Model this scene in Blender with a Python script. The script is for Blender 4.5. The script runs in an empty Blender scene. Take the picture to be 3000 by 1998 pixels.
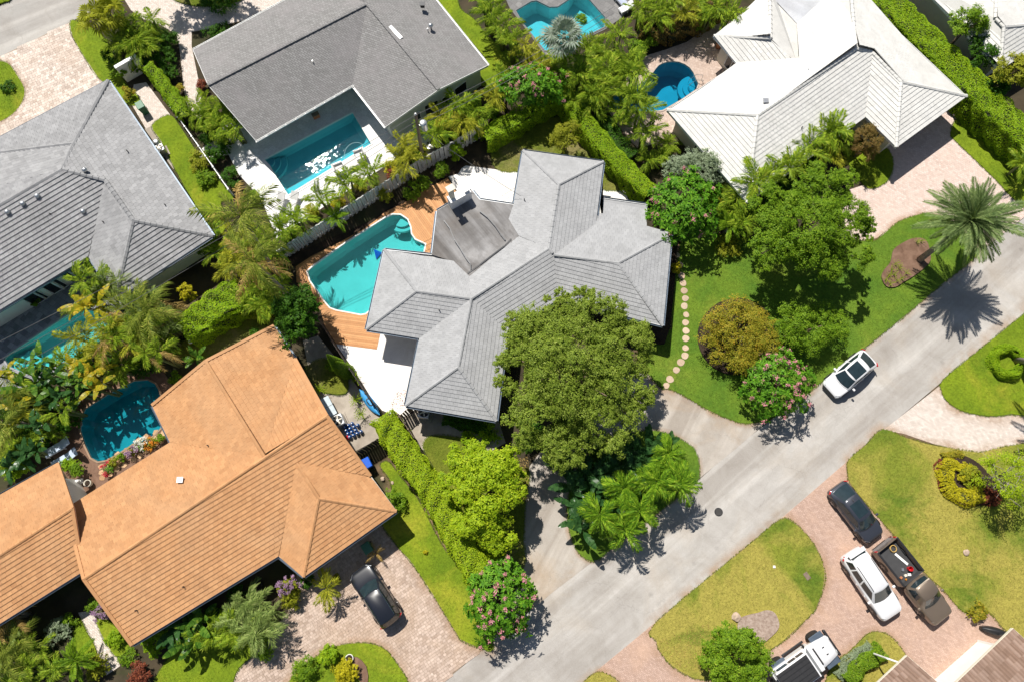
import bpy, bmesh, math, random
import numpy as np
from mathutils import Vector, Matrix, Euler
from mathutils.geometry import tessellate_polygon
R = math.radians
random.seed(7); rng = np.random.default_rng(7)
scene = bpy.context.scene
C = scene.collection
# ---------------- camera, sky, sun, exposure ----------------
CAMH = 50.0; TILT = R(15.0); FPX = 2000.0
cam = bpy.data.cameras.new('camera'); camo = bpy.data.objects.new('camera', cam); C.objects.link(camo)
camo.location = (0, 0, CAMH); camo.rotation_euler = (TILT, 0, 0)
cam.sensor_width = 36; cam.lens = 24; cam.clip_end = 1000; cam.clip_start = 0.5
scene.camera = camo
SUNV = Vector((-0.33, 0.60, 1.0)).normalized()      # towards the sun
SELEV = math.asin(SUNV.z)
world = bpy.data.worlds.new('World'); scene.world = world; world.use_nodes = True
wn = world.node_tree.nodes; wl = world.node_tree.links
bg = wn['Background']; sky = wn.new('ShaderNodeTexSky'); sky.sky_type = 'NISHITA'; sky.sun_disc = False
sky.sun_elevation = SELEV; sky.sun_rotation = math.atan2(SUNV.x, SUNV.y)
wl.new(sky.outputs[0], bg.inputs[0]); bg.inputs[1].default_value = 0.056
sun = bpy.data.lights.new('sun', 'SUN'); sun.energy = 5.0; sun.angle = R(0.53); sun.color = (1.0, 0.955, 0.88)
suno = bpy.data.objects.new('sun', sun); C.objects.link(suno); suno.location = (-20, 36, 60)
suno.rotation_euler = (-SUNV).to_track_quat('-Z', 'Y').to_euler()
vs = scene.view_settings; vs.view_transform = 'Standard'; vs.look = 'None'; vs.exposure = 0.34; vs.gamma = 1.0
vs.use_curve_mapping = False
# ---------------- photo pixel -> place ----------------
ORG = {'A0': (0, 0), 'A1': (700, 0), 'A2': (1400, 0), 'A3': (2200, 0), 'B0': (0, 600), 'B1': (700, 600), 'B2': (1400, 600),
       'B3': (2200, 600), 'C0': (0, 1298), 'C1': (700, 1298), 'C2': (1400, 1298), 'C3': (2200, 1298)}
def S(k, *pts):                      # points read off an enlarged view of the photograph -> photograph pixels
    ox, oy = ORG[k]; return [(ox + x / 2.24, oy + y / 2.24) for x, y in pts]
def P(px, py, z=0.0):                # direction of a pixel met with the height z
    dx, dy, dz = px - 1500.0, 999.0 - py, -FPX
    y = dy * math.cos(TILT) - dz * math.sin(TILT); zz = dy * math.sin(TILT) + dz * math.cos(TILT)
    s = (z - CAMH) / zz
    return Vector((dx * s, y * s, z))
# ---------------- object helpers ----------------
def link(name, me, parent=None, mat=None, kind=None):
    o = bpy.data.objects.new(name, me); C.objects.link(o)
    if parent is not None: o.parent = parent
    if mat is not None and me is not None and not me.materials: me.materials.append(mat)
    if kind: o['kind'] = kind
    return o
def tag(o, label, cat, group=None):
    o['label'] = label; o['category'] = cat
    if group: o['group'] = group
    return o
def empty(name, loc, label, cat, group=None, rz=0):
    o = bpy.data.objects.new(name, None); C.objects.link(o); o.location = loc; o.rotation_euler = (0, 0, rz)
    o.empty_display_size = 0.3
    return tag(o, label, cat, group)
def mesh(name, verts, faces, mat=None, smooth=False):
    me = bpy.data.meshes.new(name); me.from_pydata([tuple(v) for v in verts], [], faces)
    if mat: me.materials.append(mat)
    if smooth: me.polygons.foreach_set('use_smooth', [True] * len(me.polygons))
    me.update(); return me
class MB:
    def __init__(s): s.v = []; s.f = []
    def add(s, vs, fs):
        n = len(s.v); s.v += [Vector(v) for v in vs]; s.f += [[i + n for i in f] for f in fs]; return s
    def box(s, c, d, M=None):
        x, y, z = d[0] / 2, d[1] / 2, d[2] / 2
        vs = [Vector((c[0] + a * x, c[1] + b * y, c[2] + e * z)) for e in (-1, 1) for a, b in ((-1, -1), (1, -1), (1, 1), (-1, 1))]
        if M is not None: vs = [M @ v for v in vs]
        return s.add(vs, [[3, 2, 1, 0], [4, 5, 6, 7], [0, 1, 5, 4], [1, 2, 6, 5], [2, 3, 7, 6], [3, 0, 4, 7]])
    def bar(s, a, b, w, h, up=Vector((0, 0, 1))):       # rectangular bar from a to b, centred
        a, b = Vector(a), Vector(b); d = b - a; L = d.length
        if L < 1e-6: return s
        x = d / L; y = up.cross(x)
        if y.length < 1e-4: y = Vector((0, 1, 0)).cross(x)
        y.normalize(); z = x.cross(y)
        vs = [p + y * (j * w / 2) + z * (k * h / 2) for p in (a, b) for j, k in ((-1, -1), (1, -1), (1, 1), (-1, 1))]
        return s.add(vs, [[0, 1, 2, 3], [7, 6, 5, 4], [0, 4, 5, 1], [1, 5, 6, 2], [2, 6, 7, 3], [3, 7, 4, 0]])
    def tube(s, pts, rad, n=8, cap=True):
        pts = [Vector(p) for p in pts]; N = len(pts)
        if not hasattr(rad, '__len__'): rad = [rad] * N
        rings = []
        for i, p in enumerate(pts):
            d = (pts[min(i + 1, N - 1)] - pts[max(i - 1, 0)]).normalized()
            a = d.cross(Vector((0.31, 0.17, 0.94))); a = a if a.length > 0.05 else d.cross(Vector((1, 0, 0))); a.normalize(); b = d.cross(a)
            rings.append([p + (a * math.cos(2 * math.pi * k / n) + b * math.sin(2 * math.pi * k / n)) * rad[i] for k in range(n)])
        vs = [v for r in rings for v in r]; fs = []
        for i in range(N - 1):
            for k in range(n): fs.append([i * n + k, i * n + (k + 1) % n, (i + 1) * n + (k + 1) % n, (i + 1) * n + k])
        if cap: fs += [list(range(n))[::-1], [(N - 1) * n + k for k in range(n)]]
        return s.add(vs, fs)
    def lathe(s, prof, n=16, c=(0, 0, 0)):              # profile of (r, z)
        vs = [(c[0] + r * math.cos(2 * math.pi * k / n), c[1] + r * math.sin(2 * math.pi * k / n), c[2] + z) for r, z in prof for k in range(n)]
        fs = []
        for i in range(len(prof) - 1):
            for k in range(n): fs.append([i * n + k, i * n + (k + 1) % n, (i + 1) * n + (k + 1) % n, (i + 1) * n + k])
        fs += [list(range(n))[::-1], [(len(prof) - 1) * n + k for k in range(n)]]
        return s.add(vs, fs)
    def me(s, name, mat, smooth=False): return mesh(name, s.v, s.f, mat, smooth)
    def obj(s, name, mat, parent=None, smooth=False, kind=None): return link(name, s.me(name, mat, smooth), parent, None, kind)
def smooth_poly(pts, k=4, closed=True):
    n = len(pts); out = []
    for i in range(n if closed else n - 1):
        p0, p1, p2, p3 = [Vector(pts[j % n] if closed else pts[max(0, min(n - 1, j))]) for j in (i - 1, i, i + 1, i + 2)]
        for q in range(k):
            t = q / k
            out.append(0.5 * ((2 * p1) + (p2 - p0) * t + (2 * p0 - 5 * p1 + 4 * p2 - p3) * t * t + (3 * p1 - p0 - 3 * p2 + p3) * t ** 3))
    if not closed: out.append(Vector(pts[-1]))
    return [(p.x, p.y) for p in out]
def area2(p): return sum(p[i][0] * p[(i + 1) % len(p)][1] - p[(i + 1) % len(p)][0] * p[i][1] for i in range(len(p))) / 2
def inside(p, x, y):
    r = False; n = len(p); j = n - 1
    for i in range(n):
        xi, yi = p[i][0], p[i][1]; xj, yj = p[j][0], p[j][1]
        if (yi > y) != (yj > y) and x < (xj - xi) * (y - yi) / (yj - yi) + xi: r = not r
        j = i
    return r
def ground_pts(px, z=0, sm=0):
    if sm: px = smooth_poly(px, sm)
    w = [P(x, y, z) for x, y in px]; w = [(p.x, p.y) for p in w]
    return w if area2(w) > 0 else w[::-1]
def sheet(name, pts, z, mat, holes=(), skirt=0.06, parent=None):   # flat slab with a thin edge, holes cut out
    loops = [[Vector((x, y, 0)) for x, y in pts]] + [[Vector((x, y, 0)) for x, y in h] for h in holes]
    tris = tessellate_polygon(loops); vs = [Vector((v.x, v.y, z)) for l in loops for v in l]
    fs = []
    for t in tris:
        a, b, c = [vs[i] for i in t]
        fs.append(list(t) if (b - a).cross(c - a).z > 0 else list(t)[::-1])
    n = len(pts); m = len(vs); vs += [Vector((x, y, z - skirt)) for x, y in pts]
    for i in range(n):
        j = (i + 1) % n; fs.append([i, m + i, m + j, j])
    return link(name, mesh(name, vs, fs, mat), parent)
def inset2(poly, d):                                     # 2D mitred inset of a CCW polygon
    n = len(poly); out = []
    for i in range(n):
        p = Vector(poly[i][:2]); a = (p - Vector(poly[i - 1][:2])).normalized(); b = (Vector(poly[(i + 1) % n][:2]) - p).normalized()
        na = Vector((-a.y, a.x)); nb = Vector((-b.y, b.x)); m = na + nb
        if m.length < 0.2: m = na
        m.normalize(); k = d / max(0.45, m.dot(na)); out.append(tuple(p + m * k))
    return out
# ---------------- materials ----------------
def nodes(name):
    m = bpy.data.materials.new(name); m.use_nodes = True; nt = m.node_tree
    return m, nt, nt.nodes['Principled BSDF'], nt.nodes, nt.links
def ramp(n, l, fac, stops):
    r = n.new('ShaderNodeValToRGB'); e = r.color_ramp.elements
    while len(e) < len(stops): e.new(0.5)
    for i, (p, c) in enumerate(stops): e[i].position = p; e[i].color = (*c, 1) if len(c) == 3 else c
    l.new(fac, r.inputs[0]); return r.outputs[0]
def noise(n, l, vec, scale, detail=4, rough=0.55, dist=0):
    t = n.new('ShaderNodeTexNoise'); t.inputs['Scale'].default_value = scale; t.inputs['Detail'].default_value = detail
    t.inputs['Roughness'].default_value = rough; t.inputs['Distortion'].default_value = dist
    if vec is not None: l.new(vec, t.inputs['Vector'])
    return t.outputs['Fac']
def mixc(n, l, fac, a, b, mode='MIX'):
    m = n.new('ShaderNodeMix'); m.data_type = 'RGBA'; m.blend_type = mode
    for sock, val in ((m.inputs[0], fac), (m.inputs[6], a), (m.inputs[7], b)):
        if hasattr(val, 'is_linked'): l.new(val, sock)
        elif hasattr(val, '__len__'): sock.default_value = (*val, 1)
        else: sock.default_value = val
    return m.outputs[2]
def mapping(n, l, vec, rot=0, scale=(1, 1, 1), loc=(0, 0, 0)):
    m = n.new('ShaderNodeMapping'); m.inputs['Rotation'].default_value = (0, 0, rot); m.inputs['Location'].default_value = loc; l.new(vec, m.inputs[0])
    m2 = n.new('ShaderNodeMapping'); m2.inputs['Scale'].default_value = scale; l.new(m.outputs[0], m2.inputs[0]); return m2.outputs[0]
def pos(n): return n.new('ShaderNodeNewGeometry').outputs['Position']
def bump(n, l, h, strength, dist, bs):
    b = n.new('ShaderNodeBump'); b.inputs['Strength'].default_value = strength; b.inputs['Distance'].default_value = dist
    l.new(h, b.inputs['Height']); l.new(b.outputs[0], bs.inputs['Normal']); return b
def mathn(n, l, op, a, b=None, clamp=False):
    m = n.new('ShaderNodeMath'); m.operation = op; m.use_clamp = clamp
    for i, v in enumerate((a, b)):
        if v is None: continue
        if hasattr(v, 'is_linked'): l.new(v, m.inputs[i])
        else: m.inputs[i].default_value = v
    return m.outputs[0]
def plain(name, col, rough=0.6, metal=0, var=0.12, scale=3.0, spec=0.4, bmp=0.0, bscale=30, coat=0):
    m, nt, b, n, l = nodes(name); p = n.new('ShaderNodeTexCoord').outputs['Object']
    f = noise(n, l, p, scale, 5)
    c = ramp(n, l, f, [(0.3, tuple(x * (1 - var) for x in col)), (0.7, tuple(min(1, x * (1 + var)) for x in col))])
    l.new(c, b.inputs['Base Color']); b.inputs['Roughness'].default_value = rough; b.inputs['Metallic'].default_value = metal
    b.inputs['Specular IOR Level'].default_value = spec; b.inputs['Coat Weight'].default_value = coat
    if bmp: bump(n, l, noise(n, l, p, bscale, 4), bmp, 0.02, b)
    return m
def tinted(name, c0, c1, rough=0.75, big=0.35, bigcol=None, bscale=25, bmp=0.25):   # pieces: tint attribute + stains
    m, nt, b, n, l = nodes(name)
    a1 = n.new('ShaderNodeAttribute'); a1.attribute_name = 'tint'
    a2 = n.new('ShaderNodeAttribute'); a2.attribute_name = 'tint'; a2.attribute_type = 'OBJECT'
    t = mathn(n, l, 'ADD', a1.outputs['Fac'], a2.outputs['Fac'])
    c = ramp(n, l, t, [(0.0, c0), (1.0, c1)])
    p = pos(n)
    if bigcol is not None:
        f = noise(n, l, p, 0.35, 6, 0.6, 0.5); f2 = ramp(n, l, f, [(0.42, (0, 0, 0)), (0.72, (big, big, big))])
        c = mixc(n, l, f2, c, bigcol)
    c = mixc(n, l, 1.0, c, ramp(n, l, noise(n, l, p, 0.9, 7, 0.68, 0.8), [(0.32, (0.88,) * 3), (0.6, (1.03,) * 3)]), 'MULTIPLY')
    g = noise(n, l, p, bscale, 3); c = mixc(n, l, 1.0, c, ramp(n, l, g, [(0.3, (0.88,) * 3), (0.7, (1.06,) * 3)]), 'MULTIPLY')
    l.new(c, b.inputs['Base Color']); b.inputs['Roughness'].default_value = rough; b.inputs['Specular IOR Level'].default_value = 0.3
    bump(n, l, g, bmp, 0.015, b)
    return m
def leafmat(name, c0, c1, c2=None, trans=0.42, rough=0.55, spec=0.16):
    m, nt, b, n, l = nodes(name)
    geo = n.new('ShaderNodeNewGeometry'); oi = n.new('ShaderNodeObjectInfo')
    f = mathn(n, l, 'FRACT', mathn(n, l, 'ADD', geo.outputs['Random Per Island'], oi.outputs['Random']))
    big = noise(n, l, geo.outputs['Position'], 0.9, 3)
    f = mathn(n, l, 'ADD', mathn(n, l, 'MULTIPLY', f, 0.65), mathn(n, l, 'MULTIPLY', big, 0.35))
    st = [(0.12, c0), (0.75, c1)] + ([(0.93, c2)] if c2 else [])
    c = ramp(n, l, f, st)
    l.new(c, b.inputs['Base Color']); b.inputs['Roughness'].default_value = rough; b.inputs['Specular IOR Level'].default_value = spec
    tr = n.new('ShaderNodeBsdfTranslucent'); l.new(mixc(n, l, 1.0, c, (1.0, 1.0, 0.55), 'MULTIPLY'), tr.inputs[0])
    mx = n.new('ShaderNodeMixShader'); mx.inputs[0].default_value = trans
    l.new(b.outputs[0], mx.inputs[1]); l.new(tr.outputs[0], mx.inputs[2]); l.new(mx.outputs[0], n['Material Output'].inputs[0])
    return m
def brick(name, c0, c1, mortar, w, h, rot, big=None, rough=0.8, msize=0.012, bmp=0.5, stain=None, stlo=0.5):
    m, nt, b, n, l = nodes(name); p = pos(n); v = mapping(n, l, p, rot)
    t = n.new('ShaderNodeTexBrick'); l.new(v, t.inputs['Vector'])
    t.inputs['Color1'].default_value = (*c0, 1); t.inputs['Color2'].default_value = (*c1, 1); t.inputs['Mortar'].default_value = (*mortar, 1)
    t.inputs['Scale'].default_value = 1; t.inputs['Brick Width'].default_value = w; t.inputs['Row Height'].default_value = h
    t.inputs['Mortar Size'].default_value = msize; t.inputs['Mortar Smooth'].default_value = 0.3; t.inputs['Bias'].default_value = 0
    c = t.outputs['Color']
    f = noise(n, l, p, 0.45, 6, 0.62, 0.4)
    if stain: c = mixc(n, l, ramp(n, l, f, [(stlo, (0, 0, 0)), (stlo + 0.3, (0.75,) * 3)]), c, stain)
    g = noise(n, l, p, 9, 4, 0.65); c = mixc(n, l, 1.0, c, ramp(n, l, g, [(0.25, (0.8,) * 3), (0.75, (1.12,) * 3)]), 'MULTIPLY')
    l.new(c, b.inputs['Base Color']); b.inputs['Roughness'].default_value = rough; b.inputs['Specular IOR Level'].default_value = 0.25
    bump(n, l, mathn(n, l, 'SUBTRACT', mathn(n, l, 'MULTIPLY', g, 0.3), t.outputs['Fac']), bmp, 0.01, b)
    return m
def concrete(name, c0, c1, dark, streakrot=None, sc=0.25, crack=True, rough=0.85, warm=None):
    m, nt, b, n, l = nodes(name); p = pos(n)
    f = noise(n, l, p, sc, 7, 0.6, 0.6); c = ramp(n, l, f, [(0.3, c0), (0.62, c1)])
    if streakrot is not None:
        v = mapping(n, l, p, streakrot, (0.03, 0.55, 1)); s = noise(n, l, v, 1.0, 5, 0.6)
        c = mixc(n, l, ramp(n, l, s, [(0.44, (0, 0, 0)), (0.60, (0.62,) * 3)]), c, dark)
        v2 = mapping(n, l, p, streakrot, (0.04, 0.8, 1), (5, 3, 0)); s2 = noise(n, l, v2, 1.0, 5, 0.6)
        c = mixc(n, l, ramp(n, l, s2, [(0.52, (0, 0, 0)), (0.66, (0.4,) * 3)]), c, tuple(min(1, x * 1.25) for x in c1))
    if warm: c = mixc(n, l, ramp(n, l, noise(n, l, p, 0.16, 5, 0.6, 0.8), [(0.5, (0, 0, 0)), (0.7, (0.6,) * 3)]), c, warm)
    if crack:
        vo = n.new('ShaderNodeTexVoronoi'); vo.feature = 'DISTANCE_TO_EDGE'; vo.inputs['Scale'].default_value = 0.22
        wv = n.new('ShaderNodeVectorMath'); wv.operation = 'ADD'; l.new(p, wv.inputs[0])
        nn = n.new('ShaderNodeTexNoise'); nn.inputs['Scale'].default_value = 0.9; nn.inputs['Detail'].default_value = 6; l.new(p, nn.inputs['Vector'])
        l.new(nn.outputs['Color'], wv.inputs[1]); l.new(wv.outputs[0], vo.inputs['Vector'])
        c = mixc(n, l, ramp(n, l, vo.outputs['Distance'], [(0.0, (0.22,) * 3), (0.004, (0, 0, 0))]), c, tuple(x * 0.4 for x in c0))
    c = mixc(n, l, 1.0, c, ramp(n, l, noise(n, l, p, 0.55, 8, 0.7, 1.0), [(0.3, (0.88, 0.865, 0.845)), (0.6, (1.06,) * 3)]), 'MULTIPLY')
    if crack:
        sp = n.new('ShaderNodeTexVoronoi'); sp.inputs['Scale'].default_value = 0.45; l.new(p, sp.inputs['Vector'])
        c = mixc(n, l, mathn(n, l, 'MULTIPLY', ramp(n, l, sp.outputs['Distance'], [(0.03, (0.55,) * 3), (0.10, (0, 0, 0))]), noise(n, l, p, 5, 4)), c, tuple(x * 0.35 for x in c0))
    g = noise(n, l, p, 22, 5, 0.7); c = mixc(n, l, 1.0, c, ramp(n, l, g, [(0.25, (0.84,) * 3), (0.75, (1.1,) * 3)]), 'MULTIPLY')
    l.new(c, b.inputs['Base Color']); b.inputs['Roughness'].default_value = rough; b.inputs['Specular IOR Level'].default_value = 0.2
    bump(n, l, g, 0.3, 0.01, b)
    return m
def grassmat(name, a, b_, dry, drylo=0.52):
    m, nt, b, n, l = nodes(name); p = pos(n)
    f = noise(n, l, p, 0.35, 6, 0.6, 0.5); c = ramp(n, l, f, [(0.32, a), (0.62, b_)])
    d = noise(n, l, mapping(n, l, p, 0.7, (1, 1, 1), (13, 5, 0)), 0.22, 5, 0.62, 0.6)
    c = mixc(n, l, ramp(n, l, d, [(drylo, (0, 0, 0)), (drylo + 0.16, (0.85,) * 3)]), c, dry)
    h = noise(n, l, p, 6, 6, 0.7); c = mixc(n, l, 1.0, c, ramp(n, l, h, [(0.28, (0.62,) * 3), (0.72, (1.25,) * 3)]), 'MULTIPLY')
    l.new(c, b.inputs['Base Color']); b.inputs['Roughness'].default_value = 0.9; b.inputs['Specular IOR Level'].default_value = 0.1
    bump(n, l, noise(n, l, p, 14, 5, 0.7), 0.9, 0.06, b)
    return m
def watermat(name, tint, wave=2.2, ws=0.35):
    m, nt, b, n, l = nodes(name); n.remove(b)
    p = pos(n); bu = n.new('ShaderNodeBump'); bu.inputs['Strength'].default_value = ws; bu.inputs['Distance'].default_value = 0.1
    l.new(noise(n, l, p, wave, 1.2, 0.5, 0.6), bu.inputs['Height'])
    tr = n.new('ShaderNodeBsdfTransparent'); tr.inputs[0].default_value = (*tint, 1)
    gl = n.new('ShaderNodeBsdfGlossy'); gl.inputs['Roughness'].default_value = 0.02; l.new(bu.outputs[0], gl.inputs['Normal'])
    fr = n.new('ShaderNodeFresnel'); fr.inputs[0].default_value = 1.33; l.new(bu.outputs[0], fr.inputs['Normal'])
    mx = n.new('ShaderNodeMixShader'); l.new(fr.outputs[0], mx.inputs[0]); l.new(tr.outputs[0], mx.inputs[1]); l.new(gl.outputs[0], mx.inputs[2])
    l.new(mx.outputs[0], n['Material Output'].inputs[0]); return m
ROADROT = R(-39)
m_ground = concrete('soil', (0.030, 0.026, 0.016), (0.075, 0.058, 0.036), (0.03, 0.03, 0.02), None, 0.5, False, 0.95, (0.035, 0.055, 0.012))
m_mulch = concrete('mulch', (0.022, 0.015, 0.011), (0.05, 0.034, 0.024), (0.02, 0.015, 0.012), None, 2.0, False, 0.95)
m_mulchred = concrete('mulch_brown', (0.13, 0.075, 0.05), (0.22, 0.135, 0.095), (0.1, 0.06, 0.04), None, 1.6, False, 0.95)
m_gravel = concrete('pebbles', (0.22, 0.155, 0.12), (0.38, 0.30, 0.25), (0.2, 0.15, 0.12), None, 5.0, False, 0.95)
m_road = concrete('asphalt_road', (0.335, 0.312, 0.288), (0.47, 0.448, 0.42), (0.29, 0.262, 0.235), ROADROT, 0.16, True, 0.9, (0.38, 0.325, 0.265))
m_road2 = concrete('asphalt_road_far', (0.34, 0.33, 0.31), (0.42, 0.40, 0.37), (0.30, 0.28, 0.26), R(-28), 0.16, True)
m_drive = concrete('driveway_concrete', (0.34, 0.305, 0.27), (0.45, 0.41, 0.365), (0.28, 0.24, 0.205), R(-60), 0.2, True, 0.85, (0.36, 0.24, 0.13))
m_slab = concrete('grey_slab', (0.26, 0.22, 0.18), (0.42, 0.37, 0.31), (0.2, 0.18, 0.15), None, 0.7, True)
m_white = concrete('white_patio', (0.72, 0.69, 0.66), (0.80, 0.78, 0.75), (0.6, 0.58, 0.55), None, 0.3, False, 0.7)
m_trav = brick('travertine', (0.70, 0.69, 0.67), (0.80, 0.79, 0.78), (0.58, 0.57, 0.55), 0.6, 0.4, R(28), None, 0.6, 0.006, 0.15, (0.6, 0.6, 0.61), 0.5)
m_lawn = grassmat('lawn_bright', (0.115, 0.185, 0.012), (0.20, 0.27, 0.016), (0.32, 0.32, 0.03), 0.52)
m_lawnfront = grassmat('lawn_front', (0.080, 0.165, 0.018), (0.135, 0.215, 0.022), (0.21, 0.25, 0.035), 0.56)
m_lawndry = grassmat('lawn_dry', (0.10, 0.16, 0.018), (0.215, 0.24, 0.032), (0.37, 0.31, 0.07), 0.40)
m_lawnshade = grassmat('lawn_thin', (0.09, 0.13, 0.012), (0.17, 0.19, 0.025), (0.24, 0.20, 0.09), 0.5)
m_pav_a = tinted('pavers_pale', (0.44, 0.35, 0.29), (0.74, 0.65, 0.57), 0.8, 0.5, (0.50, 0.38, 0.29), 8)
m_pav_b = tinted('pavers_tan', (0.37, 0.275, 0.215), (0.60, 0.475, 0.395), 0.8, 0.6, (0.46, 0.33, 0.235), 8)
m_pavbase = plain('paver_sand', (0.28, 0.21, 0.15), 0.95, 0, 0.2, 4)
m_pav_c = brick('pavers_pink', (0.55, 0.42, 0.36), (0.70, 0.58, 0.52), (0.42, 0.32, 0.27), 0.22, 0.16, R(38), None, 0.85, 0.012, 0.4, (0.62, 0.50, 0.43), 0.4)
m_pav_d = brick('pavers_cream', (0.56, 0.48, 0.42), (0.72, 0.64, 0.58), (0.42, 0.36, 0.31), 0.22, 0.12, R(35), None, 0.85, 0.012, 0.4, (0.60, 0.40, 0.25), 0.62)
m_pav_e = brick('pavers_brick', (0.42, 0.285, 0.225), (0.53, 0.375, 0.305), (0.34, 0.235, 0.18), 0.20, 0.10, R(33), None, 0.85, 0.010, 0.5, (0.54, 0.36, 0.26), 0.45)
m_pav_f = brick('pavers_bluegrey', (0.16, 0.16, 0.17), (0.34, 0.34, 0.36), (0.2, 0.2, 0.21), 0.42, 0.42, R(32), None, 0.8, 0.015, 0.4, (0.26, 0.27, 0.3), 0.5)
m_pav_g = brick('pavers_dark', (0.15, 0.145, 0.145), (0.24, 0.235, 0.23), (0.12, 0.12, 0.12), 0.5, 0.5, R(36), None, 0.7, 0.01, 0.2)
m_pav_h = brick('pavers_poolside', (0.42, 0.32, 0.27), (0.58, 0.47, 0.41), (0.36, 0.27, 0.22), 0.25, 0.25, R(20), None, 0.85, 0.012, 0.4, (0.5, 0.38, 0.31), 0.4)
m_flag = tinted('flagstone', (0.42, 0.25, 0.13), (0.66, 0.45, 0.27), 0.8, 0.5, (0.4, 0.24, 0.13), 8)
m_deck = tinted('deck_wood', (0.47, 0.215, 0.075), (0.62, 0.32, 0.13), 0.6, 0.4, (0.42, 0.19, 0.07), 14)
m_coping = plain('coping', (0.72, 0.70, 0.67), 0.6)
m_wallw = plain('wall_white', (0.78, 0.77, 0.73), 0.8, 0, 0.05, 1.2, 0.3, 0.1)
m_wallc = plain('wall_cream', (0.66, 0.62, 0.52), 0.8, 0, 0.06, 1.2, 0.3, 0.1)
m_wallg = plain('wall_pale_green', (0.58, 0.63, 0.56), 0.8, 0, 0.06, 1.2)
m_dark = plain('dark_metal', (0.02, 0.022, 0.026), 0.4, 0.3)
m_gutter = plain('gutter_blue_grey', (0.10, 0.13, 0.17), 0.35, 0.3)
m_gutterw = plain('gutter_white', (0.78, 0.78, 0.76), 0.4)
m_soffit = plain('soffit', (0.55, 0.54, 0.51), 0.8)
m_metal = plain('galvanised', (0.55, 0.56, 0.57), 0.35, 0.8)
m_plw = plain('white_paint', (0.80, 0.80, 0.79), 0.45)
m_glassd = plain('window_glass', (0.015, 0.02, 0.024), 0.05, 0, 0.2, 1, 0.6)
m_wood = plain('weathered_wood', (0.20, 0.15, 0.11), 0.85, 0, 0.25, 6)
m_fencew = plain('fence_grey_white', (0.50, 0.50, 0.49), 0.7, 0, 0.15, 4)
m_bark = plain('bark', (0.17, 0.125, 0.085), 0.9, 0, 0.3, 8, 0.2, 0.6, 20)
m_barkg = plain('palm_trunk', (0.30, 0.26, 0.22), 0.9, 0, 0.3, 8, 0.2, 0.5, 15)
m_stem = plain('green_stem', (0.13, 0.15, 0.05), 0.8, 0, 0.3, 6)
m_wire = plain('wire', (0.12, 0.12, 0.12), 0.5)
m_twig = plain('twigs', (0.030, 0.038, 0.014), 0.9, 0, 0.4, 6)
m_red = plain('red_plastic', (0.55, 0.012, 0.018), 0.4); m_blue = plain('blue_plastic', (0.012, 0.10, 0.55), 0.35)
m_terra = plain('terracotta', (0.42, 0.17, 0.08), 0.8)
m_t_left = tinted('tiles_left', (0.235, 0.235, 0.24), (0.355, 0.355, 0.36), 0.7, 0.4, (0.235, 0.235, 0.235))
m_t_main = tinted('tiles_main', (0.315, 0.318, 0.323), (0.40, 0.403, 0.408), 0.7, 0.4, (0.31, 0.31, 0.31))
m_t_white = tinted('tiles_white', (0.60, 0.59, 0.56), (0.68, 0.67, 0.64), 0.6, 0.3, (0.61, 0.595, 0.55))
m_t_oran = tinted('tiles_orange', (0.44, 0.218, 0.094), (0.575, 0.308, 0.140), 0.8, 0.5, (0.49, 0.292, 0.155))
m_t_brown = tinted('tiles_brown', (0.22, 0.14, 0.10), (0.33, 0.23, 0.18), 0.75, 0.3, (0.2, 0.14, 0.11))
m_shing = brick('shingles', (0.215, 0.21, 0.205), (0.285, 0.28, 0.275), (0.15, 0.147, 0.143), 0.34, 0.155, R(28.5), None, 0.9, 0.02, 0.6, (0.26, 0.245, 0.245), 0.45)
m_flatroof = concrete('flat_roof', (0.155, 0.148, 0.145), (0.31, 0.305, 0.305), (0.06, 0.053, 0.048), R(53), 0.35, False, 0.8, (0.17, 0.145, 0.125))
m_flatpale = concrete('flat_roof_pale', (0.44, 0.46, 0.49), (0.56, 0.57, 0.59), (0.36, 0.37, 0.4), R(30), 0.35, False, 0.8)
m_plaster = plain('pool_plaster', (0.52, 0.63, 0.61), 0.7, 0, 0.06, 0.8)
m_plasterb = plain('pool_plaster_blue', (0.13, 0.38, 0.44), 0.7, 0, 0.08, 0.8)
m_water1 = watermat('water_turquoise', (0.30, 0.78, 0.88), 4.5, 0.036)
m_water2 = watermat('water_teal', (0.30, 0.77, 0.79), 3.0, 0.03)
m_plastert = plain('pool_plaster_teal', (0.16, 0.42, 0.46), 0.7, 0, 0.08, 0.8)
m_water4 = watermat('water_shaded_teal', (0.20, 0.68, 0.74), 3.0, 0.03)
m_water3 = watermat('water_blue', (0.20, 0.72, 0.88), 3.0, 0.03)
LG = {}
def LM(k, *a, **kw): LG[k] = leafmat('leaf_' + k, *a, **kw)
LM('oak', (.10, .17, .014), (.31, .40, .05), (.52, .56, .16))
LM('green', (0.07, 0.165, 0.008), (0.25, 0.4, 0.02), (0.44, 0.54, 0.05))
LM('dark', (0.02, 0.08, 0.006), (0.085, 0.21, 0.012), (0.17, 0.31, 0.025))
LM('lime', (0.2, 0.34, 0.01), (0.44, 0.56, 0.02), (0.6, 0.62, 0.04))
LM('hedge', (0.15, 0.3, 0.008), (0.36, 0.52, 0.016), (0.52, 0.62, 0.03))
LM('yellow', (0.336, 0.315, 0.013), (0.630, 0.567, 0.021), (0.735, 0.630, 0.053))
LM('olive', (0.18, 0.21, 0.012), (0.4, 0.42, 0.03), (0.56, 0.5, 0.06))
LM('orange', (.17, .22, .015), (.46, .38, .035), (.76, .32, .04))
LM('russet', (0.117, 0.117, 0.026), (0.286, 0.182, 0.052), (0.442, 0.208, 0.078))
LM('red', (0.125, 0.037, 0.025), (0.350, 0.100, 0.050), (0.525, 0.200, 0.075))
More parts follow.
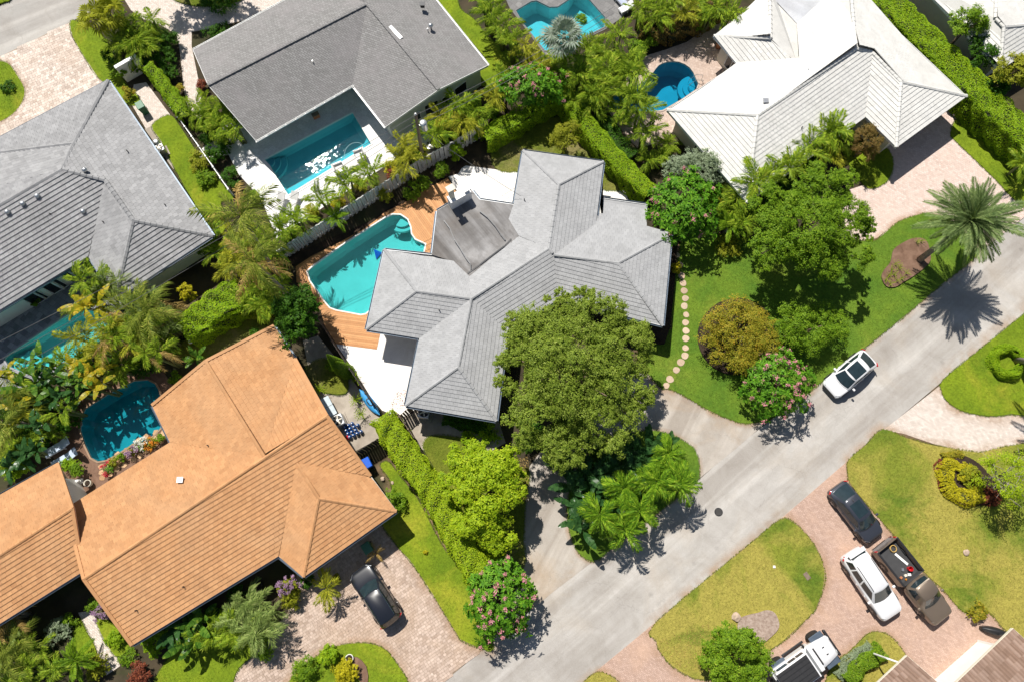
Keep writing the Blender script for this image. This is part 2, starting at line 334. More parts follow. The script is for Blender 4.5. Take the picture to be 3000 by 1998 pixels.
LM('silver', (0.200, 0.263, 0.150), (0.375, 0.450, 0.300), (0.525, 0.575, 0.450))
LM('oleander', (0.05, 0.18, 0.012), (0.19, 0.42, 0.025), (0.36, 0.58, 0.05))
LM('areca', (0.08, 0.17, 0.01), (0.34, 0.46, 0.03), (0.64, 0.62, 0.11))
LM('arecay', (0.16, 0.2, 0.014), (0.48, 0.48, 0.04), (0.68, 0.6, 0.09))
LM('pale', (0.14, 0.22, 0.05), (0.34, 0.43, 0.12), (0.56, 0.6, 0.26))
LM('coco', (0.09, 0.15, 0.02), (0.36, 0.42, 0.06), (0.64, 0.56, 0.16))
LM('dry', (0.36, 0.23, 0.07), (0.62, 0.44, 0.15), (0.68, 0.54, 0.26))
LM('date', (0.11, 0.18, 0.06), (0.27, 0.36, 0.13), (0.5, 0.56, 0.26))
LM('fan', (0.196, 0.253, 0.196), (0.391, 0.460, 0.380), (0.552, 0.598, 0.506))
LM('island', (0.05, 0.16, 0.008), (0.27, 0.44, 0.025), (0.54, 0.6, 0.07))
LM('banana', (0.03, 0.1, 0.01), (0.14, 0.27, 0.03), (0.42, 0.4, 0.05), rough=0.3)
LM('bananay', (0.184, 0.230, 0.011), (0.529, 0.414, 0.023), (0.667, 0.391, 0.046), rough=0.35)
LM('bird', (0.021, 0.072, 0.018), (0.058, 0.143, 0.039), (0.104, 0.208, 0.065), rough=0.25)
LM('blade', (0.100, 0.175, 0.015), (0.180, 0.260, 0.020), (0.260, 0.300, 0.030))
LM('bladedry', (0.100, 0.170, 0.012), (0.220, 0.260, 0.020), (0.360, 0.300, 0.060))
m_pink = leafmat('petal_pink', (0.62, 0.20, 0.26), (0.74, 0.36, 0.40), None, 0.25)
m_petw = leafmat('petal_white', (0.72, 0.72, 0.66), (0.8, 0.8, 0.75), None, 0.25)
m_pur = leafmat('petal_purple', (0.26, 0.15, 0.26), (0.40, 0.26, 0.38), None, 0.25)
m_petr = leafmat('petal_red', (0.50, 0.02, 0.06), (0.62, 0.06, 0.08), None, 0.25)
m_peto = leafmat('petal_orange', (0.60, 0.16, 0.02), (0.72, 0.32, 0.03), None, 0.25)

def ONP(px, py, A, B, Cc):           # where the ray of a pixel meets the plane of three built points
    n = (B - A).cross(Cc - A); o = Vector((0, 0, CAMH)); d = P(px, py, 0) - o; t = n.dot(A - o) / n.dot(d); return o + d * t

def PROJ(v):
    y = v.y * math.cos(TILT) + (v.z - CAMH) * math.sin(TILT); z = -v.y * math.sin(TILT) + (v.z - CAMH) * math.cos(TILT)
    return 1500 + FPX * v.x / -z, 999 - FPX * y / -z
def SHADER(px, py, z):               # where a crown of height z has to stand for its shadow to fall on a pixel's ground point
    return PROJ(P(px, py, 0) + SUNV / SUNV.z * z)
# ---------------- pools (outlines first: the ground is cut open for them) ----------------
POOLS = {
 'p1': (S('A1', (168, 1050), (745, 742), (868, 948), (325, 1282), (262, 1185), (238, 1150), (205, 1090)), 0),
 'p2': (S('B1', (452, 440), (490, 405), (700, 255), (960, 90), (1010, 68), (1060, 70), (1105, 100), (1125, 150), (1130, 195), (1155, 232), (1222, 262), (1205, 345), (940, 370), (900, 540), (862, 690), (830, 715), (800, 720), (640, 690), (600, 675), (570, 640), (470, 500)), 0),
 'p3': (S('B0', (30, 1010), (60, 978), (440, 725), (600, 680), (745, 730), (740, 830), (600, 960), (400, 1040), (180, 1110), (60, 1060)), 0),
 'p4': ([(250, 1198), (241, 1243), (237, 1261), (268, 1340), (312, 1347), (379, 1307), (429, 1290), (478, 1247), (500, 1200), (469, 1158), (455, 1125), (393, 1116)], 2),
 'p5': (S('A2', (250, 75), (350, 15), (385, 10), (470, 52), (525, 50), (600, 0), (640, -60), (720, -10), (835, 120), (830, 180), (690, 250), (610, 330), (440, 335), (300, 160)), 0),
 'p6': (S('A2', (1085, 545), (1150, 480), (1185, 435), (1240, 412), (1320, 412), (1390, 450), (1430, 520), (1432, 590), (1240, 712), (1190, 730), (1080, 735), (900, 720), (855, 640), (850, 600), (885, 575), (1000, 572)), 2),
}
POOLW = {k: ground_pts(v[0], 0, v[1]) for k, v in POOLS.items()}
def outer(pts, d): return inset2(pts, -d)
HOLE = {k: outer(v, 0.10) for k, v in POOLW.items()}
big = [(-200, -150), (200, -150), (200, 220), (-200, 220)]
g = sheet('ground', big, 0.0, m_ground, [HOLE[k] for k in HOLE]); g['kind'] = 'structure'; tag(g, 'bare soil and leaf litter ground between the gardens', 'ground')
def struct(o, label, cat): o['kind'] = 'structure'; o['label'] = label; o['category'] = cat; return o
def pool(k, name_lab, plaster, water, depth, cop=True, copmat=None):
    pts = POOLW[k]; n = len(pts)
    e = empty('swimming_pool', (pts[0][0], pts[0][1], 0), name_lab, 'pool'); off = Vector((pts[0][0], pts[0][1], 0))
    cx = sum(p[0] for p in pts) / n; cy = sum(p[1] for p in pts) / n
    low = [(cx + (x - cx) * 0.93, cy + (y - cy) * 0.93) for x, y in pts]
    vs = [(x, y, -0.02) for x, y in pts] + [(x, y, -depth * 0.75) for x, y in pts] + [(x, y, -depth) for x, y in low]
    fs = []
    for r in (0, 1):
        for i in range(n):
            j = (i + 1) % n; fs.append([r * n + i, r * n + j, (r + 1) * n + j, (r + 1) * n + i])
    tr = tessellate_polygon([[Vector((x, y, 0)) for x, y in low]]); fs += [[2 * n + i for i in t][::-1] if (Vector(low[t[1]]) - Vector(low[t[0]])).cross(Vector(low[t[2]]) - Vector(low[t[0]])) < 0 else [2 * n + i for i in t] for t in tr]
    link('basin', mesh('basin', [Vector(v) - off for v in vs], fs, plaster), e)
    tw = tessellate_polygon([[Vector((x, y, 0)) for x, y in pts]])
    wv = [Vector((x, y, -0.13)) - off for x, y in outer(pts, 0.01)]
    w = link('water_surface', mesh('water', wv, [list(t) if (wv[t[1]] - wv[t[0]]).cross(wv[t[2]] - wv[t[0]]).z > 0 else list(t)[::-1] for t in tw], water), e)
    if cop:
        o2 = outer(pts, cop); vs = [(x, y, 0.075) for x, y in pts] + [(x, y, 0.075) for x, y in o2] + [(x, y, -0.03) for x, y in pts] + [(x, y, -0.01) for x, y in o2]; fs = []
        for i in range(n):
            j = (i + 1) % n; fs += [[i, n + i, n + j, j], [2 * n + i, i, j, 2 * n + j], [n + i, 3 * n + i, 3 * n + j, n + j]]
        link('coping', mesh('coping', [Vector(v) - off for v in vs], fs, copmat or m_coping), e)
    return e, off
pool_a, offa = pool('p1', 'rectangular turquoise pool on the white stone terrace of the grey shingle house', m_plaster, m_water1, 0.95, 0.12)
pool_b, offb = pool('p2', 'teal pool with curved end in the wooden deck beside the central grey house', m_plaster, m_water2, 1.3, 0.10)
pool_c, offc = pool('p3', 'sparkling turquoise pool half hidden by palms behind the left grey tiled house', m_plaster, m_water2, 1.1, 0.12, plain('coping_blue_grey', (0.30, 0.30, 0.32), 0.7))
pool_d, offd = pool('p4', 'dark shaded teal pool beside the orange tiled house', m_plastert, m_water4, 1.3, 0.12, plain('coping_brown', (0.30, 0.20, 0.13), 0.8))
pool_f, offf = pool('p5', 'angular turquoise pool at the top edge behind the fan palm', m_plaster, m_water1, 1.4, 0.12, plain('coping_dark', (0.16, 0.16, 0.165), 0.7))
pool_g, offg = pool('p6', 'deep blue kidney shaped pool behind the white tiled house', m_plasterb, m_water3, 1.7, 0.12, plain('coping_tan', (0.46, 0.37, 0.31), 0.8))
def steps(pe, off, c, a0, a1, rads, z0, mat=None):      # rounded entry steps in a pool corner
    for i, r in enumerate(rads):
        pts = [(c.x, c.y)] + [(c.x + r * math.cos(a0 + (a1 - a0) * k / 10), c.y + r * math.sin(a0 + (a1 - a0) * k / 10)) for k in range(11)]
        zt = z0 - 0.2 * i; n = len(pts)
        vs = [Vector((x, y, zt)) - off for x, y in pts] + [Vector((x, y, zt - 0.3)) - off for x, y in pts]
        link('step', mesh('step', vs, [list(range(n))] + [[j, n + j, n + (j + 1) % n, (j + 1) % n] for j in range(n)], mat or m_plaster), pe)
steps(pool_a, offa, P(*S('A1', (168, 1050))[0]), R(-62), R(24), [0.7, 1.15, 1.6], -0.25)
steps(pool_b, offb, P(*S('B1', (1065, 72))[0]), R(-120), R(-30), [0.85, 1.2], -0.28)
for i in range(3):
    a = P(*S('B1', (1205 - 28 * i, 300))[0]); MB().box((a.x - offb.x, a.y - offb.y, -0.35 - 0.22 * i), (0.42, 2.0, 0.3), None).obj('step', m_plaster, pool_b)
steps(pool_c, offc, P(*S('B0', (70, 1030))[0]), R(-70), R(50), [0.8, 1.3, 1.8], -0.3)
steps(pool_g, offg, P(*S('A2', (1432, 560))[0]), R(100), R(250), [0.6, 1.0, 1.4], -0.3, m_plasterb)
mb = MB()   # handrail of the kidney pool
hr = P(*S('A2', (1440, 530))[0])
for dy in (0, -0.5): mb.tube([hr + Vector((0.35, dy, 0)) - offg, hr + Vector((0.3, dy, 0.7)) - offg, hr + Vector((-0.3, dy, 0.75)) - offg, hr + Vector((-0.7, dy, 0.1)) - offg, hr + Vector((-0.7, dy, -0.4)) - offg], 0.025, 6)
mb.obj('handrail', m_metal, pool_g)
# pool cleaner: blue wing on the bottom of the central pool; hose floating in the turquoise pool
cl = P(*S('B1', (905, 280))[0]); mb = MB()
mb.add([(-.5, .35, 0), (.0, .1, .06), (.75, -.05, .0), (.1, -.08, .05), (-.25, -.55, 0), (-.2, 0, .1)], [[0, 5, 1], [1, 5, 3], [1, 3, 2], [3, 5, 4], [0, 4, 5]])
o = mb.obj('pool_cleaner', m_blue); o.location = (cl.x, cl.y, -1.2); o.modifiers.new('s', 'SOLIDIFY').thickness = 0.04
tag(o, 'blue winged cleaner lying on the bottom of the teal pool', 'pool cleaner')
hp = smooth_poly(S('A1', (690, 1050), (700, 985), (740, 945), (790, 940), (812, 960), (805, 985)), 5, False)
MBh = MB().tube([P(x, y, -0.12) for x, y in hp], 0.016, 6); tag(MBh.obj('pool_hose', plain('hose', (0.30, 0.46, 0.48), 0.5)), 'pale hose curling across the rectangular turquoise pool', 'hose')
# ---------------- roads, drives, patios ----------------
road_up = [(1000, 2230), (1298, 1998), (1414, 1903), (1619, 1731), (1748, 1633), (2034, 1416), (2159, 1307), (2392, 1127), (2646, 926), (2834, 770), (2999, 640), (3400, 320)]
road_lo = [(3400, 560), (2999, 921), (2754, 1122), (2584, 1265), (2486, 1347), (2285, 1521), (2199, 1590), (1920, 1822), (1708, 1997), (1420, 2230)]
struct(sheet('road', ground_pts(road_up + road_lo), 0.020, m_road), 'pale worn asphalt road crossing the lower right', 'road')
struct(sheet('far_road', ground_pts([(-400, 230), (0, 18), (60, -14), (500, -240), (700, -200), (350, -8), (208, 65), (0, 170), (-400, 380)]), 0.020, m_road2), 'grey road in the top left corner', 'road')
def ds(name, pts, z, mat, label, cat='driveway', holes=(), sm=0): return struct(sheet(name, ground_pts(pts, 0, sm), z, mat, [HOLE[h] for h in holes]), label, cat)
D1 = [(-100, 219), (0, 168), (212, 64), (208, 85), (215, 110), (300, 240), (330, 300), (300, 420), (-100, 470)]
ds('paver_drive', D1, 0.024, m_pavbase, 'pale paver drive in front of the left grey tiled house')
ds('side_drive', [(320, -80), (365, 0), (384, 31), (420, 58), (473, 76), (518, 103), (527, 147), (540, 268), (558, 353), (590, 350), (590, 277), (562, 138), (562, 95), (620, 84), (760, 50), (860, 0), (900, -80)], 0.032, m_pav_d, 'pale paver drive and path left of the grey shingle house')
DECK3 = [(560, 470), (670, 455), (700, 513), (767, 585), (810, 700), (960, 600), (1080, 520), (1180, 455), (1270, 410), (1340, 340), (1300, 260), (1130, 180), (900, 200), (700, 330)]
ds('white_terrace', DECK3, 0.040, m_trav, 'white stone terrace around the rectangular turquoise pool', 'terrace', ['p1'])
ds('blue_grey_patio', [(-80, 960), (259, 750), (355, 870), (370, 960), (320, 1010), (200, 1080), (60, 1140), (-80, 1160)], 0.036, m_pav_f, 'blue grey paver patio behind the left tiled house', 'patio', ['p3'])
ds('dark_terrace', S('A2', (150, -80), (210, 60), (280, 150), (430, 350), (480, 400), (620, 350), (700, 260), (830, 200), (930, 130), (1010, 60), (1040, -80)), 0.036, m_pav_g, 'dark paver terrace around the angular pool at the top edge', 'terrace', ['p5'])
ds('kidney_terrace', S('A2', (1030, 430), (1100, 370), (1230, 330), (1370, 280), (1500, 190), (1560, 130), (1640, 180), (1750, 410), (1300, 720), (1290, 860), (1200, 930), (1050, 980), (960, 880), (860, 740), (800, 640), (810, 580), (960, 540)), 0.036, m_pav_h, 'pinkish paver terrace around the kidney shaped pool', 'terrace', ['p6'])
ds('white_house_drive', [(2560, 420), (2780, 300), (2835, 290), (2800, 400), (2794, 411), (2914, 527), (2959, 576), (3010, 605), (3060, 590), (2870, 740), (2800, 665), (2727, 629), (2691, 631), (2629, 654), (2580, 694), (2544, 707), (2430, 700), (2480, 560), (2540, 540), (2600, 530)], 0.036, m_pav_c, 'pinkish paver drive in front of the white tiled house')
ds('right_paver_drive', S('B3', (868, 1478), (1240, 1185), (1250, 1220), (1280, 1290), (1380, 1355), (1560, 1390), (1792, 1355), (2200, 1300), (2200, 1700), (1600, 1640), (1400, 1620), (1200, 1568), (1000, 1500)), 0.036, m_pav_d, 'cream paver drive at the right edge')
ds('brick_drive', [(1600, 2085), (1694, 2008), (1920, 1822), (2200, 1588), (2285, 1521), (2486, 1347), (2500, 1420), (2570, 1505), (2704, 1666), (2825, 1785), (2890, 1775), (2935, 1830), (3060, 1950), (3060, 2150), (1500, 2150)], 0.036, m_pav_e, 'reddish brick drive with the parked cars at bottom right')
ds('concrete_drive', [(1430, 1893), (1500, 1760), (1534, 1660), (1534, 1584), (1538, 1472), (1552, 1365), (1600, 1300), (1750, 1180), (1850, 1080), (1880, 1050), (1936, 1136), (1958, 1138), (2003, 1158), (2070, 1198), (2132, 1225), (2190, 1240), (2250, 1232), (2159, 1311), (2047, 1402), (1740, 1642), (1619, 1734)], 0.028, m_drive, 'U shaped concrete driveway of the central grey house')
D10 = S('C1', (-60, 1500), (90, 1380), (240, 1200), (330, 1100), (400, 960), (370, 860), (600, 650), (900, 480), (1050, 690), (1150, 800), (1440, 1260), (1470, 1290), (1605, 1345), (1340, 1568), (1230, 1660), (1100, 1660), (1020, 1420), (870, 1315), (640, 1330), (400, 1480), (300, 1660), (-100, 1660))
ds('tan_paver_drive', D10, 0.030, m_pavbase, 'tan paver drive with the black car before the orange house')
ds('north_patio', [(1314, 518), (1365, 487), (1520, 507), (1600, 540), (1600, 620), (1405, 640), (1383, 600), (1350, 580)], 0.044, m_white, 'white concrete patio behind the central grey house', 'patio')
ds('east_patio', S('A2', (760, 1210), (960, 1240), (990, 1325), (880, 1345), (760, 1345)), 0.044, m_white, 'small white patio between hedge and north wing of the central house', 'patio')
ds('west_patio', S('B1', (635, 912), (905, 945), (930, 835), (1240, 880), (1160, 1340), (1075, 1400), (940, 1348), (860, 1250), (760, 1090)), 0.044, m_white, 'white concrete patio left of the central grey house', 'patio')
ds('service_yard', S('B1', (420, 890), (520, 860), (640, 1010), (760, 1170), (900, 1360), (1000, 1500), (900, 1540), (720, 1640), (600, 1450), (480, 1200)), 0.012, m_slab, 'stained concrete service yard right of the orange house', 'yard')
ds('side_soil', S('B1', (1075, 1400), (1180, 1340), (1700, 1400), (1750, 1560), (1500, 1700), (1250, 1640), (1150, 1560)), 0.010, m_slab, 'bare sandy soil beside the front shrubs of the central house', 'ground')
ds('pool_flagging', [(180, 1240), (230, 1180), (300, 1130), (400, 1090), (480, 1090), (520, 1150), (480, 1200), (520, 1280), (420, 1380), (240, 1480), (200, 1400), (150, 1330)], 0.036, m_mulchred, 'brown flagstone surround of the shaded pool', 'patio', ['p4'])
ds('garden_path', S('C0', (515, 1110), (590, 1100), (650, 1170), (760, 1380), (790, 1460), (700, 1520), (640, 1380)), 0.036, m_pav_d, 'narrow paver path left of the orange house', 'path')
# paver pieces laid on the two drives whose stones can be told apart
def paver_field(parent, region, rot, du, dv, z, mat, npart, gap=0.012, near=(0, 0)):
    poly_ = ground_pts(region); xs = [p[0] for p in poly_]; ys = [p[1] for p in poly_]
    cr, sr = math.cos(rot), math.sin(rot); cx, cy = (min(xs) + max(xs)) / 2, (min(ys) + max(ys)) / 2
    rad = math.hypot(max(xs) - min(xs), max(ys) - min(ys)) / 2; cells = []
    nr = int(rad / dv) + 1
    for j in range(-nr, nr):
        a = -rad + random.random() * du
        while a < rad:
            w = du * random.choice((0.75, 1.0, 1.0, 1.45)); x = cx + (a + w / 2) * cr - (j + .5) * dv * sr; y = cy + (a + w / 2) * sr + (j + .5) * dv * cr
            if inside(poly_, x, y): cells.append((math.hypot(x - near[0], y - near[1]), x, y, w))
            a += w
    cells.sort(); vs = []; fs = []; tint = []
    shared = {}
    for i, (d, x, y, w) in enumerate(cells):
        hw, hh = w / 2 - gap / 2, dv / 2 - gap / 2; t = random.random() * 0.8 + random.random() * 0.2
        if i < npart:
            key = round(w / du, 2)
            if key not in shared:
                b = MB().box((0, 0, 0.0), (2 * hw, 2 * hh, 0.03)); shared[key] = b.me('paver', mat)
            o = link('paver', shared[key], parent); o.location = Vector((x, y, z + random.uniform(0, .004))) - parent.location; o.rotation_euler = (0, 0, rot); o['tint'] = t
        else:
            zz = z + 0.015 + random.uniform(0, .004); n = len(vs)
            for sa, sb, dz, k in ((-1, -1, 0, 1), (1, -1, 0, 1), (1, 1, 0, 1), (-1, 1, 0, 1), (-1, -1, -.03, 1), (1, -1, -.03, 1), (1, 1, -.03, 1), (-1, 1, -.03, 1)):
                vs.append((x + sa * hw * cr - sb * hh * sr - parent.location.x, y + sa * hw * sr + sb * hh * cr - parent.location.y, zz + dz))
            fs += [[n, n + 1, n + 2, n + 3], [n + 4, n + 5, n + 1, n], [n + 5, n + 6, n + 2, n + 1], [n + 6, n + 7, n + 3, n + 2], [n + 7, n + 4, n, n + 3]]; tint += [t] * 5
    me = mesh('pavers', vs, fs, mat); at = me.attributes.new('tint', 'FLOAT', 'FACE'); at.data.foreach_set('value', tint)
    link('pavers', me, parent, None, 'stuff')
paver_field(bpy.data.objects['paver_drive'], D1, R(28), 0.27, 0.24, 0.035, m_pav_a, 300, near=(-36, 33))
paver_field(bpy.data.objects['tan_paver_drive'], D10, R(33), 0.21, 0.19, 0.035, m_pav_b, 300, near=(-6, -4))
# flagstones round the shaded pool
fl = bpy.data.objects['pool_flagging']
for (x, y) in [(300 + 22 * i + random.uniform(-4, 4), 1362 - 14 * i + dy + random.uniform(-4, 4)) for i in range(9) for dy in (0, 20, 40)]:
    c = P(x, y, 0.05); n = random.randint(5, 7); a0 = random.random() * 6; pts = [(c.x + 0.24 * random.uniform(.75, 1.1) * math.cos(a0 + 6.283 * k / n), c.y + 0.24 * random.uniform(.75, 1.1) * math.sin(a0 + 6.283 * k / n)) for k in range(n)]
    o = sheet('flagstone', pts, 0.058, m_flag, (), 0.03, fl); o['tint'] = random.random()
# ---------------- wooden deck, board by board ----------------
def clip_half(poly_, nx, ny, d):
    out = []
    for i in range(len(poly_)):
        a, b = poly_[i], poly_[(i + 1) % len(poly_)]; fa = a[0] * nx + a[1] * ny - d; fb = b[0] * nx + b[1] * ny - d
        if fa <= 0: out.append(a)
        if (fa < 0 < fb) or (fb < 0 < fa):
            t = fa / (fa - fb); out.append((a[0] + (b[0] - a[0]) * t, a[1] + (b[1] - a[1]) * t))
    return out
dk = P(*S('B1', (620, 780))[0]); deck = empty('wooden_deck', dk, 'orange brown timber deck wrapped around the teal pool', 'deck')
for reg, (da, db) in ((((375, 400), (480, 340), (700, 230), (860, 140), (960, 50), (1000, 62), (955, 84), (700, 248), (485, 398), (445, 438), (462, 500), (380, 520)), ((480, 405), (960, 90))),
                      (((962, 50), (1090, -10), (1230, -100), (1370, -174), (1445, -54), (1300, 40), (1262, 345), (1213, 345), (1230, 258), (1158, 226), (1137, 195), (1132, 150), (1110, 95), (1062, 64), (1008, 60)), ((1230, -100), (1420, 160))),
                      (((380, 522), (462, 503), (563, 643), (597, 682), (640, 697), (800, 727), (834, 722), (869, 692), (946, 376), (1000, 380), (930, 840), (905, 950), (640, 915), (560, 790), (540, 700)), ((640, 915), (905, 950)))):
    poly_ = ground_pts(S('B1', *reg)); a, b = [P(*q) for q in S('B1', da, db)]; d = (b - a).normalized(); nx, ny = -d.y, d.x
    vals = [x * nx + y * ny for x, y in poly_]; v = min(vals) + 0.004
    def cross(vv):
        r = []
        for i in range(len(poly_)):
            p, q = poly_[i], poly_[(i + 1) % len(poly_)]; fp, fq = p[0] * nx + p[1] * ny - vv, q[0] * nx + q[1] * ny - vv
            if (fp < 0) != (fq < 0): t = fp / (fp - fq); r.append((p[0] + (q[0] - p[0]) * t) * d.x + (p[1] + (q[1] - p[1]) * t) * d.y)
        return sorted(r)
    while v < max(vals) - 0.1:
        A, B = cross(v), cross(v + 0.138)
        if len(A) != len(B): A = B = cross(v + 0.069)
        for i in range(0, len(A) - 1, 2):
            c = [(s_ * d.x + w_ * nx - dk.x, s_ * d.y + w_ * ny - dk.y) for s_, w_ in ((A[i], v), (A[i + 1], v), (B[i + 1], v + .138), (B[i], v + .138))]
            if abs(area2(c)) > 0.02: o = sheet('deck_board', c if area2(c) > 0 else c[::-1], 0.068 + random.uniform(0, 0.003), m_deck, (), 0.06, deck); o['tint'] = random.random()
        v += 0.146
# ---------------- lawns ----------------
LAWNS = []
def lawn(pts, label, mat=None, sm=3, z=None, dry=False, dens=1.0):
    z = z or 0.062 + 0.0045 * len(LAWNS)
    w = ground_pts(pts, 0, sm); o = sheet('lawn', w, z, mat or m_lawn, (), 0.10); struct(o, label, 'lawn'); LAWNS.append((o, w, z, dry, dens)); return o
lawn([(-60, 178), (0, 181), (27, 190), (48, 218), (70, 255), (72, 282), (60, 310), (35, 338), (0, 358), (-60, 375)], 'rounded lawn island at the left edge in the pale paver drive')
lawn([(208, 65), (232, 68), (300, 105), (340, 180), (370, 250), (410, 290), (380, 310), (300, 240), (262, 190), (215, 110)], 'narrow lawn strip right of the pale paver drive')
lawn(S('A0', (1000, 830), (1110, 760), (1180, 830), (1290, 1000), (1400, 1150), (1540, 1300), (1450, 1330), (1480, 1500), (1400, 1530), (1250, 1290), (1150, 1110), (1060, 930)), 'lawn strip between the left tiled house and the rail fence')
lawn(S('A1', (1230, -80), (1400, -80), (1450, 60), (1540, 130), (1620, 230), (1700, 300), (1792, 360), (1860, 450), (1780, 560), (1600, 570), (1500, 470), (1640, 430), (1450, 190)), 'bright lawn strip right of the grey shingle house')
lawn(S('A2', (100, 960), (300, 880), (480, 780), (640, 800), (760, 920), (850, 1060), (970, 1240), (780, 1235), (780, 1100), (500, 1080), (270, 1130), (120, 1110)), 'patchy shaded lawn behind the central grey house', m_lawnshade)
lawn([(1950, 830), (1985, 770), (2005, 700), (2120, 690), (2200, 700), (2350, 700), (2544, 709), (2580, 694), (2629, 654), (2691, 631), (2727, 629), (2800, 660), (2862, 735), (2834, 772), (2740, 848), (2646, 928), (2520, 1028), (2392, 1129), (2280, 1214), (2190, 1240), (2132, 1225), (2070, 1198), (2003, 1158), (1958, 1138), (1936, 1136), (1895, 1090), (1874, 1046), (1870, 960), (1968, 965)], 'large front lawn of the central house beside the road', m_lawnfront)
lawn(S('A3', (1365, 760), (1390, 705), (1460, 760), (1700, 1030), (1792, 1110), (1900, 1250), (1850, 1400), (1700, 1290), (1600, 1180), (1330, 920), (1310, 890), (1320, 830)), 'lawn strip between the tall hedge and the white house drive')
lawn(S('A3', (600, 1000), (780, 930), (900, 990), (930, 1090), (900, 1180), (830, 1230), (760, 1235), (690, 1150)), 'small lawn under the russet bush by the white house')
lawn([(3060, 870), (2999, 921), (2870, 1024), (2762, 1113), (2758, 1145), (2771, 1172), (2816, 1203), (2896, 1218), (2960, 1212), (3060, 1190)], 'lawn with the ring hedge at the right edge')
lawn(S('C3', (860, -90), (760, 5), (640, 110), (635, 200), (660, 280), (830, 480), (950, 620), (1130, 840), (1260, 960), (1400, 1110), (1550, 1100), (1640, 1200), (1792, 1330), (2000, 1500), (2000, 100), (1500, 62), (1290, 30), (1150, 5), (1000, -40)), 'wide dry lawn right of the parked cars', m_lawndry, 3, None, True)
lawn([(2200, 1590), (2285, 1521), (2320, 1528), (2356, 1560), (2387, 1602), (2405, 1642), (2414, 1682), (2405, 1735), (2387, 1780), (2365, 1807), (2289, 1878), (2250, 1905), (2150, 1990), (2060, 1988), (2025, 1981), (1971, 1950), (1936, 1910), (1922, 1874), (1920, 1824)], 'dry lawn island between road and brick drive with pebble bed', m_lawndry, 3, None, True)
lawn(S('C2', (690, 1570), (780, 1500), (860, 1520), (920, 1568), (960, 1660), (600, 1660)), 'small lawn corner at the bottom edge by the road', m_lawndry, 3, None, True)
lawn(S('C3', (505, 1500), (560, 1420), (640, 1370), (750, 1260), (820, 1235), (900, 1260), (960, 1320), (1010, 1390), (1050, 1480), (900, 1660), (520, 1660)), 'small lawn around the low clipped hedge at the bottom right', m_lawndry, 3, None, True)
lawn(S('C2', (600, 330), (590, 480), (620, 640), (690, 745), (780, 765), (870, 690), (1060, 545), (1250, 398), (1420, 265), (1450, 190), (1430, 60), (1370, 0), (1250, -60), (1150, -80), (1000, -60), (700, 100)), 'planted lawn island inside the U shaped driveway', m_lawnfront)
lawn(S('C1', (930, 150), (980, 120), (1060, 220), (1150, 330), (1220, 450), (1320, 650), (1400, 760), (1500, 900), (1600, 1130), (1670, 1340), (1600, 1345), (1470, 1290), (1440, 1260), (1300, 1030), (1150, 800), (1050, 680), (930, 500), (1000, 400), (1000, 250)), 'lawn strip between the orange house drive and the lime hedge')
lawn(S('C1', (330, 1568), (400, 1480), (520, 1390), (640, 1330), (760, 1310), (870, 1315), (960, 1350), (1020, 1420), (1070, 1490), (1110, 1568), (1110, 1660), (330, 1660)), 'rounded lawn island at the bottom edge in the tan paver drive')
lawn(S('C0', (1050, 1620), (1060, 1480), (1200, 1330), (1420, 1200), (1650, 1280), (1690, 1360), (1570, 1470), (1530, 1568), (1480, 1660)), 'olive lawn before the orange house at the bottom edge')
lawn(S('C0', (640, 1170), (700, 1150), (760, 1200), (830, 1290), (850, 1340), (760, 1390)), 'grass wedge between path and orange roof')
lawn(S('C0', (520, 1150), (570, 1230), (640, 1370), (560, 1410), (490, 1300)), 'grass wedge left of the narrow paver path')
lawn(S('B0', (1080, 960), (1300, 860), (1600, 690), (1790, 740), (1800, 830), (1500, 980), (1380, 1030), (1200, 1010)), 'shaded lawn above the orange roof', m_lawnshade)
lawn([(1240, 1300), (1300, 1275), (1420, 1310), (1440, 1400), (1545, 1370), (1538, 1472), (1534, 1584), (1534, 1660), (1450, 1700), (1380, 1560), (1290, 1400)], 'thin lawn under the lime green tree by the driveway', m_lawnshade)
lawn([(504, -5), (558, 18), (625, 22), (679, 13), (720, -8), (700, -60), (520, -60)], 'dark lawn island at the top edge in the side drive', m_lawnshade)
lawn([(-60, 60), (0, 15), (36, -2), (20, -80), (-80, -40)], 'grass verge in the top left corner')
lawn(S('B1', (440, 1080), (560, 1010), (680, 1080), (720, 1180), (690, 1240), (560, 1230), (480, 1180)), 'dark shaded grass beside the cypress trees', m_lawnshade)
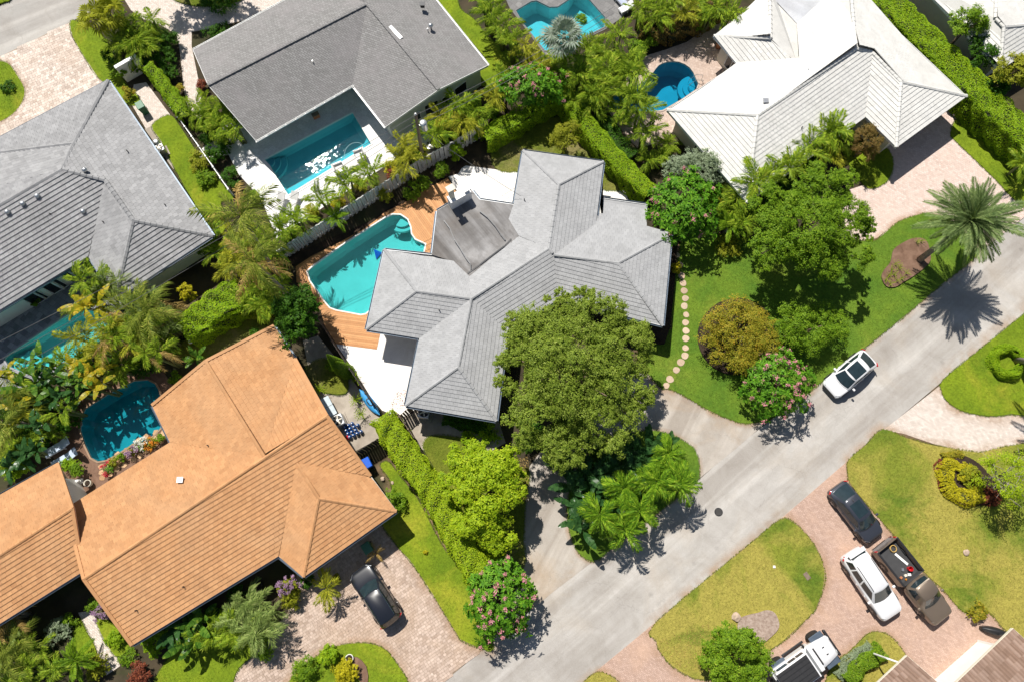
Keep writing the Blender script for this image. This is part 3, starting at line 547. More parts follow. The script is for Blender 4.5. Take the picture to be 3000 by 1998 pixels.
# beds
m_stain, _nt, _b, _n, _l = nodes('sand_stain')        # washed-out sand along the lawn edges
_b.inputs['Base Color'].default_value = (0.47, 0.30, 0.175, 1); _b.inputs['Roughness'].default_value = .95
_tr = _n.new('ShaderNodeBsdfTransparent'); _mx = _n.new('ShaderNodeMixShader')
_fa = _n.new('ShaderNodeAttribute'); _fa.attribute_name = 'fade'
_l.new(mathn(_n, _l, 'MULTIPLY', ramp(_n, _l, noise(_n, _l, pos(_n), 0.8, 7, .6, .3), [(.36, (0, 0, 0)), (.66, (.62,) * 3)]), _fa.outputs['Fac']), _mx.inputs[0]); _l.new(_tr.outputs[0], _mx.inputs[1]); _l.new(_b.outputs[0], _mx.inputs[2]); _l.new(_mx.outputs[0], _n['Material Output'].inputs[0])
for i, w_, z_ in ((0, .5, .058), (5, .5, .050), (8, .95, .052), (9, .7, .053), (10, .7, .054), (11, .5, .055), (12, .5, .056), (13, .4, .057), (14, .7, .0585), (15, .5, .0586)):
    pts_ = LAWNS[i][1]; o2 = outer(pts_, w_); n_ = len(pts_); me = mesh('edge', [(x, y, z_) for x, y in pts_] + [(x, y, z_) for x, y in o2], [[j, n_ + j, n_ + (j + 1) % n_, (j + 1) % n_] for j in range(n_)], m_stain); fa_ = me.attributes.new('fade', 'FLOAT', 'POINT'); fa_.data.foreach_set('value', [1.0] * n_ + [0.0] * n_); link('sand_edge', me, LAWNS[i][0])
def bed(pts, z, mat, label, sm=3): return struct(sheet('garden_bed', ground_pts(pts, 0, sm), z, mat, (), 0.1), label, 'bed')
bed(S('B3', (850, 480), (870, 430), (910, 380), (930, 300), (1000, 250), (1070, 225), (1140, 240), (1170, 330), (1160, 390), (1080, 460), (1000, 510), (940, 545), (880, 540)), 0.20, m_mulchred, 'brown mulch bed under the feathery date palm')
bed([(2158 + 116 * math.cos(k * .5236), 988 + 112 * math.sin(k * .5236)) for k in range(12)], 0.195, m_mulch, 'round mulch bed under the orange tinted bush')
bed(S('C3', (-90, 1230), (-80, 1150), (-10, 1120), (40, 1110), (100, 1092), (150, 1110), (178, 1170), (170, 1220), (110, 1280), (60, 1310), (-40, 1290)), 0.20, m_gravel, 'kidney shaped pebble bed in the dry lawn island')
bed([(1960, 690), (1985, 690), (1975, 840), (1962, 960), (1945, 1010), (1880, 1010), (1876, 950), (1935, 960), (1945, 900)], 0.19, m_mulch, 'dark mulch bed along the east wall of the central house', 0)
bed(S('B1', (300, 350), (560, 240), (860, 110), (1060, -20), (1300, -140), (1440, -280), (1500, -300), (1440, -200), (1370, -180), (1230, -105), (1090, -12), (960, 46), (860, 132), (700, 222), (480, 332), (330, 420)), 0.045, m_mulch, 'dark mulch strip along the foot of the pale fence', 0)
bed(S('C1', (740, 1420), (780, 1400), (840, 1460), (850, 1560), (800, 1560)), 0.21, m_mulchred, 'small brown bed in the lawn island at the bottom', 2)
bed(S('C3', (1235, 110), (1290, 70), (1370, 75), (1480, 130), (1580, 240), (1620, 330), (1580, 390), (1480, 405), (1380, 390), (1290, 330), (1240, 230)), 0.21, m_mulch, 'croton bed under the sparse tree at the right')
# grass blades
def blades(o, w, z, dry, dens):
    xs = np.array([p[0] for p in w]); ys = np.array([p[1] for p in w]); A = abs(area2(w)); n = int(A * 60 * dens)
    x = rng.uniform(xs.min(), xs.max(), n * 3); y = rng.uniform(ys.min(), ys.max(), n * 3); keep = np.zeros(len(x), bool)
    j = len(xs) - 1
    for i in range(len(xs)):
        c = ((ys[i] > y) != (ys[j] > y)) & (x < (xs[j] - xs[i]) * (y - ys[i]) / (ys[j] - ys[i] + 1e-12) + xs[i]); keep ^= c; j = i
    x = x[keep]; y = y[keep]; k = len(x)
    if k == 0: return
    a = rng.uniform(0, 6.283, k); h = rng.uniform(0.03, 0.075, k); wd = rng.uniform(0.008, 0.02, k); ln = rng.uniform(0.0, 0.06, k); a2 = rng.uniform(0, 6.283, k)
    v = np.empty((k, 3, 3)); v[:, 0] = np.stack([x - np.cos(a) * wd, y - np.sin(a) * wd, np.full(k, z)], 1); v[:, 1] = np.stack([x + np.cos(a) * wd, y + np.sin(a) * wd, np.full(k, z)], 1)
    v[:, 2] = np.stack([x + np.cos(a2) * ln, y + np.sin(a2) * ln, z + h], 1)
    v = v.reshape(-1, 3); wa = np.array(w); wb = np.roll(wa, -1, 0); sl = np.linalg.norm(wb - wa, axis=1); cu = np.concatenate([[0], np.cumsum(sl)]); m = int(cu[-1] * 55)      # ragged fringe along the edge
    t = rng.uniform(0, cu[-1], m); i = np.clip(np.searchsorted(cu, t) - 1, 0, len(sl) - 1); f = ((t - cu[i]) / np.maximum(sl[i], 1e-6))[:, None]; e = wa[i] + (wb - wa)[i] * f; tg = (wb - wa)[i] / np.maximum(sl[i], 1e-6)[:, None]
    rag = 0.045 * (1 + np.sin(t * 2.1) * np.sin(t * .7 + 1)) + rng.uniform(-.03, .07, m); ox = e[:, 0] + tg[:, 1] * rag * .4; oy = e[:, 1] - tg[:, 0] * rag * .4; aa = rng.uniform(0, 6.283, m); q = np.empty((m, 3, 3)); hw = rng.uniform(.012, .03, m)
    q[:, 0] = np.stack([ox - np.cos(aa) * hw, oy - np.sin(aa) * hw, np.full(m, z - .01)], 1); q[:, 1] = np.stack([ox + np.cos(aa) * hw, oy + np.sin(aa) * hw, np.full(m, z - .01)], 1); q[:, 2] = np.stack([ox + tg[:, 1] * rng.uniform(.02, .13, m), oy - tg[:, 0] * rng.uniform(.02, .13, m), z + rng.uniform(-.03, .05, m)], 1)
    v = np.concatenate([v, q.reshape(-1, 3)])
    me = bulk('grass', v, 3, LG['bladedry'] if dry else LG['blade'])
    link('grass_blades', me, o, None, 'stuff')
def bulk(name, v, k, mat):       # many separate k-gons at once
    v = np.ascontiguousarray(v, dtype=np.float32); nv = len(v); nf = nv // k
    me = bpy.data.meshes.new(name); me.vertices.add(nv); me.vertices.foreach_set('co', v.ravel())
    me.loops.add(nv); me.loops.foreach_set('vertex_index', np.arange(nv, dtype=np.int32))
    me.polygons.add(nf); me.polygons.foreach_set('loop_start', np.arange(0, nv, k, dtype=np.int32)); me.polygons.foreach_set('loop_total', np.full(nf, k, dtype=np.int32))
    me.materials.append(mat); me.update(calc_edges=True); return me
for (o, w, z, dry, dens) in LAWNS: blades(o, w, z, dry, dens)
# ---------------- houses ----------------
def clip_rect(poly_, a0, a1, b0, b1):
    p = clip_half(poly_, 1, 0, a1)
    if len(p) > 2: p = clip_half(p, -1, 0, -a0)
    if len(p) > 2: p = clip_half(p, 0, 1, b1)
    if len(p) > 2: p = clip_half(p, 0, -1, -b0)
    return p
def tile_roof(house, faces, mat, du, dv, npart, t0=0.05, t1=0.012, gap=0.008, deckmat=None, chaos=1.0):
    off = house.location; V = []; F = []; TI = []; cand = []
    for face in faces:
        pts = [Vector(p) for p in face]; n = Vector((0, 0, 0))
        for i in range(len(pts)):
            a, b = pts[i], pts[(i + 1) % len(pts)]; n += Vector(((a.y - b.y) * (a.z + b.z), (a.z - b.z) * (a.x + b.x), (a.x - b.x) * (a.y + b.y)))
        n.normalize()
        if n.z < 0: n = -n; pts = [pts[1], pts[0]] + pts[:1:-1]
        c = sum(pts, Vector()) / len(pts); u = pts[1] - pts[0]; u = (u - n * u.dot(n)).normalized(); v = n.cross(u)
        fl = [((p - c).dot(u), (p - c).dot(v)) for p in pts]
        m = MB().add([p - n * (p - c).dot(n) - off - n * 0.014 for p in pts], [list(range(len(pts)))]); me = m.me('roof_slope', deckmat or mat); link('roof_slope', me, house); MB().add([p - off - Vector((0, 0, .06)) for p in pts], [list(range(len(pts)))]).obj('roof_deck', deckmat or mat, house)
        aa = [q[0] for q in fl]; bb = [q[1] for q in fl]; b0 = min(bb); row = 0
        M = Matrix((u, v, n)).transposed().to_4x4(); M.translation = c - off
        while b0 < max(bb):
            a0 = min(aa) - du + (row % 2) * du * 0.5
            while a0 < max(aa):
                q = clip_rect(fl, a0 + gap / 2, a0 + du - gap / 2, b0, b0 + dv + 0.0)
                if len(q) >= 3 and abs(area2(q)) > 0.004:
                    t = min(1, max(0, 0.5 + 0.5 * chaos * random.uniform(-1, 1) * random.uniform(.4, 1)))
                    full = abs(abs(area2(q)) - (du - gap) * dv) < 1e-4; jz = random.uniform(0, 0.006)
                    if full:
                        w = M @ Vector((a0 + du / 2, b0 + dv / 2, jz)); cand.append(((w + off).xy.length, w, M.to_3x3(), t))
                    else: add_tile(V, F, TI, M, q, b0, dv, t0, t1, jz, t)
                a0 += du
            b0 += dv; row += 1
    cand.sort(key=lambda k: k[0])
    tm = None; q = [(-du / 2 + gap / 2, -dv / 2), (du / 2 - gap / 2, -dv / 2), (du / 2 - gap / 2, dv / 2), (-du / 2 + gap / 2, dv / 2)]
    for i, (d, w, M3, t) in enumerate(cand):
        if i < npart:
            if tm is None:
                vv = []; ff = []; add_tile(vv, ff, [], Matrix.Identity(4), q, -dv / 2, dv, t0, t1, 0, 0); tm = mesh('roof_tile', vv, ff, mat)
            o = link('roof_tile', tm, house); o.matrix_local = Matrix.Translation(w) @ M3.to_4x4(); o['tint'] = t
        else: add_tile(V, F, TI, Matrix.Translation(w) @ M3.to_4x4(), q, -dv / 2, dv, t0, t1, 0, t)
    me = mesh('roof_tiles', V, F, mat); at = me.attributes.new('tint', 'FLOAT', 'FACE'); at.data.foreach_set('value', TI); link('roof_tiles', me, house, None, 'stuff')
def add_tile(V, F, TI, M, q, b0, dv, t0, t1, jz, t):
    n = len(V); k = len(q)
    if area2(q) < 0: q = q[::-1]
    for a, b in q: V.append(M @ Vector((a, b, jz + t1 + (b0 + dv - b) / dv * (t0 - t1))))
    for a, b in q: V.append(M @ Vector((a, b, -0.012)))
    F.append([n + i for i in range(k)]); TI.append(t)
    for i in range(k): F.append([n + i, n + k + i, n + k + (i + 1) % k, n + (i + 1) % k]); TI.append(t)
def ridge_caps(house, edges, mat, L=0.40, w=0.15, h=0.075):
    prof = [(-w, -0.055), (-w * .8, 0.015), (0, h), (w * .8, 0.015), (w, -0.055)]
    vs = [(0, y, z + 0.022) for y, z in prof] + [(L + 0.03, y * .92, z - 0.004) for y, z in prof]
    fs = [[i, i + 5, i + 6, i + 1] for i in range(4)] + [[4, 3, 2, 1, 0], [5, 6, 7, 8, 9]]
    me = mesh('ridge_tile', vs, [f[::-1] for f in fs], mat)
    for a, b in edges:
        a, b = Vector(a), Vector(b)
        if b.z < a.z - 0.05: a, b = b, a
        d = b - a; N = max(1, int(d.length / L)); x = d.normalized(); y = Vector((0, 0, 1)).cross(x).normalized(); z = x.cross(y)
        M3 = Matrix((x, y, z)).transposed().to_4x4()
        for i in range(N):
            o = link('ridge_tile', me, house); o.matrix_local = Matrix.Translation(a + d * (i / N) + Vector((0, 0, 0.045)) - house.location) @ M3; o['tint'] = random.uniform(.25, .75)
def inset_edges(poly, ds):
    n = len(poly); L = []
    for i in range(n):
        a = Vector(poly[i][:2]); b = Vector(poly[(i + 1) % n][:2]); d = (b - a).normalized(); L.append((a + Vector((-d.y, d.x)) * ds[i], d))
    out = []
    for i in range(n):
        (p, d), (q, e) = L[i - 1], L[i]; k = d.x * e.y - d.y * e.x
        out.append(tuple(p + d * (((q - p).x * e.y - (q - p).y * e.x) / k)) if abs(k) > .15 else tuple(q))
    return out
def shell(house, outline, wallmat, inset=0.55, fascia=None, fh=0.20, gut=None, gedges=None, soff=True, porch=None):
    off = house.location; pts = [Vector(p) for p in outline]; pl = [(p.x, p.y) for p in pts]
    if area2(pl) < 0: pts = pts[::-1]; pl = pl[::-1]
    n = len(pts); m = MB(); ins = inset2(pl, inset) if not porch else inset_edges(pl, [porch[1] if (Vector(pl[i]) - porch[0].xy).length < .01 or (Vector(pl[(i + 1) % n]) - porch[0].xy).length < .01 and (Vector(pl[i]) - porch[2].xy).length < .01 else inset for i in range(n)])
    for i in range(n):
        j = (i + 1) % n; m.add([Vector((*ins[i], 0)) - off, Vector((*ins[j], 0)) - off, Vector((*ins[j], pts[j].z - 0.03)) - off, Vector((*ins[i], pts[i].z - 0.03)) - off], [[0, 1, 2, 3]])
    m.obj('wall', wallmat, house)
    f = MB()
    for i in range(n):
        j = (i + 1) % n; d = (pts[j] - pts[i]); f.bar(pts[i] - off + Vector((0, 0, -fh / 2 - 0.0)), pts[j] - off + Vector((0, 0, -fh / 2 - 0.0)), 0.03, fh)
    f.obj('fascia', fascia or m_gutterw, house)
    if soff:
        sf = MB()
        for i in range(n):
            j = (i + 1) % n; dz = Vector((0, 0, -fh)); sf.add([pts[i] + dz - off, pts[j] + dz - off, Vector((*ins[j], pts[j].z)) + dz - off, Vector((*ins[i], pts[i].z)) + dz - off], [[0, 1, 2, 3]])
        sf.obj('soffit', m_soffit, house)
    if gut:
        for i in range(n):
            j = (i + 1) % n; a, b = pts[i], pts[j]
            if abs(a.z - b.z) > 0.15 or (gedges and i not in gedges) or (b - a).length < 0.8: continue
            d = (b - a).normalized(); nrm = Vector((d.y, -d.x, 0)); g = MB(); o_ = nrm * 0.075 - off + Vector((0, 0, -0.06)); a2, b2 = a + d * .02, b - d * .02
            g.bar(a2 + o_ + Vector((0, 0, -.045)), b2 + o_ + Vector((0, 0, -.045)), 0.11, 0.02); g.bar(a2 + o_ + nrm * .055, b2 + o_ + nrm * .055, 0.016, 0.11)
            g.obj('gutter', gut, house)
    return ins, pts
def window(house, a, b, z0, z1, mull=1, frame=None, sill=True):      # a, b: wall points (outside face to the right of a->b)
    a, b = Vector(a), Vector(b); off = house.location; d = (b - a).normalized(); n = Vector((d.y, -d.x, 0)); fr = MB(); t = 0.06
    A = a - off + n * 0.03; B = b - off + n * 0.03
    for z in (z0, z1): fr.bar(A + Vector((0, 0, z)), B + Vector((0, 0, z)), 0.07, t)
    for k in range(mull + 1):
        p = A + (B - A) * (k / mull); fr.bar(p + Vector((0, 0, z0 + t / 2)), p + Vector((0, 0, z1 - t / 2)), t, 0.066, Vector((0, 1, 0)) if abs(d.y) < .9 else Vector((1, 0, 0)))
    w = fr.obj('window', frame or m_plw, house)
    for k in range(mull):
        p = A + (B - A) * (k / mull); q = A + (B - A) * ((k + 1) / mull)
        MB().add([p + Vector((0, 0, z0)), q + Vector((0, 0, z0)), q + Vector((0, 0, z1)), p + Vector((0, 0, z1))], [[0, 1, 2, 3]]).obj('pane', m_glassd, w)
    return w
def vent(house, px, py, z, kind='ball', mat=None):
    p = (ONP(px, py, *z) if hasattr(z, '__len__') else P(px, py, z)) - house.location; m = MB()
    if kind == 'ball': m.lathe([(0.07, -0.3), (0.07, 0.08), (0.17, 0.1), (0.2, 0.2), (0.16, 0.3), (0.06, 0.36)], 12, p)
    elif kind == 'box': m.box(p + Vector((0, 0, 0.05)), (0.32, 0.28, 0.3)); m.box(p + Vector((0, 0, 0.22)), (0.42, 0.38, 0.04))
    else: m.lathe([(0.04, -0.3), (0.04, 0.28)], 8, p)
    return m.obj('roof_vent', mat or m_metal, house, kind == 'ball')
# --- central grey house ---
ZE, ZR = 2.75, 3.85
def E_(x, y, z=ZE): return P(x, y, z)
h = empty('tiled_house', P(1450, 900), 'central house with light grey tiled hip roof between pool and large tree', 'house'); main = h
k1 = E_(1381, 876, ZR); k2 = E_(1608, 730, ZR); k3 = E_(1623, 748, ZR); kE = E_(1811, 772, ZR); kS = E_(1343, 1075, ZR); kW = E_(1220, 854, ZR - .05); kN = E_(1637, 542, ZR)
w1, w2, c1 = E_(1126, 732), E_(1073, 966), E_(1229, 991); s1, s2, c2 = E_(1188, 1188), E_(1454, 1233), E_(1487, 971); c3 = E_(1636, 877)
e1, e2 = E_(1942, 955), E_(1967, 687); n1, n2, n3 = E_(1532, 442, 2.85), E_(1768, 475, 2.85), E_(1744, 661, 2.85); x1, x2, x3 = E_(1757, 580, 2.45), E_(1896, 600, 2.45), E_(1893, 668, 2.62)
f1, f2, f3, f4 = E_(1329, 767), E_(1376, 812, 3.2), E_(1520, 692, 3.1), E_(1490, 642, 2.85); n4 = E_(1505, 600, 2.85)
tile_roof(h, [[w1, w2, kW], [w2, c1, k1, kW], [f1, w1, kW, k1, f2], [c1, s1, kS, k1], [s1, s2, kS], [s2, c2, k1, kS], [c2, c3, k3, k2, k1], [c3, e1, kE, k3], [e1, e2, kE],
              [x2, x1, n3, k3, kE, e2, x3], [n2, n1, kN], [n3, n2, kN, k2, k3], [n1, n4, f4, f3, k2, kN], [f2, k1, k2, f3]], m_t_main, 0.30, 0.285, 300, 0.042, 0.012, 0.006, None, 0.8)
ridge_caps(h, [(w1, kW), (w2, kW), (kW, k1), (k1, kS), (s1, kS), (s2, kS), (k1, k2), (k3, kE), (e1, kE), (e2, kE), (k2, kN), (n1, kN), (n2, kN), (k2, k3)], m_t_main, 0.42, 0.12, 0.06)
fr1, fr2, fr3, fr4 = E_(1280, 618, 2.7), E_(1383, 558, 2.7), E_(1405, 585, 2.72), E_(1265, 747, 2.7)
MB().add([q - h.location for q in (fr1, fr4, f1, f2, f3, f4, n4, fr3, fr2)], [list(range(9))]).obj('flat_roof', m_flatroof, h)
for pl_ in (((1070, 880), (1130, 960), (1180, 1080), (1240, 1170), (1300, 1270), (1345, 1330), (1352, 1395)), ((1440, 780), (1520, 840), (1600, 930), (1660, 1020), (1710, 1085)), ((1315, 1432), (1450, 1340), (1580, 1240), (1700, 1150), (1775, 1072))):
    q_ = [ONP(1000 + x / 3.564, 400 + y / 3.564, fr1, f2, fr2) + Vector((0, 0, .05)) for x, y in pl_]; sm_ = MB()
    for A, B in zip(q_[:-1], q_[1:]): sm_.bar(A - h.location, B - h.location, random.uniform(.05, .11), .012)
    sm_.obj('tar_seam', m_dark, h)
OUT = [w1, w2, c1, s1, s2, c2, c3, e1, e2, x3, x2, x1, n3, n2, n1, n4, fr3, fr2, fr1, fr4]
ins, _ = shell(h, [Vector((p.x, p.y, min(p.z, 2.86))) for p in OUT], m_wallw, 0.6, m_gutterw, 0.16, m_gutter)
def wallwin(house, ins, i, t0, t1, z0, z1, mull=1, frame=None):
    a = Vector((*ins[i], 0)); b = Vector((*ins[(i + 1) % len(ins)], 0)); return window(house, a.lerp(b, t0), a.lerp(b, t1), z0, z1, mull, frame)
for i in range(len(ins)):
    L = (Vector(ins[i]) - Vector(ins[(i + 1) % len(ins)])).length
    if L > 3: wallwin(h, ins, i, 0.2, 0.45, 0.9, 2.0, 2); wallwin(h, ins, i, 0.6, 0.82, 0.9, 2.0, 2)
for x, y, z in ((1287, 910, (w2, c1, kW)), (1536, 588, (n1, n4, kN))): vent(h, x, y, z, 'pipe', m_dark)
# chimney and barbecue flue on the flat roof
cb = E_(1348, 590, 2.7); ch = MB(); Mr = Matrix.Translation(cb - h.location) @ Matrix.Rotation(R(32), 4, 'Z')
ch.box((0, 0, 0.55), (1.75, 0.62, 1.1), Mr); ch.obj('chimney', m_plw, h)
c2o = MB(); c2o.box((-0.55, 0.1, 1.75), (0.34, 0.34, 1.3), Mr); c2o.box((-0.55, 0.1, 2.45), (0.62, 0.5, 0.1), Mr); c2o.obj('flue', m_wallc, h)
c3o = MB(); c3o.box((0.6, -0.05, 1.22), (0.4, 0.3, 0.24), Mr); c3o.obj('chimney_cap', m_plw, h)
# --- left grey house ---
h = empty('tiled_house', P(200, 620), 'left house with mottled grey flat tiles and white ball vents', 'house')
o1, o2, o3, o4 = E_(317, 237), E_(625, 692), E_(340, 878), E_(261, 752); q1, q2, q3, q4 = P(217, 422, 4.3), P(183, 498, 4.85), P(308, 529, 4.3), P(391, 647, 4.2)
l1, l2, l3, l4, l5, l6 = E_(-110, 462), P(-60, 562, 2.9), P(-250, 745, 4.85), E_(-250, 1060), E_(-300, 690), E_(-60, 562)
l6 = ONP(-60, 562, l1, q1, q2); l5 = ONP(-300, 690, q2, l3, l6); o4 = ONP(261, 752, l4, q2, q2 + (l3 - q2)) if False else o4
tile_roof(h, [[o1, o2, q4, q3, q2, q1], [o2, o3, q4], [o4, o3, q4, q3], [l4, o4, q3, q2, l3], [l1, o1, q1], [l1, l6, q2, q1], [l6, l5, l3, q2]], m_t_left, 0.33, 0.325, 300, 0.072, 0.014, 0.010, None, 1.0)
ridge_caps(h, [(o1, q1), (q1, q2), (q2, q3), (q3, q4), (q4, o2), (q4, o3), (q2, l3), (q1, l1)], m_t_left, 0.38, 0.17, 0.09)
ins, _ = shell(h, [o1, l1, l6, l5, l4, o4, o3, o2], m_wallw, 0.7, m_gutterw, 0.18, m_gutter)
SEp = (l4, o4, q2); Ep = (o1, o2, q3)
for A, B, z in ((565, 1125, Ep), (255, 1295, SEp), (160, 1345, SEp), (60, 1400, SEp), (555, 1395, SEp)): vent(h, A / 2.24, B / 2.24, z, 'ball')
for A, B, z in ((840, 998, Ep), (1088, 1350, Ep), (338, 1412, SEp), (684, 1463, (o4, o3, q4))): vent(h, A / 2.24, B / 2.24, z, 'pipe', m_dark)
n_ = len(ins)
for i in range(n_):
    a, b = Vector(ins[i]), Vector(ins[(i + 1) % n_])
    if abs(a.y - b.y) > 3 and (b - a).length > 12 and (a.x + b.x) / 2 < -25: 
        for t in (0.50, 0.62, 0.74, 0.86): wallwin(h, ins, i, t, t + 0.09, 0.1, 2.2, 1)
# columns of the rear gallery
for A, B in ((460, 442), (350, 512), (230, 580)):
    p = P(A / 2.24, 600 + B / 2.24, 1.3); MB().box(Vector((p.x, p.y, 1.28)) - h.location, (0.22, 0.22, 2.56), None).obj('column', m_plw, h)
# --- grey shingle house ---
h = empty('shingle_house', P(1000, 200), 'house with large plain grey shingle roof above the turquoise pool', 'house')
g1, g2, g3, g4 = P(749, 413, 2.75), P(1033, 250, 2.75), P(1075, 12, 4.25), P(609, 250, 4.25); g5 = P(565, 147, 2.75); g6, g7, g8 = P(1129, 373, 2.75), P(1285, 263, 4.25), P(1430, 192, 2.75)
g9, g10, g11, g12 = P(930, -50, 2.75), P(985, -95, 4.25), P(1140, -170, 2.75), P(830, -90, 2.75)
for f in ([g1, g2, g3, g4], [g4, g3, g9, g5], [g2, g6, g7, g3], [g7, g8, g11, g10, g3], [g3, g10, g12, g9]):
    n = len(f); m = MB().add([q - h.location for q in f] + [q - h.location - Vector((0, 0, .1)) for q in f], [list(range(n)), list(range(2 * n - 1, n - 1, -1))] + [[i, n + i, n + (i + 1) % n, (i + 1) % n] for i in range(n)])
    me = m.me('roof_slope', m_shing); link('roof_slope', me, h)
ridge_caps(h, [(g4, g3), (g3, g7)], m_shing, 0.5, 0.16, 0.03)
ins, _ = shell(h, [g5, g4, g1, g2, g6, g7, g8, g11, g10, g12, g9], m_wallg, 0.5, m_gutterw, 0.2, m_gutterw, porch=(g1, 3.0, g2))
fb = MB()
for t in range(11):     # gutter brackets along the pool-side eave
    p = g1.lerp(g2, t / 10); fb.box(p - h.location + Vector((0.06, -0.12, -0.02)), (0.07, 0.07, 0.07))
fb.obj('gutter_bracket', m_gutterw, h)
nI = len(ins); wi = [i for i in range(nI) if Vector(ins[i]).x > -12 and abs(Vector(ins[i]).x - Vector(ins[(i + 1) % nI]).x) > 2]
gw = [Vector((*ins[i], 0)) for i in range(nI)]
sA = min(gw, key=lambda v: (v - Vector((g6.x, g6.y, 0))).length); sP = min(gw, key=lambda v: (v - Vector((g7.x, g7.y, 0))).length); sB = min(gw, key=lambda v: (v - Vector((g8.x, g8.y, 0))).length)
window(h, sP.lerp(sB, .08), sP.lerp(sB, .36), 1.0, 2.1, 1); window(h, sP.lerp(sB, .38), sP.lerp(sB, .66), 1.0, 2.1, 1); window(h, sA.lerp(sP, .50), sA.lerp(sP, .62), 1.0, 2.0, 1); window(h, sA.lerp(sP, .74), sA.lerp(sP, .98), 0.1, 2.2, 1, m_dark)
vent(h, 700 + 1260 / 2.24, 180 / 2.24, 3.6, 'ball'); vent(h, 700 + 1205 / 2.24, 40 / 2.24, 3.6, 'box', m_dark); vent(h, 700 + 488 / 2.24, 415 / 2.24, 3.6, 'pipe'); vent(h, 700 + 1240 / 2.24, 205 / 2.24, 3.5, 'pipe')
a = P(700 + 985 / 2.24, 185 / 2.24, 4.0); b = P(700 + 1060 / 2.24, 265 / 2.24, 4.0); MB().bar(a + Vector((0.1, 0, .2)) - h.location, b + Vector((0.1, 0, .2)) - h.location, 0.3, 0.02).obj('roof_patch', m_plw, h)
# --- orange house ---
h = empty('tiled_house', P(600, 1500), 'house with orange tan flat tiled gable roof at the lower left', 'house'); ZO = 4.35
r1, r2 = P(247, 1695, ZO), P(959, 1218, ZO); a1, a2, a3, a4 = E_(388, 1889), E_(816, 1628), P(870, 1356, 3.95), E_(1086, 1394); b1, b2, b3 = E_(195, 1488), E_(500, 1295), P(775, 1338, ZO); b4, b5, b6, b7, b8 = E_(446, 1187), P(603, 1058, 3.95), E_(803, 955), E_(865, 1050), P(775, 1330, 4.2)
p1, p2, p3, p4 = E_(890, 1689), E_(1162, 1497), P(934, 1459, 3.95), E_(816, 1628)
r1 = ONP(247, 1695, r2, a1, a2); a3 = ONP(870, 1356, r2, a1, a2); a4 = ONP(1086, 1394, r2, a1, a2); b1 = ONP(195, 1488, r1, r2, b2); b3 = ONP(775, 1338, r1, r2, b2); b8 = ONP(775, 1330, b5, b6, b7); p3 = ONP(934, 1459, a3, a3 + Vector((1, 0, 0)), a3 + Vector((0, 1, 0)))
tile_roof(h, [[a1, a2, a3, a4, r2, r1], [b1, b2, b3, r1], [b4, b2, b3, b5][::-1] if False else [b2, b4, b5, b3], [b6, b7, b8, b5], [b7, b7 + (b7 - b6) * 0.01, r2, b8], [p1, p2, p3], [a2, p1, p3, a3], [p2, a4, a3, p3]], m_t_oran, 0.34, 0.295, 300, 0.055, 0.012, 0.006, None, 0.9)
ridge_caps(h, [(r1, r2), (p3, p1), (p3, p2), (a3, p3), (b5, b3)], m_t_oran, 0.4, 0.13, 0.06)
for A, B in ((a1, r1), (r1, b1), (r2, a4), (r2, b7), (b4, b5), (b5, b6)): MB().bar(A - h.location + Vector((0, 0, .05)), B - h.location + Vector((0, 0, .05)), 0.22, 0.09).obj('rake_trim', m_t_oran, h)['tint'] = .4
ins, _ = shell(h, [r1, a1, a2, p1, p2, a4, r2, b7, b6, b5, b4, b2, b1], m_wallc, 0.5, m_gutterw, 0.18, m_gutter)
vent(h, 1190 / 2.24, 1298 + 240 / 2.24, (b1, b2, r1), 'box', m_plw)
for A, B, z in ((1370, 15, (b1, b2, r1)), (900, 1095, (a1, a2, r1)), (1210, 940, (a1, a2, r1))): vent(h, A / 2.24, 1298 + B / 2.24, z, 'pipe', m_dark)
for i in range(len(ins)):
    L = (Vector(ins[i]) - Vector(ins[(i + 1) % len(ins)])).length
    if L > 6: wallwin(h, ins, i, 0.15, 0.3, 0.9, 2.0, 2); wallwin(h, ins, i, 0.55, 0.7, 0.9, 2.0, 2)
# garage of the orange house
h = empty('garage', P(80, 1600), 'separate orange tiled gable garage at the left edge', 'garage')
u1, u2, u3, u4, u5, u6 = P(170, 1356, 2.9), P(214, 1488, 4.0), P(255, 1640, 2.9), P(-150, 1920, 2.9), P(-200, 1755, 4.0), P(-200, 1560, 2.9)
u3 = u2 + (P(248, 1546, 3.4) - u2).normalized() * 0 + (P(245, 1672, 2.9) - u2)
tile_roof(h, [[u4, u3, u2, u5], [u1, u6, u5, u2]], m_t_oran, 0.34, 0.295, 150, 0.055, 0.012, 0.006, None, 0.9)
ridge_caps(h, [(u2, u5)], m_t_oran, 0.4, 0.13, 0.06)
for A, B in ((u1, u2), (u2, u3)): MB().bar(A - h.location + Vector((0, 0, .05)), B - h.location + Vector((0, 0, .05)), 0.22, 0.09).obj('rake_trim', m_t_oran, h)['tint'] = .4
shell(h, [u1, u6, u5, u4, u3, u2], m_wallw, 0.7, m_gutterw, 0.18, m_gutter)
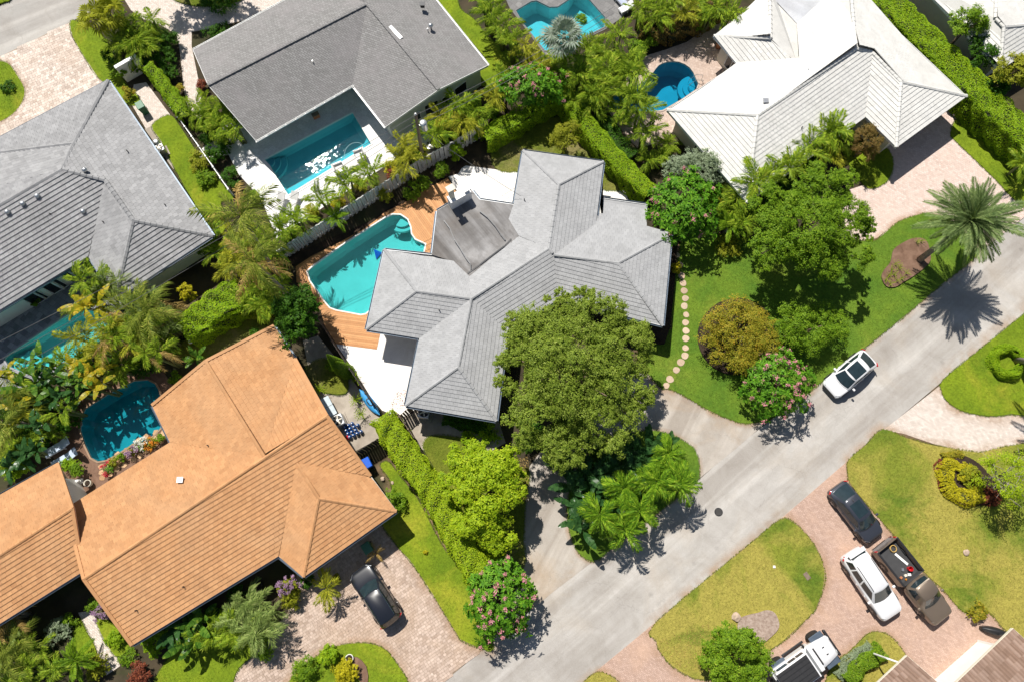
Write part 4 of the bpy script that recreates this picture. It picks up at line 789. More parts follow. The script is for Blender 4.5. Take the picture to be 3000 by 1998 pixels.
# --- white house ---
h = empty('tiled_house', P(2400, 300), 'house with bright white tiled hip roof at the upper right', 'house')
v1, v2, v3, v4, v5, v6 = E_(1954, 324), E_(2190, 596), E_(2535, 344), E_(2626, 433), E_(2832, 283), E_(2470, -60); R1, R2, R2b, R3 = P(2220, 339, 4.35), P(2508, 143, 4.35), P(2553, 152, 3.95), P(2640, 241, 3.85)
v7, v8, v9, R5, R6, v10, R7 = E_(2159, 187), E_(2090, 107), P(2338, 193, 3.3), P(2258, 113, 3.7), P(2256, -20, 3.7), E_(2262, -30), P(2334, 71, 3.2); R8 = P(2490, -60, 4.35); v11 = E_(2200, 35)
tile_roof(h, [[v7, v1, R1, R2, R8, P(2440, -30, 3.4), R7, v9], [v1, v2, R1], [v2, v3, R2b, R2, R1], [v3, v4, R3, R2b], [v4, v5, R3], [v5, v6, R8, R2, R2b, R3], [v8, v7, v9, R5], [v10, v8, R5, R6]], m_t_white, 0.33, 0.31, 300, 0.055, 0.012, 0.005, None, 0.8)
MB().add([q - h.location for q in (R5, v9, R7, P(2275, 0, 3.2), R6)], [[0, 1, 2, 3, 4]]).obj('roof_slope', m_t_white, h)
ridge_caps(h, [(v1, R1), (v2, R1), (R1, R2), (R2, R2b), (R2b, R3), (R3, v4), (R3, v5), (R2, R8), (v8, R5), (R5, R6)], m_t_white, 0.4, 0.16, 0.08)
MB().add([q - h.location + Vector((0, 0, .04)) for q in (R7, P(2440, -10, 3.25), P(2440, -60, 3.25), P(2265, -60, 3.25), P(2268, 0, 3.25))], [[0, 1, 2, 3, 4]]).obj('flat_roof', m_flatpale, h)
ins, _ = shell(h, [v1, v2, v3, v4, v5, v6, E_(2262, -60), v10, v8, v7], m_wallc, 0.75, m_gutterw, 0.18, None)
NWp = (v7, v1, R1)
for A, B, z, k in ((650, 295, NWp, 'box'), (597, 342, NWp, 'pipe'), (385, 480, NWp, 'box'), (92, 672, NWp, 'box'), (330, 847, (v2, v3, R1), 'pipe'), (835, 184, (v5, v6, R3), 'pipe'), (745, 75, (v5, v6, R3), 'pipe')): vent(h, 2200 + A / 2.24, B / 2.24, z, k, m_metal if k == 'box' else m_dark)
for i in range(len(ins)):
    L = (Vector(ins[i]) - Vector(ins[(i + 1) % len(ins)])).length
    if L > 3: wallwin(h, ins, i, 0.3, 0.7, 0.4, 2.1, 2, m_plw)
# --- far right white house ---
h = empty('tiled_house', P(2950, 40), 'white tiled roof of the house in the top right corner', 'house')
y1, y2, y3, y4 = E_(2650, -95), E_(2930, 205), E_(3160, 60), E_(3050, -120); Y1, Y2, Y3 = P(2941, 80, 3.9), P(2916, 54, 3.9), P(2925, -110, 4.3)
tile_roof(h, [[y1, y2, Y1, Y2, Y3], [y2, y3, Y1], [y4, y3, Y1, Y2, Y3]], m_t_white, 0.33, 0.31, 200, 0.055, 0.012, 0.005, None, 0.8)
ridge_caps(h, [(y2, Y1), (y3, Y1), (Y1, Y2), (Y2, Y3)], m_t_white, 0.4, 0.16, 0.08)
shell(h, [y1, y2, y3, y4], m_wallc, 0.6, m_gutterw)
# --- brown roofed house, bottom right ---
h = empty('tiled_house', P(2950, 1990), 'house with brown ribbed tile roof and white wall in the bottom right corner', 'house')
def ribbed(pts, name='roof_slope'):        # barrel tile slope: ribs run down the fall line (u = fall)
    A, B, Cc, D = [Vector(p) for p in pts]; n = max(4, int((B - A).length / 0.24)); rows = max(3, int((D - A).length / 0.4)); V = []; F = []; TI = []
    nrm = (B - A).cross(D - A).normalized(); nrm = nrm if nrm.z > 0 else -nrm; k = 6
    for r in range(rows):
        for i in range(n):
            t = random.random(); base = len(V)
            for e, lift in ((r / rows, 0.03), ((r + 1.06) / rows, 0.0)):
                for q in range(k + 1):
                    s = (i + q / k) / n; p = A.lerp(B, s).lerp(D.lerp(Cc, s), e); V.append(p + nrm * (0.06 * math.sin(math.pi * q / k) + lift) - h.location)
            for q in range(k): F.append([base + q, base + q + 1, base + k + 2 + q, base + k + 1 + q]); TI.append(t)
    me = mesh(name, V, F, m_t_brown); at = me.attributes.new('tint', 'FLOAT', 'FACE'); at.data.foreach_set('value', TI); link('roof_tiles', me, h, None, 'stuff')
    link(name, mesh(name, [p - h.location - Vector((0, 0, .03)) for p in (A, B, Cc, D)], [[0, 1, 2, 3]], m_t_brown), h)
z0 = 2.75
t1, t2 = P(2968, 1840, z0), P(2690, 2105, z0); d_ = (t1 - t2).normalized(); up = Vector((-d_.y, d_.x, 0)); up = up if up.x > 0 else -up
ribbed((t2, t1, t1 + up * 4.5 + Vector((0, 0, 1.4)), t2 + up * 4.5 + Vector((0, 0, 1.4))))
t3, t4 = P(2657, 1920, z0), P(2480, 2085, z0)
rr = (P(2730, 1991, z0) - t3).normalized() * 4
ribbed((t4, t3, t3 + rr * 0.8 + Vector((0, 0, .9)), t4 + rr * 0.8 + Vector((0, 0, .9))))
wa, wb = P(2862, 1879), P(2640, 2075); wd = (wb - wa).normalized(); wn_ = Vector((wd.y, -wd.x, 0)); wn_ = wn_ if wn_.x > 0 else -wn_
m = MB(); m.bar(wa + wn_ * .15 + Vector((0, 0, 1.3)) - h.location, wb + wn_ * .15 + Vector((0, 0, 1.3)) - h.location, 0.3, 2.6); m.obj('wall', m_wallw, h)
q1_ = P(2879, 1850, 2.4); q2_ = P(2950, 1868, 2.4); m = MB(); m.bar(wa - h.location + Vector((0, 0, 1.2)), wa + (q2_ - q1_).normalized() * 3.0 - h.location + Vector((0, 0, 1.2)), 0.3, 2.4); m.obj('wall', m_wallw, h)
m = MB()
for A, B in ((t1, t2), (t1, t1 + up * 4.5 + Vector((0, 0, 1.4))), (t3, t4), (t3, t3 + rr * .8 + Vector((0, 0, .9)))): m.bar(A - h.location + Vector((0, 0, -.1)), B - h.location + Vector((0, 0, -.1)), 0.04, 0.18)
m.obj('fascia', m_wallc, h)
m = MB(); qa, qb = P(2600, 1928, 2.4), P(2645, 1944, 2.4); m.tube([qa - h.location, qb - h.location], 0.06, 8); m.tube([Vector((qa.x, qa.y, 0)) - h.location, qa - h.location], 0.06, 8); m.obj('downpipe', m_gutterw, h)
m = MB(); qa, qb = P(2610, 1960, 1.2), P(2480, 2090, 1.2); m.bar(Vector((qa.x, qa.y, 1.2)) + wn_ * 1.0 - h.location, Vector((qb.x, qb.y, 1.2)) + wn_ * 1.0 - h.location, 0.25, 2.4); m.obj('wall', m_wallc, h)
# ---------------- vegetation ----------------
def mpp(px, py, z): return (P(px + 1, py, z) - P(px, py, z)).length
def unit(n):
    v = rng.normal(size=(n, 3)); return v / np.linalg.norm(v, axis=1, keepdims=True)
def leaf_quads(c, nrm, size, asp, fold=0.0):                 # rhombic leaves, one quad each
    n = len(c); r = unit(n); t = np.cross(nrm, r); t /= np.linalg.norm(t, axis=1, keepdims=True) + 1e-9; b = np.cross(nrm, t)
    s = size * rng.uniform(0.65, 1.35, n)[:, None]; v = np.empty((n, 4, 3))
    v[:, 0] = c - t * s * .5; v[:, 1] = c + b * s * asp * .5 + t * s * .05; v[:, 2] = c + t * s * .5; v[:, 3] = c - b * s * asp * .5 + t * s * .05
    return v
def crown_pts(center, rx, ry, rz, nsub, subr, nleaf, flat=0.35, clump=0.22):
    d = unit(nsub * 3); d = d[d[:, 2] > -flat][:nsub]; k = len(d)
    rad = rng.uniform(0.55, 1.0, k)[:, None]; cc = d * rad * np.array([rx, ry, rz]) * (1 - subr * .5)
    sr = subr * min(rx, ry) * rng.uniform(0.65, 1.25, k)
    m = nleaf // k; cl = np.repeat(np.arange(k), m); n = len(cl)
    e = unit(n); e[:, 2] = np.where(e[:, 2] < -0.3, -e[:, 2], e[:, 2]); q = rng.integers(0, 14, n)      # twig tips on every sub-crown
    tips = unit(k * 14).reshape(k, 14, 3); tips[:, :, 2] = np.abs(tips[:, :, 2]) * .9 - .15
    ed = tips[cl, q]; off = ed * sr[cl][:, None] * rng.uniform(.55, 1.0, n)[:, None] + e * (sr[cl] * clump * 1.6)[:, None] * rng.uniform(0, 1, n)[:, None]
    p = np.array(center) + cc[cl] + off; nr = ed * .8 + e * .45 + np.array([0, 0, .95]); nr += unit(n) * .5; nr /= np.linalg.norm(nr, axis=1, keepdims=True)
    return p, nr, cc + np.array(center)
def tree(px, py, zc, rpx, rz, label, mat, name='broadleaf_tree', rpy=None, nsub=40, subr=0.34, nleaf=14000, size=0.13, asp=0.55, cat='tree', group=None, bark=None, trunk=0.0, flat=0.35, limbs=7, clump=.22, twigs=0, lobes=()):
    c = P(px, py, zc); k = mpp(px, py, zc); rx = rpx * k; ry = (rpy or rpx) * k
    t = empty(name, (c.x, c.y, 0), label, cat, group); loc = np.array([c.x, c.y, 0.0])
    p, nr, sub = crown_pts(np.array(c), rx, ry, rz, nsub, subr, nleaf, flat, clump)
    for lx, ly, lz, lr, lrz in lobes:
        q, qn, qs = crown_pts(np.array(P(lx, ly, lz)), lr * k, lr * k, lrz, max(8, int(nsub * (lr / rpx) ** 2)), subr * 1.15, max(500, int(nleaf * .9 * (lr / rpx) ** 2)), flat, clump)
        p = np.concatenate([p, q]); nr = np.concatenate([nr, qn]); sub = np.concatenate([sub, qs])
    p[:, 2] = np.maximum(p[:, 2], 0.12)
    link('crown', bulk('crown', leaf_quads(p - loc, nr, size, asp).reshape(-1, 3), 4, LG[mat] if isinstance(mat, str) else mat), t)
    tb = MB(); r0 = trunk or max(0.05, 0.035 * zc + 0.02 * rx); top = Vector((0, 0, max(0.25, zc - rz * .55)))
    tb.tube([(0, 0, -0.05), (0.03, 0.02, top.z * .5), top], [r0, r0 * .85, r0 * .7], 8)
    sel = rng.permutation(len(sub))[:limbs]
    for s in sel:
        e = Vector(sub[s] - loc); mid = top.lerp(e, .5) + Vector((0, 0, rz * .12)); tb.tube([top, mid, e], [r0 * .55, r0 * .35, r0 * .12], 6)
        for q in range(twigs):
            f = mid.lerp(e, random.uniform(.2, 1)); g_ = f + Vector((random.uniform(-1, 1), random.uniform(-1, 1), random.uniform(-.1, .8))) * rx * .35; tb.tube([f, f.lerp(g_, .5) + Vector((0, 0, .08)), g_], [r0 * .2, r0 * .12, .012], 5)
    tb.obj('trunk', bark or m_bark, t, True)
    return t
def shrub(px, py, h, rpx, label, mat, name='shrub', rpy=None, size=0.10, dens=1.0, cat='shrub', group=None, asp=.5, nsub=None, subr=.42):
    k = mpp(px, py, h * .6); r = rpx * k; n = int(max(500, min(9000, 1500 * dens * (r * (rpy or rpx) * k + r * h) * (0.11 / size) ** 2)))
    return tree(px, py, h * .55, rpx, h * .48, label, mat, name, rpy, nsub or max(9, int(10 + 5 * r)), subr, n, size, asp, cat, group, None, 0.04, 0.8, 5)
def flower_bush(px, py, zc, rpx, rz, label, rpy=None, name='flowering_tree', ntip=420, petal=None, leaf='oleander', fl=0.17, L=0.30, cat='tree', group=None):
    c = P(px, py, zc); k = mpp(px, py, zc); rx = rpx * k; ry = (rpy or rpx) * k; t = empty(name, (c.x, c.y, 0), label, cat, group)
    d = unit(ntip * 2); d = d[d[:, 2] > -.35][:ntip]; n = len(d); rad = rng.uniform(.62, 1.04, n)[:, None]
    lob = 1 + 0.16 * np.sin(d[:, :1] * 5 + 1) * np.cos(d[:, 1:2] * 6 + 2) + .08 * np.sin(d[:, :1] * 11); tip = d * np.array([rx, ry, rz]) * rad * lob + np.array([0, 0, zc]); tip[:, 2] = np.maximum(tip[:, 2], .2)
    m = 11; cl = np.repeat(np.arange(n), m); az = rng.uniform(0, 6.283, n * m); ax = d[cl] * .55 + np.array([0, 0, .5]) ; ax /= np.linalg.norm(ax, axis=1, keepdims=True)
    u = np.cross(ax, unit(n * m)); u /= np.linalg.norm(u, axis=1, keepdims=True); dr = u * .9 + ax * rng.uniform(-.1, .55, n * m)[:, None]; dr /= np.linalg.norm(dr, axis=1, keepdims=True)
    s = np.cross(dr, ax); s /= np.linalg.norm(s, axis=1, keepdims=True); ln = (L * rng.uniform(.7, 1.25, n * m))[:, None]; b = tip[cl]; v = np.empty((n * m, 4, 3))
    v[:, 0] = b; v[:, 1] = b + dr * ln * .55 + s * ln * .15 + ax * ln * .06; v[:, 2] = b + dr * ln - ax * ln * .12; v[:, 3] = b + dr * ln * .55 - s * ln * .15 + ax * ln * .06
    link('crown', bulk('crown', v.reshape(-1, 3), 4, LG[leaf]), t)
    sel = np.where((rng.uniform(size=n) < fl) & (d[:, 2] > -.1))[0]; q = 34; cl = np.repeat(sel, q); k2 = len(cl); cen = tip[cl] + ax[0] * 0 + d[cl] * .10 + rng.normal(size=(k2, 3)) * .075 + np.array([0, 0, .07])
    nr = unit(k2) * .6 + np.array([0, 0, .8]); nr /= np.linalg.norm(nr, axis=1, keepdims=True)
    link('blossom', bulk('blossom', leaf_quads(cen, nr, .085, .8).reshape(-1, 3), 4, petal or m_pink), t)
    tb = MB(); top = Vector((0, 0, max(.3, zc - rz * .5))); tb.tube([(0, 0, -.05), top * .6, top], [.14, .12, .1], 8)
    for i in range(16):
        e = Vector(tip[rng.integers(0, n)]) * .92; tb.tube([top, top.lerp(e, .5) + Vector((0, 0, .1)), e], [.07, .045, .02], 5)
    tb.obj('trunk', m_bark, t, True); return t
def hedge(pts, w, h, label, mat, size=0.10, dens=1.0, name='hedge', lump=0.12, cat='hedge', closed=False, group=None):
    path = [P(x, y, h) for x, y in (smooth_poly(pts, 4, closed) if len(pts) > 2 else pts)]; path = [Vector((p.x, p.y, 0)) for p in path]
    if closed: path.append(path[0])
    t = empty(name, path[0], label, cat, group); loc = np.array(path[0]); pp = np.array([list(p) for p in path]); seg = np.diff(pp, axis=0); sl = np.linalg.norm(seg, axis=1); cum = np.concatenate([[0], np.cumsum(sl)]); Lt = cum[-1]
    n = int(Lt * (w + 2 * h) * 520 * dens * (0.10 / size) ** 2); s = rng.uniform(-.02, 1.02, n) * Lt; i = np.clip(np.searchsorted(cum, s) - 1, 0, len(sl) - 1); f = (s - cum[i]) / sl[i]
    base = pp[i] + seg[i] * f[:, None]; tg = seg[i] / sl[i][:, None]; nm = np.stack([-tg[:, 1], tg[:, 0], np.zeros(n)], 1)
    a = rng.uniform(-1, 1, n) * (h + w / 2); side = np.sign(a); ab = np.abs(a); y = np.where(ab < w / 2, ab, w / 2); z = np.where(ab < w / 2, h, h - (ab - w / 2)); rnd = 0.22
    edge = np.clip((y - (w / 2 - rnd)) / rnd, 0, 1) * np.clip((z - (h - rnd)) / rnd, 0, 1); y = y - edge * .1; z = z - edge * .1
    ot = np.stack([nm[:, 0] * side * (ab >= w / 2), nm[:, 1] * side * (ab >= w / 2), (ab < w / 2) * 1.0], 1); lp = lump * (np.sin(s * 2.3 + 1.7 * np.sin(s * .9)) * np.cos(a * 2.7 + s * .8) + .6 * np.sin(s * 5.1 + a * 4.3)) - np.abs(rng.normal(size=n)) * .07
    p = base + nm * (y * side)[:, None] + np.array([0, 0, 1]) * z[:, None] + ot * lp[:, None]; p[:, 2] = np.maximum(p[:, 2], .08); nr = ot * .7 + unit(n) * .65 + np.array([0, 0, .7]); nr /= np.linalg.norm(nr, axis=1, keepdims=True)
    link('foliage', bulk('foliage', leaf_quads(p - loc, nr, size, .55).reshape(-1, 3), 4, LG[mat]), t)
    core = MB(); q = w / 2 - .3
    for j in range(len(path) - 1):
        A, B = path[j], path[j + 1]; d = (B - A).normalized(); N = Vector((-d.y, d.x, 0)); A2, B2 = A - path[0], B - path[0]
        core.add([A2 - N * q, A2 + N * q, B2 + N * q, B2 - N * q] + [v + Vector((0, 0, h - .42 if h > 1 else h - .2)) for v in (A2 - N * q, A2 + N * q, B2 + N * q, B2 - N * q)], [[4, 5, 6, 7], [0, 3, 7, 4], [1, 5, 6, 2]] + ([[0, 4, 5, 1]] if j == 0 else []) + ([[3, 2, 6, 7]] if j == len(path) - 2 else []))
    core.obj('branches', m_twig, t); return t
# ---- palms ----
def frond_mesh(name, mat, L, w, nl, droop, fwd=0.75, vee=0.25, lw=0.045, curl=0.35, fuzz=0.1, stalk=.12):
    V = []; F = []
    def pt(t): return Vector((L * (t - .10 * t * t * droop), 0, L * (.22 * t - .62 * droop * t * t)))
    for i in range(8):
        a, b = pt(i / 8), pt((i + 1) / 8); r = .022 * L * (1 - i / 8) * .6 + .008; r2 = .022 * L * (1 - (i + 1) / 8) * .6 + .006; n = len(V)
        V += [a + Vector((0, -r, 0)), a + Vector((0, r, 0)), a + Vector((0, 0, r)), b + Vector((0, -r2, 0)), b + Vector((0, r2, 0)), b + Vector((0, 0, r2))]; F += [[n, n + 3, n + 5, n + 2], [n + 2, n + 5, n + 4, n + 1], [n + 1, n + 4, n + 3, n]]
    for i in range(nl):
        t = stalk + (1 - stalk) * (i + .5) / nl; p = pt(t); tan = (pt(min(1, t + .02)) - pt(t - .02)).normalized(); ll = w * (math.sin(math.pi * (0.14 + .80 * (i + .5) / nl)) ** .7)
        for s in (-1, 1):
            l_ = ll * random.uniform(1 - fuzz * 2, 1 + fuzz); d = (tan * (fwd + random.uniform(-fuzz, fuzz) + .5 * t) + Vector((0, s, 0)) + Vector((0, 0, vee + random.uniform(-fuzz, fuzz)))).normalized(); sd = d.cross(Vector((0, 0, 1))).normalized(); n = len(V)
            mid = p + d * l_ * .5; tip = p + d * l_ - Vector((0, 0, curl * l_)); V += [p, mid + sd * lw, tip, mid - sd * lw]; F.append([n, n + 1, n + 2, n + 3])
    return mesh(name, V, F, mat)
def fan_mesh(name, mat, L, rad, seg=22, droop=.3):
    V = []; F = []; MBx = MB().tube([(0, 0, 0), (L * .5, 0, .08), (L, 0, 0)], [.035, .025, .015], 5); V += MBx.v; F += MBx.f
    for i in range(seg):
        a = R(-150 + 300 * i / (seg - 1)); r = rad * (0.75 + .25 * math.cos(a / 2)) * random.uniform(.92, 1.05); h_ = R(300 / seg) * .55; z = .12 * rad * (1 if i % 2 else .4); n = len(V)
        V += [(L, 0, 0), (L + math.cos(a - h_) * r * .6, math.sin(a - h_) * r * .6, z), (L + math.cos(a) * r, math.sin(a) * r, z - droop * r * random.uniform(.6, 1.2)), (L + math.cos(a + h_) * r * .6, math.sin(a + h_) * r * .6, z)]; F.append([n, n + 1, n + 2, n + 3])
    return mesh(name, V, F, mat)
def paddle_mesh(name, mat, L, w, droop, tears=3):
    V = []; F = []; N = 9; st = .22 * L
    for i in range(3):
        r = .03 - .005 * i; V += [(st * i / 2, -r, .10 * L * i / 2), (st * i / 2, r, .10 * L * i / 2)]
    F += [[0, 2, 3, 1], [2, 4, 5, 3]]; tset = [random.randint(2, N - 2) for _ in range(tears)]
    for s in (-1, 1):
        for i in range(N):
            n = len(V)
            for j in (0, 1):
                t = (i + j * (1 if i not in tset else .8)) / N; x = st + (L - st) * t; z = .10 * L + .12 * L * t - droop * L * t * t; hw = w * .5 * math.sin(math.pi * min(1, .06 + .92 * t)) ** .6
                V += [(x, 0, z), (x + .03 * L, s * hw, z - .18 * hw + random.uniform(-.02, .02))]
            F.append([n, n + 1, n + 3, n + 2])
    return mesh(name, V, F, mat)
FM = {}
def fm(k, fn, n=4): FM[k] = [fn(k) for _ in range(n)]
fm('areca', lambda k: frond_mesh('frond', LG['areca'], 1.7, .54, 17, random.uniform(.8, 1.3), .75, .35, .046, .55, .2))
fm('arecay', lambda k: frond_mesh('frond', LG['arecay'], 1.7, .54, 17, random.uniform(.8, 1.3), .75, .35, .046, .55, .2))
fm('pale', lambda k: frond_mesh('frond', LG['pale'], 1.5, .45, 18, random.uniform(.7, 1.2), .8, .35, .03, .5, .22))
fm('coco', lambda k: frond_mesh('frond', LG['coco'], 3.2, .78, 34, random.uniform(.8, 1.25), .5, -.05, .042, .8, .3, .12))
fm('dry', lambda k: frond_mesh('frond', LG['dry'], 2.9, .60, 32, random.uniform(.9, 1.4), .6, -.15, .03, .9, .4, .1))
fm('date', lambda k: frond_mesh('frond', LG['date'], 2.9, .50, 56, random.uniform(.45, .85), .75, .35, .022, .25, .1, .06))
fm('island', lambda k: frond_mesh('frond', LG['island'], 1.6, .52, 22, random.uniform(1.0, 1.5), .85, .6, .036, .95, .22))
fm('fan', lambda k: fan_mesh('frond', LG['fan'], 1.0, .95, 22, .25))
fm('sabal', lambda k: fan_mesh('frond', LG['olive'], .9, .85, 18, .45))
fm('cycad', lambda k: frond_mesh('frond', LG['green'], 1.25, .26, 24, random.uniform(.5, .8), .7, .3, .022))
fm('banana', lambda k: paddle_mesh('large_leaf', LG['banana'], 2.0, .62, random.uniform(.25, .55)))
fm('bananay', lambda k: paddle_mesh('large_leaf', LG['bananay'], 1.7, .55, random.uniform(.35, .65)))
fm('bird', lambda k: paddle_mesh('large_leaf', LG['bird'], 1.6, .5, random.uniform(.2, .5), 1))
fm('yucca', lambda k: frond_mesh('frond', LG['lime'], .6, .06, 3, .4, .8, .2, .03))
def palm(kind, px, py, zc, n, label, name='palm_tree', sc=1.0, group=None, base=None, stems=1, spread=.35, dry=0, tr=0.09, tilt=(5, 75), cat='palm', part=None):
    c = P(px, py, zc); b = P(*base) if base else Vector((c.x, c.y, 0)); b = Vector((b.x, b.y, 0)); t = empty(name, b, label, cat, group)
    heads = []
    for s in range(stems):
        a = 6.283 * s / stems + random.random(); o = Vector((math.cos(a), math.sin(a), 0)) * (spread if stems > 1 else 0); hc = c - b + o + Vector((0, 0, random.uniform(-.5, .3) * (stems > 1) * zc * .3)); heads.append(hc)
        st = o * .3; mid = st.lerp(hc, .5); mid = Vector((st.x * .55 + hc.x * .45 - (hc.x - st.x) * .08, st.y * .55 + hc.y * .45 - (hc.y - st.y) * .08, hc.z * .45))
        MB().tube([st + Vector((0, 0, -.05)), mid, hc], [tr * 1.35, tr, tr * .85], 8).obj('trunk', m_stem if kind in ('banana', 'bananay', 'bird', 'areca', 'arecay', 'pale', 'yucca') else m_barkg, t, True)
    for s, hc in enumerate(heads):
        m = max(3, n // stems); ga = random.random() * 6.283
        for i in range(m):
            f = i / m; isd = dry and random.random() < dry and f > .35; me = random.choice(FM['dry' if isd else kind]); o = link(part or ('large_leaf' if kind in ('banana', 'bananay', 'bird') else 'frond'), me, t)
            up = R(tilt[1] + (tilt[0] - tilt[1]) * f + random.uniform(-16, 16)); k = sc * random.uniform(.72, 1.12) * (1 - .12 * (f < .2))
            o.matrix_local = Matrix.Translation(hc) @ Matrix.Rotation(ga + i * 2.39996 + random.uniform(-.4, .4), 4, 'Z') @ Matrix.Rotation(-up * .8, 4, 'Y') @ Matrix.Rotation(random.uniform(-.22, .22), 4, 'X') @ Matrix.Scale(k, 4)
    return t
ORD = ['first', 'second', 'third', 'fourth', 'fifth', 'sixth', 'seventh', 'eighth', 'ninth', 'tenth', 'eleventh', 'twelfth', 'thirteenth', 'fourteenth', 'fifteenth', 'sixteenth', 'seventeenth', 'eighteenth', 'nineteenth', 'twentieth']
def prow(kind, pts, zc, n, tmpl, group, sc=1.0, stems=3, name='areca_palm', **kw):
    for i, p in enumerate(pts):
        k = p[2] if len(p) > 2 else kind; palm(k, p[0], p[1], zc * random.uniform(.88, 1.12), int(n * (1.05 if k in ('areca', 'arecay', 'pale') else 1.0)), tmpl.format(ORD[i]), name, sc * random.uniform(.9, 1.1), group, None, stems, **kw)
# ---- big trees ----
tree(1672, 1090, 5.4, 175, 2.7, 'large spreading olive green tree in front of the central grey house', 'oak', 'oak_tree', 178, 100, .25, 46000, .125, .5, trunk=.3, limbs=26, clump=.20,
     lobes=[(1590, 985, 5.6, 108, 1.7), (1745, 930, 5.4, 100, 1.6), (1835, 1010, 5.0, 92, 1.5), (1515, 1080, 5.0, 88, 1.4), (1580, 1230, 4.8, 112, 1.7), (1760, 1230, 4.6, 115, 1.7), (1660, 1290, 4.2, 95, 1.3), (1850, 1130, 4.6, 84, 1.3), (1690, 880, 5.2, 56, 1.0), (1515, 965, 5.0, 64, 1.0), (1640, 895, 5.0, 60, 1.1)])
tree(2360, 670, 5.0, 140, 2.4, 'large mid green tree on the front lawn below the white house', 'green', 'shade_tree', 130, 80, .25, 28000, .125, .5, trunk=.26, limbs=20, clump=.22,
     lobes=[(2270, 610, 4.8, 85, 1.5), (2400, 560, 5.2, 85, 1.6), (2480, 640, 4.8, 85, 1.5), (2500, 740, 4.3, 62, 1.2), (2400, 780, 4.0, 80, 1.3), (2250, 720, 4.2, 78, 1.3), (2545, 690, 4.2, 38, .9), (2470, 530, 4.8, 48, 1.0)])
tree(1432, 1440, 4.0, 98, 1.9, 'lime green tree between the lime hedge and the driveway', 'lime', 'lime_tree', 120, 50, .30, 15000, .15, .6, trunk=.18, limbs=10, clump=.28, lobes=[(1370, 1340, 3.4, 62, 1.1), (1470, 1360, 3.8, 62, 1.1), (1500, 1440, 3.6, 46, .9), (1460, 1560, 3.2, 66, 1.1), (1380, 1530, 3.0, 60, 1.0), (1330, 1420, 3.0, 50, .9), (1520, 1390, 3.2, 24, .6)])
tree(2164, 976, 1.7, 120, 1.6, 'round orange tinted bush in the front lawn', 'orange', 'round_bush', 120, 70, .28, 24000, .11, .5, 'bush', trunk=.1, flat=.7)
tree(2368, 962, 1.6, 122, 1.4, 'low spreading bright green bush right of the orange tinted bush', 'green', 'spreading_bush', 92, 60, .28, 22000, .11, .5, 'bush', trunk=.1, flat=.7)
flower_bush(2278, 1128, 2.1, 100, 1.7, 'pink flowering tree beside the road left of the white sedan', None, ntip=430, fl=.22, L=.28)
flower_bush(2005, 605, 2.8, 100, 1.8, 'pink flowering tree at the east corner of the central house', 110, ntip=520, fl=.12, L=.34)
flower_bush(1468, 1755, 2.2, 98, 1.8, 'pink flowering tree at the road end of the lime hedge', 118, ntip=520)
flower_bush(1555, 255, 3.0, 105, 1.4, 'pink flowering tree at the top bend of the garden hedge', 60, ntip=380, fl=.08)
tree(2035, 500, 2.2, 112, 1.7, 'silvery grey green bush at the foot of the white roof', 'silver', 'silver_bush', 66, 60, .3, 18000, .12, .4, 'bush', trunk=.12, flat=.6)
tree(1658, 402, 2.0, 48, 1.4, 'small yellow green tree on the back lawn of the central house', 'olive', 'small_tree', 52, 26, .36, 6500, .12, .4, trunk=.1)
tree(2540, 420, 2.2, 58, 1.4, 'russet leaved bush before the white house entrance', 'russet', 'russet_bush', 56, 40, .3, 9000, .10, .4, 'bush', trunk=.08, flat=.6)
tree(872, 930, 3.2, 74, 2.2, 'dark green dense tree at the top corner of the orange roof', 'dark', 'dense_tree', 98, 46, .34, 14000, .15, .6, trunk=.16, limbs=9)
tree(2152, 1925, 2.2, 102, 1.9, 'dense round dark green tree at the bottom edge in the lawn island', 'green', 'round_tree', 104, 80, .26, 26000, .12, .55, trunk=.14, flat=.7)
tree(2945, 1395, 3.0, 112, 1.4, 'sparse pale branching tree above the yellow croton bed', 'lime', 'sparse_tree', 90, 46, .2, 4600, .11, .5, trunk=.11, limbs=16, clump=.5, twigs=4, bark=m_barkg)
tree(2838, 75, 3.6, 58, 1.6, 'loose green tree between tall hedge and top right house', 'green', 'loose_tree', 55, 26, .32, 6500, .14, .5, limbs=8, clump=.3)
tree(2968, 215, 3.4, 60, 1.6, 'loose green tree at the right edge behind the tall hedge', 'olive', 'loose_tree', 60, 26, .32, 7000, .14, .5, limbs=8, clump=.3)
tree(2870, 150, 2.4, 60, 1.2, 'dark shrub between the two loose trees behind the tall hedge', 'dark', 'shrub', 80, 26, .36, 6500, .13, .5, 'shrub')
tree(2920, 255, 2.2, 40, 1.2, 'dark green shrub behind the right end of the tall hedge', 'dark', 'shrub', 50, 20, .36, 4000, .13, .5, 'shrub')
tree(*SHADER(575, 55, 6), 6, 95, 1.8, 'tree beyond the top edge shading the side drive', 'green', 'shade_tree', 70, 44, .3, 9000, .16, .5, trunk=.2)
tree(*SHADER(700, 60, 7), 7, 95, 2.0, 'tree beyond the top edge shading the shingle roof', 'green', 'shade_tree', 80, 44, .3, 10000, .16, .5, trunk=.2)
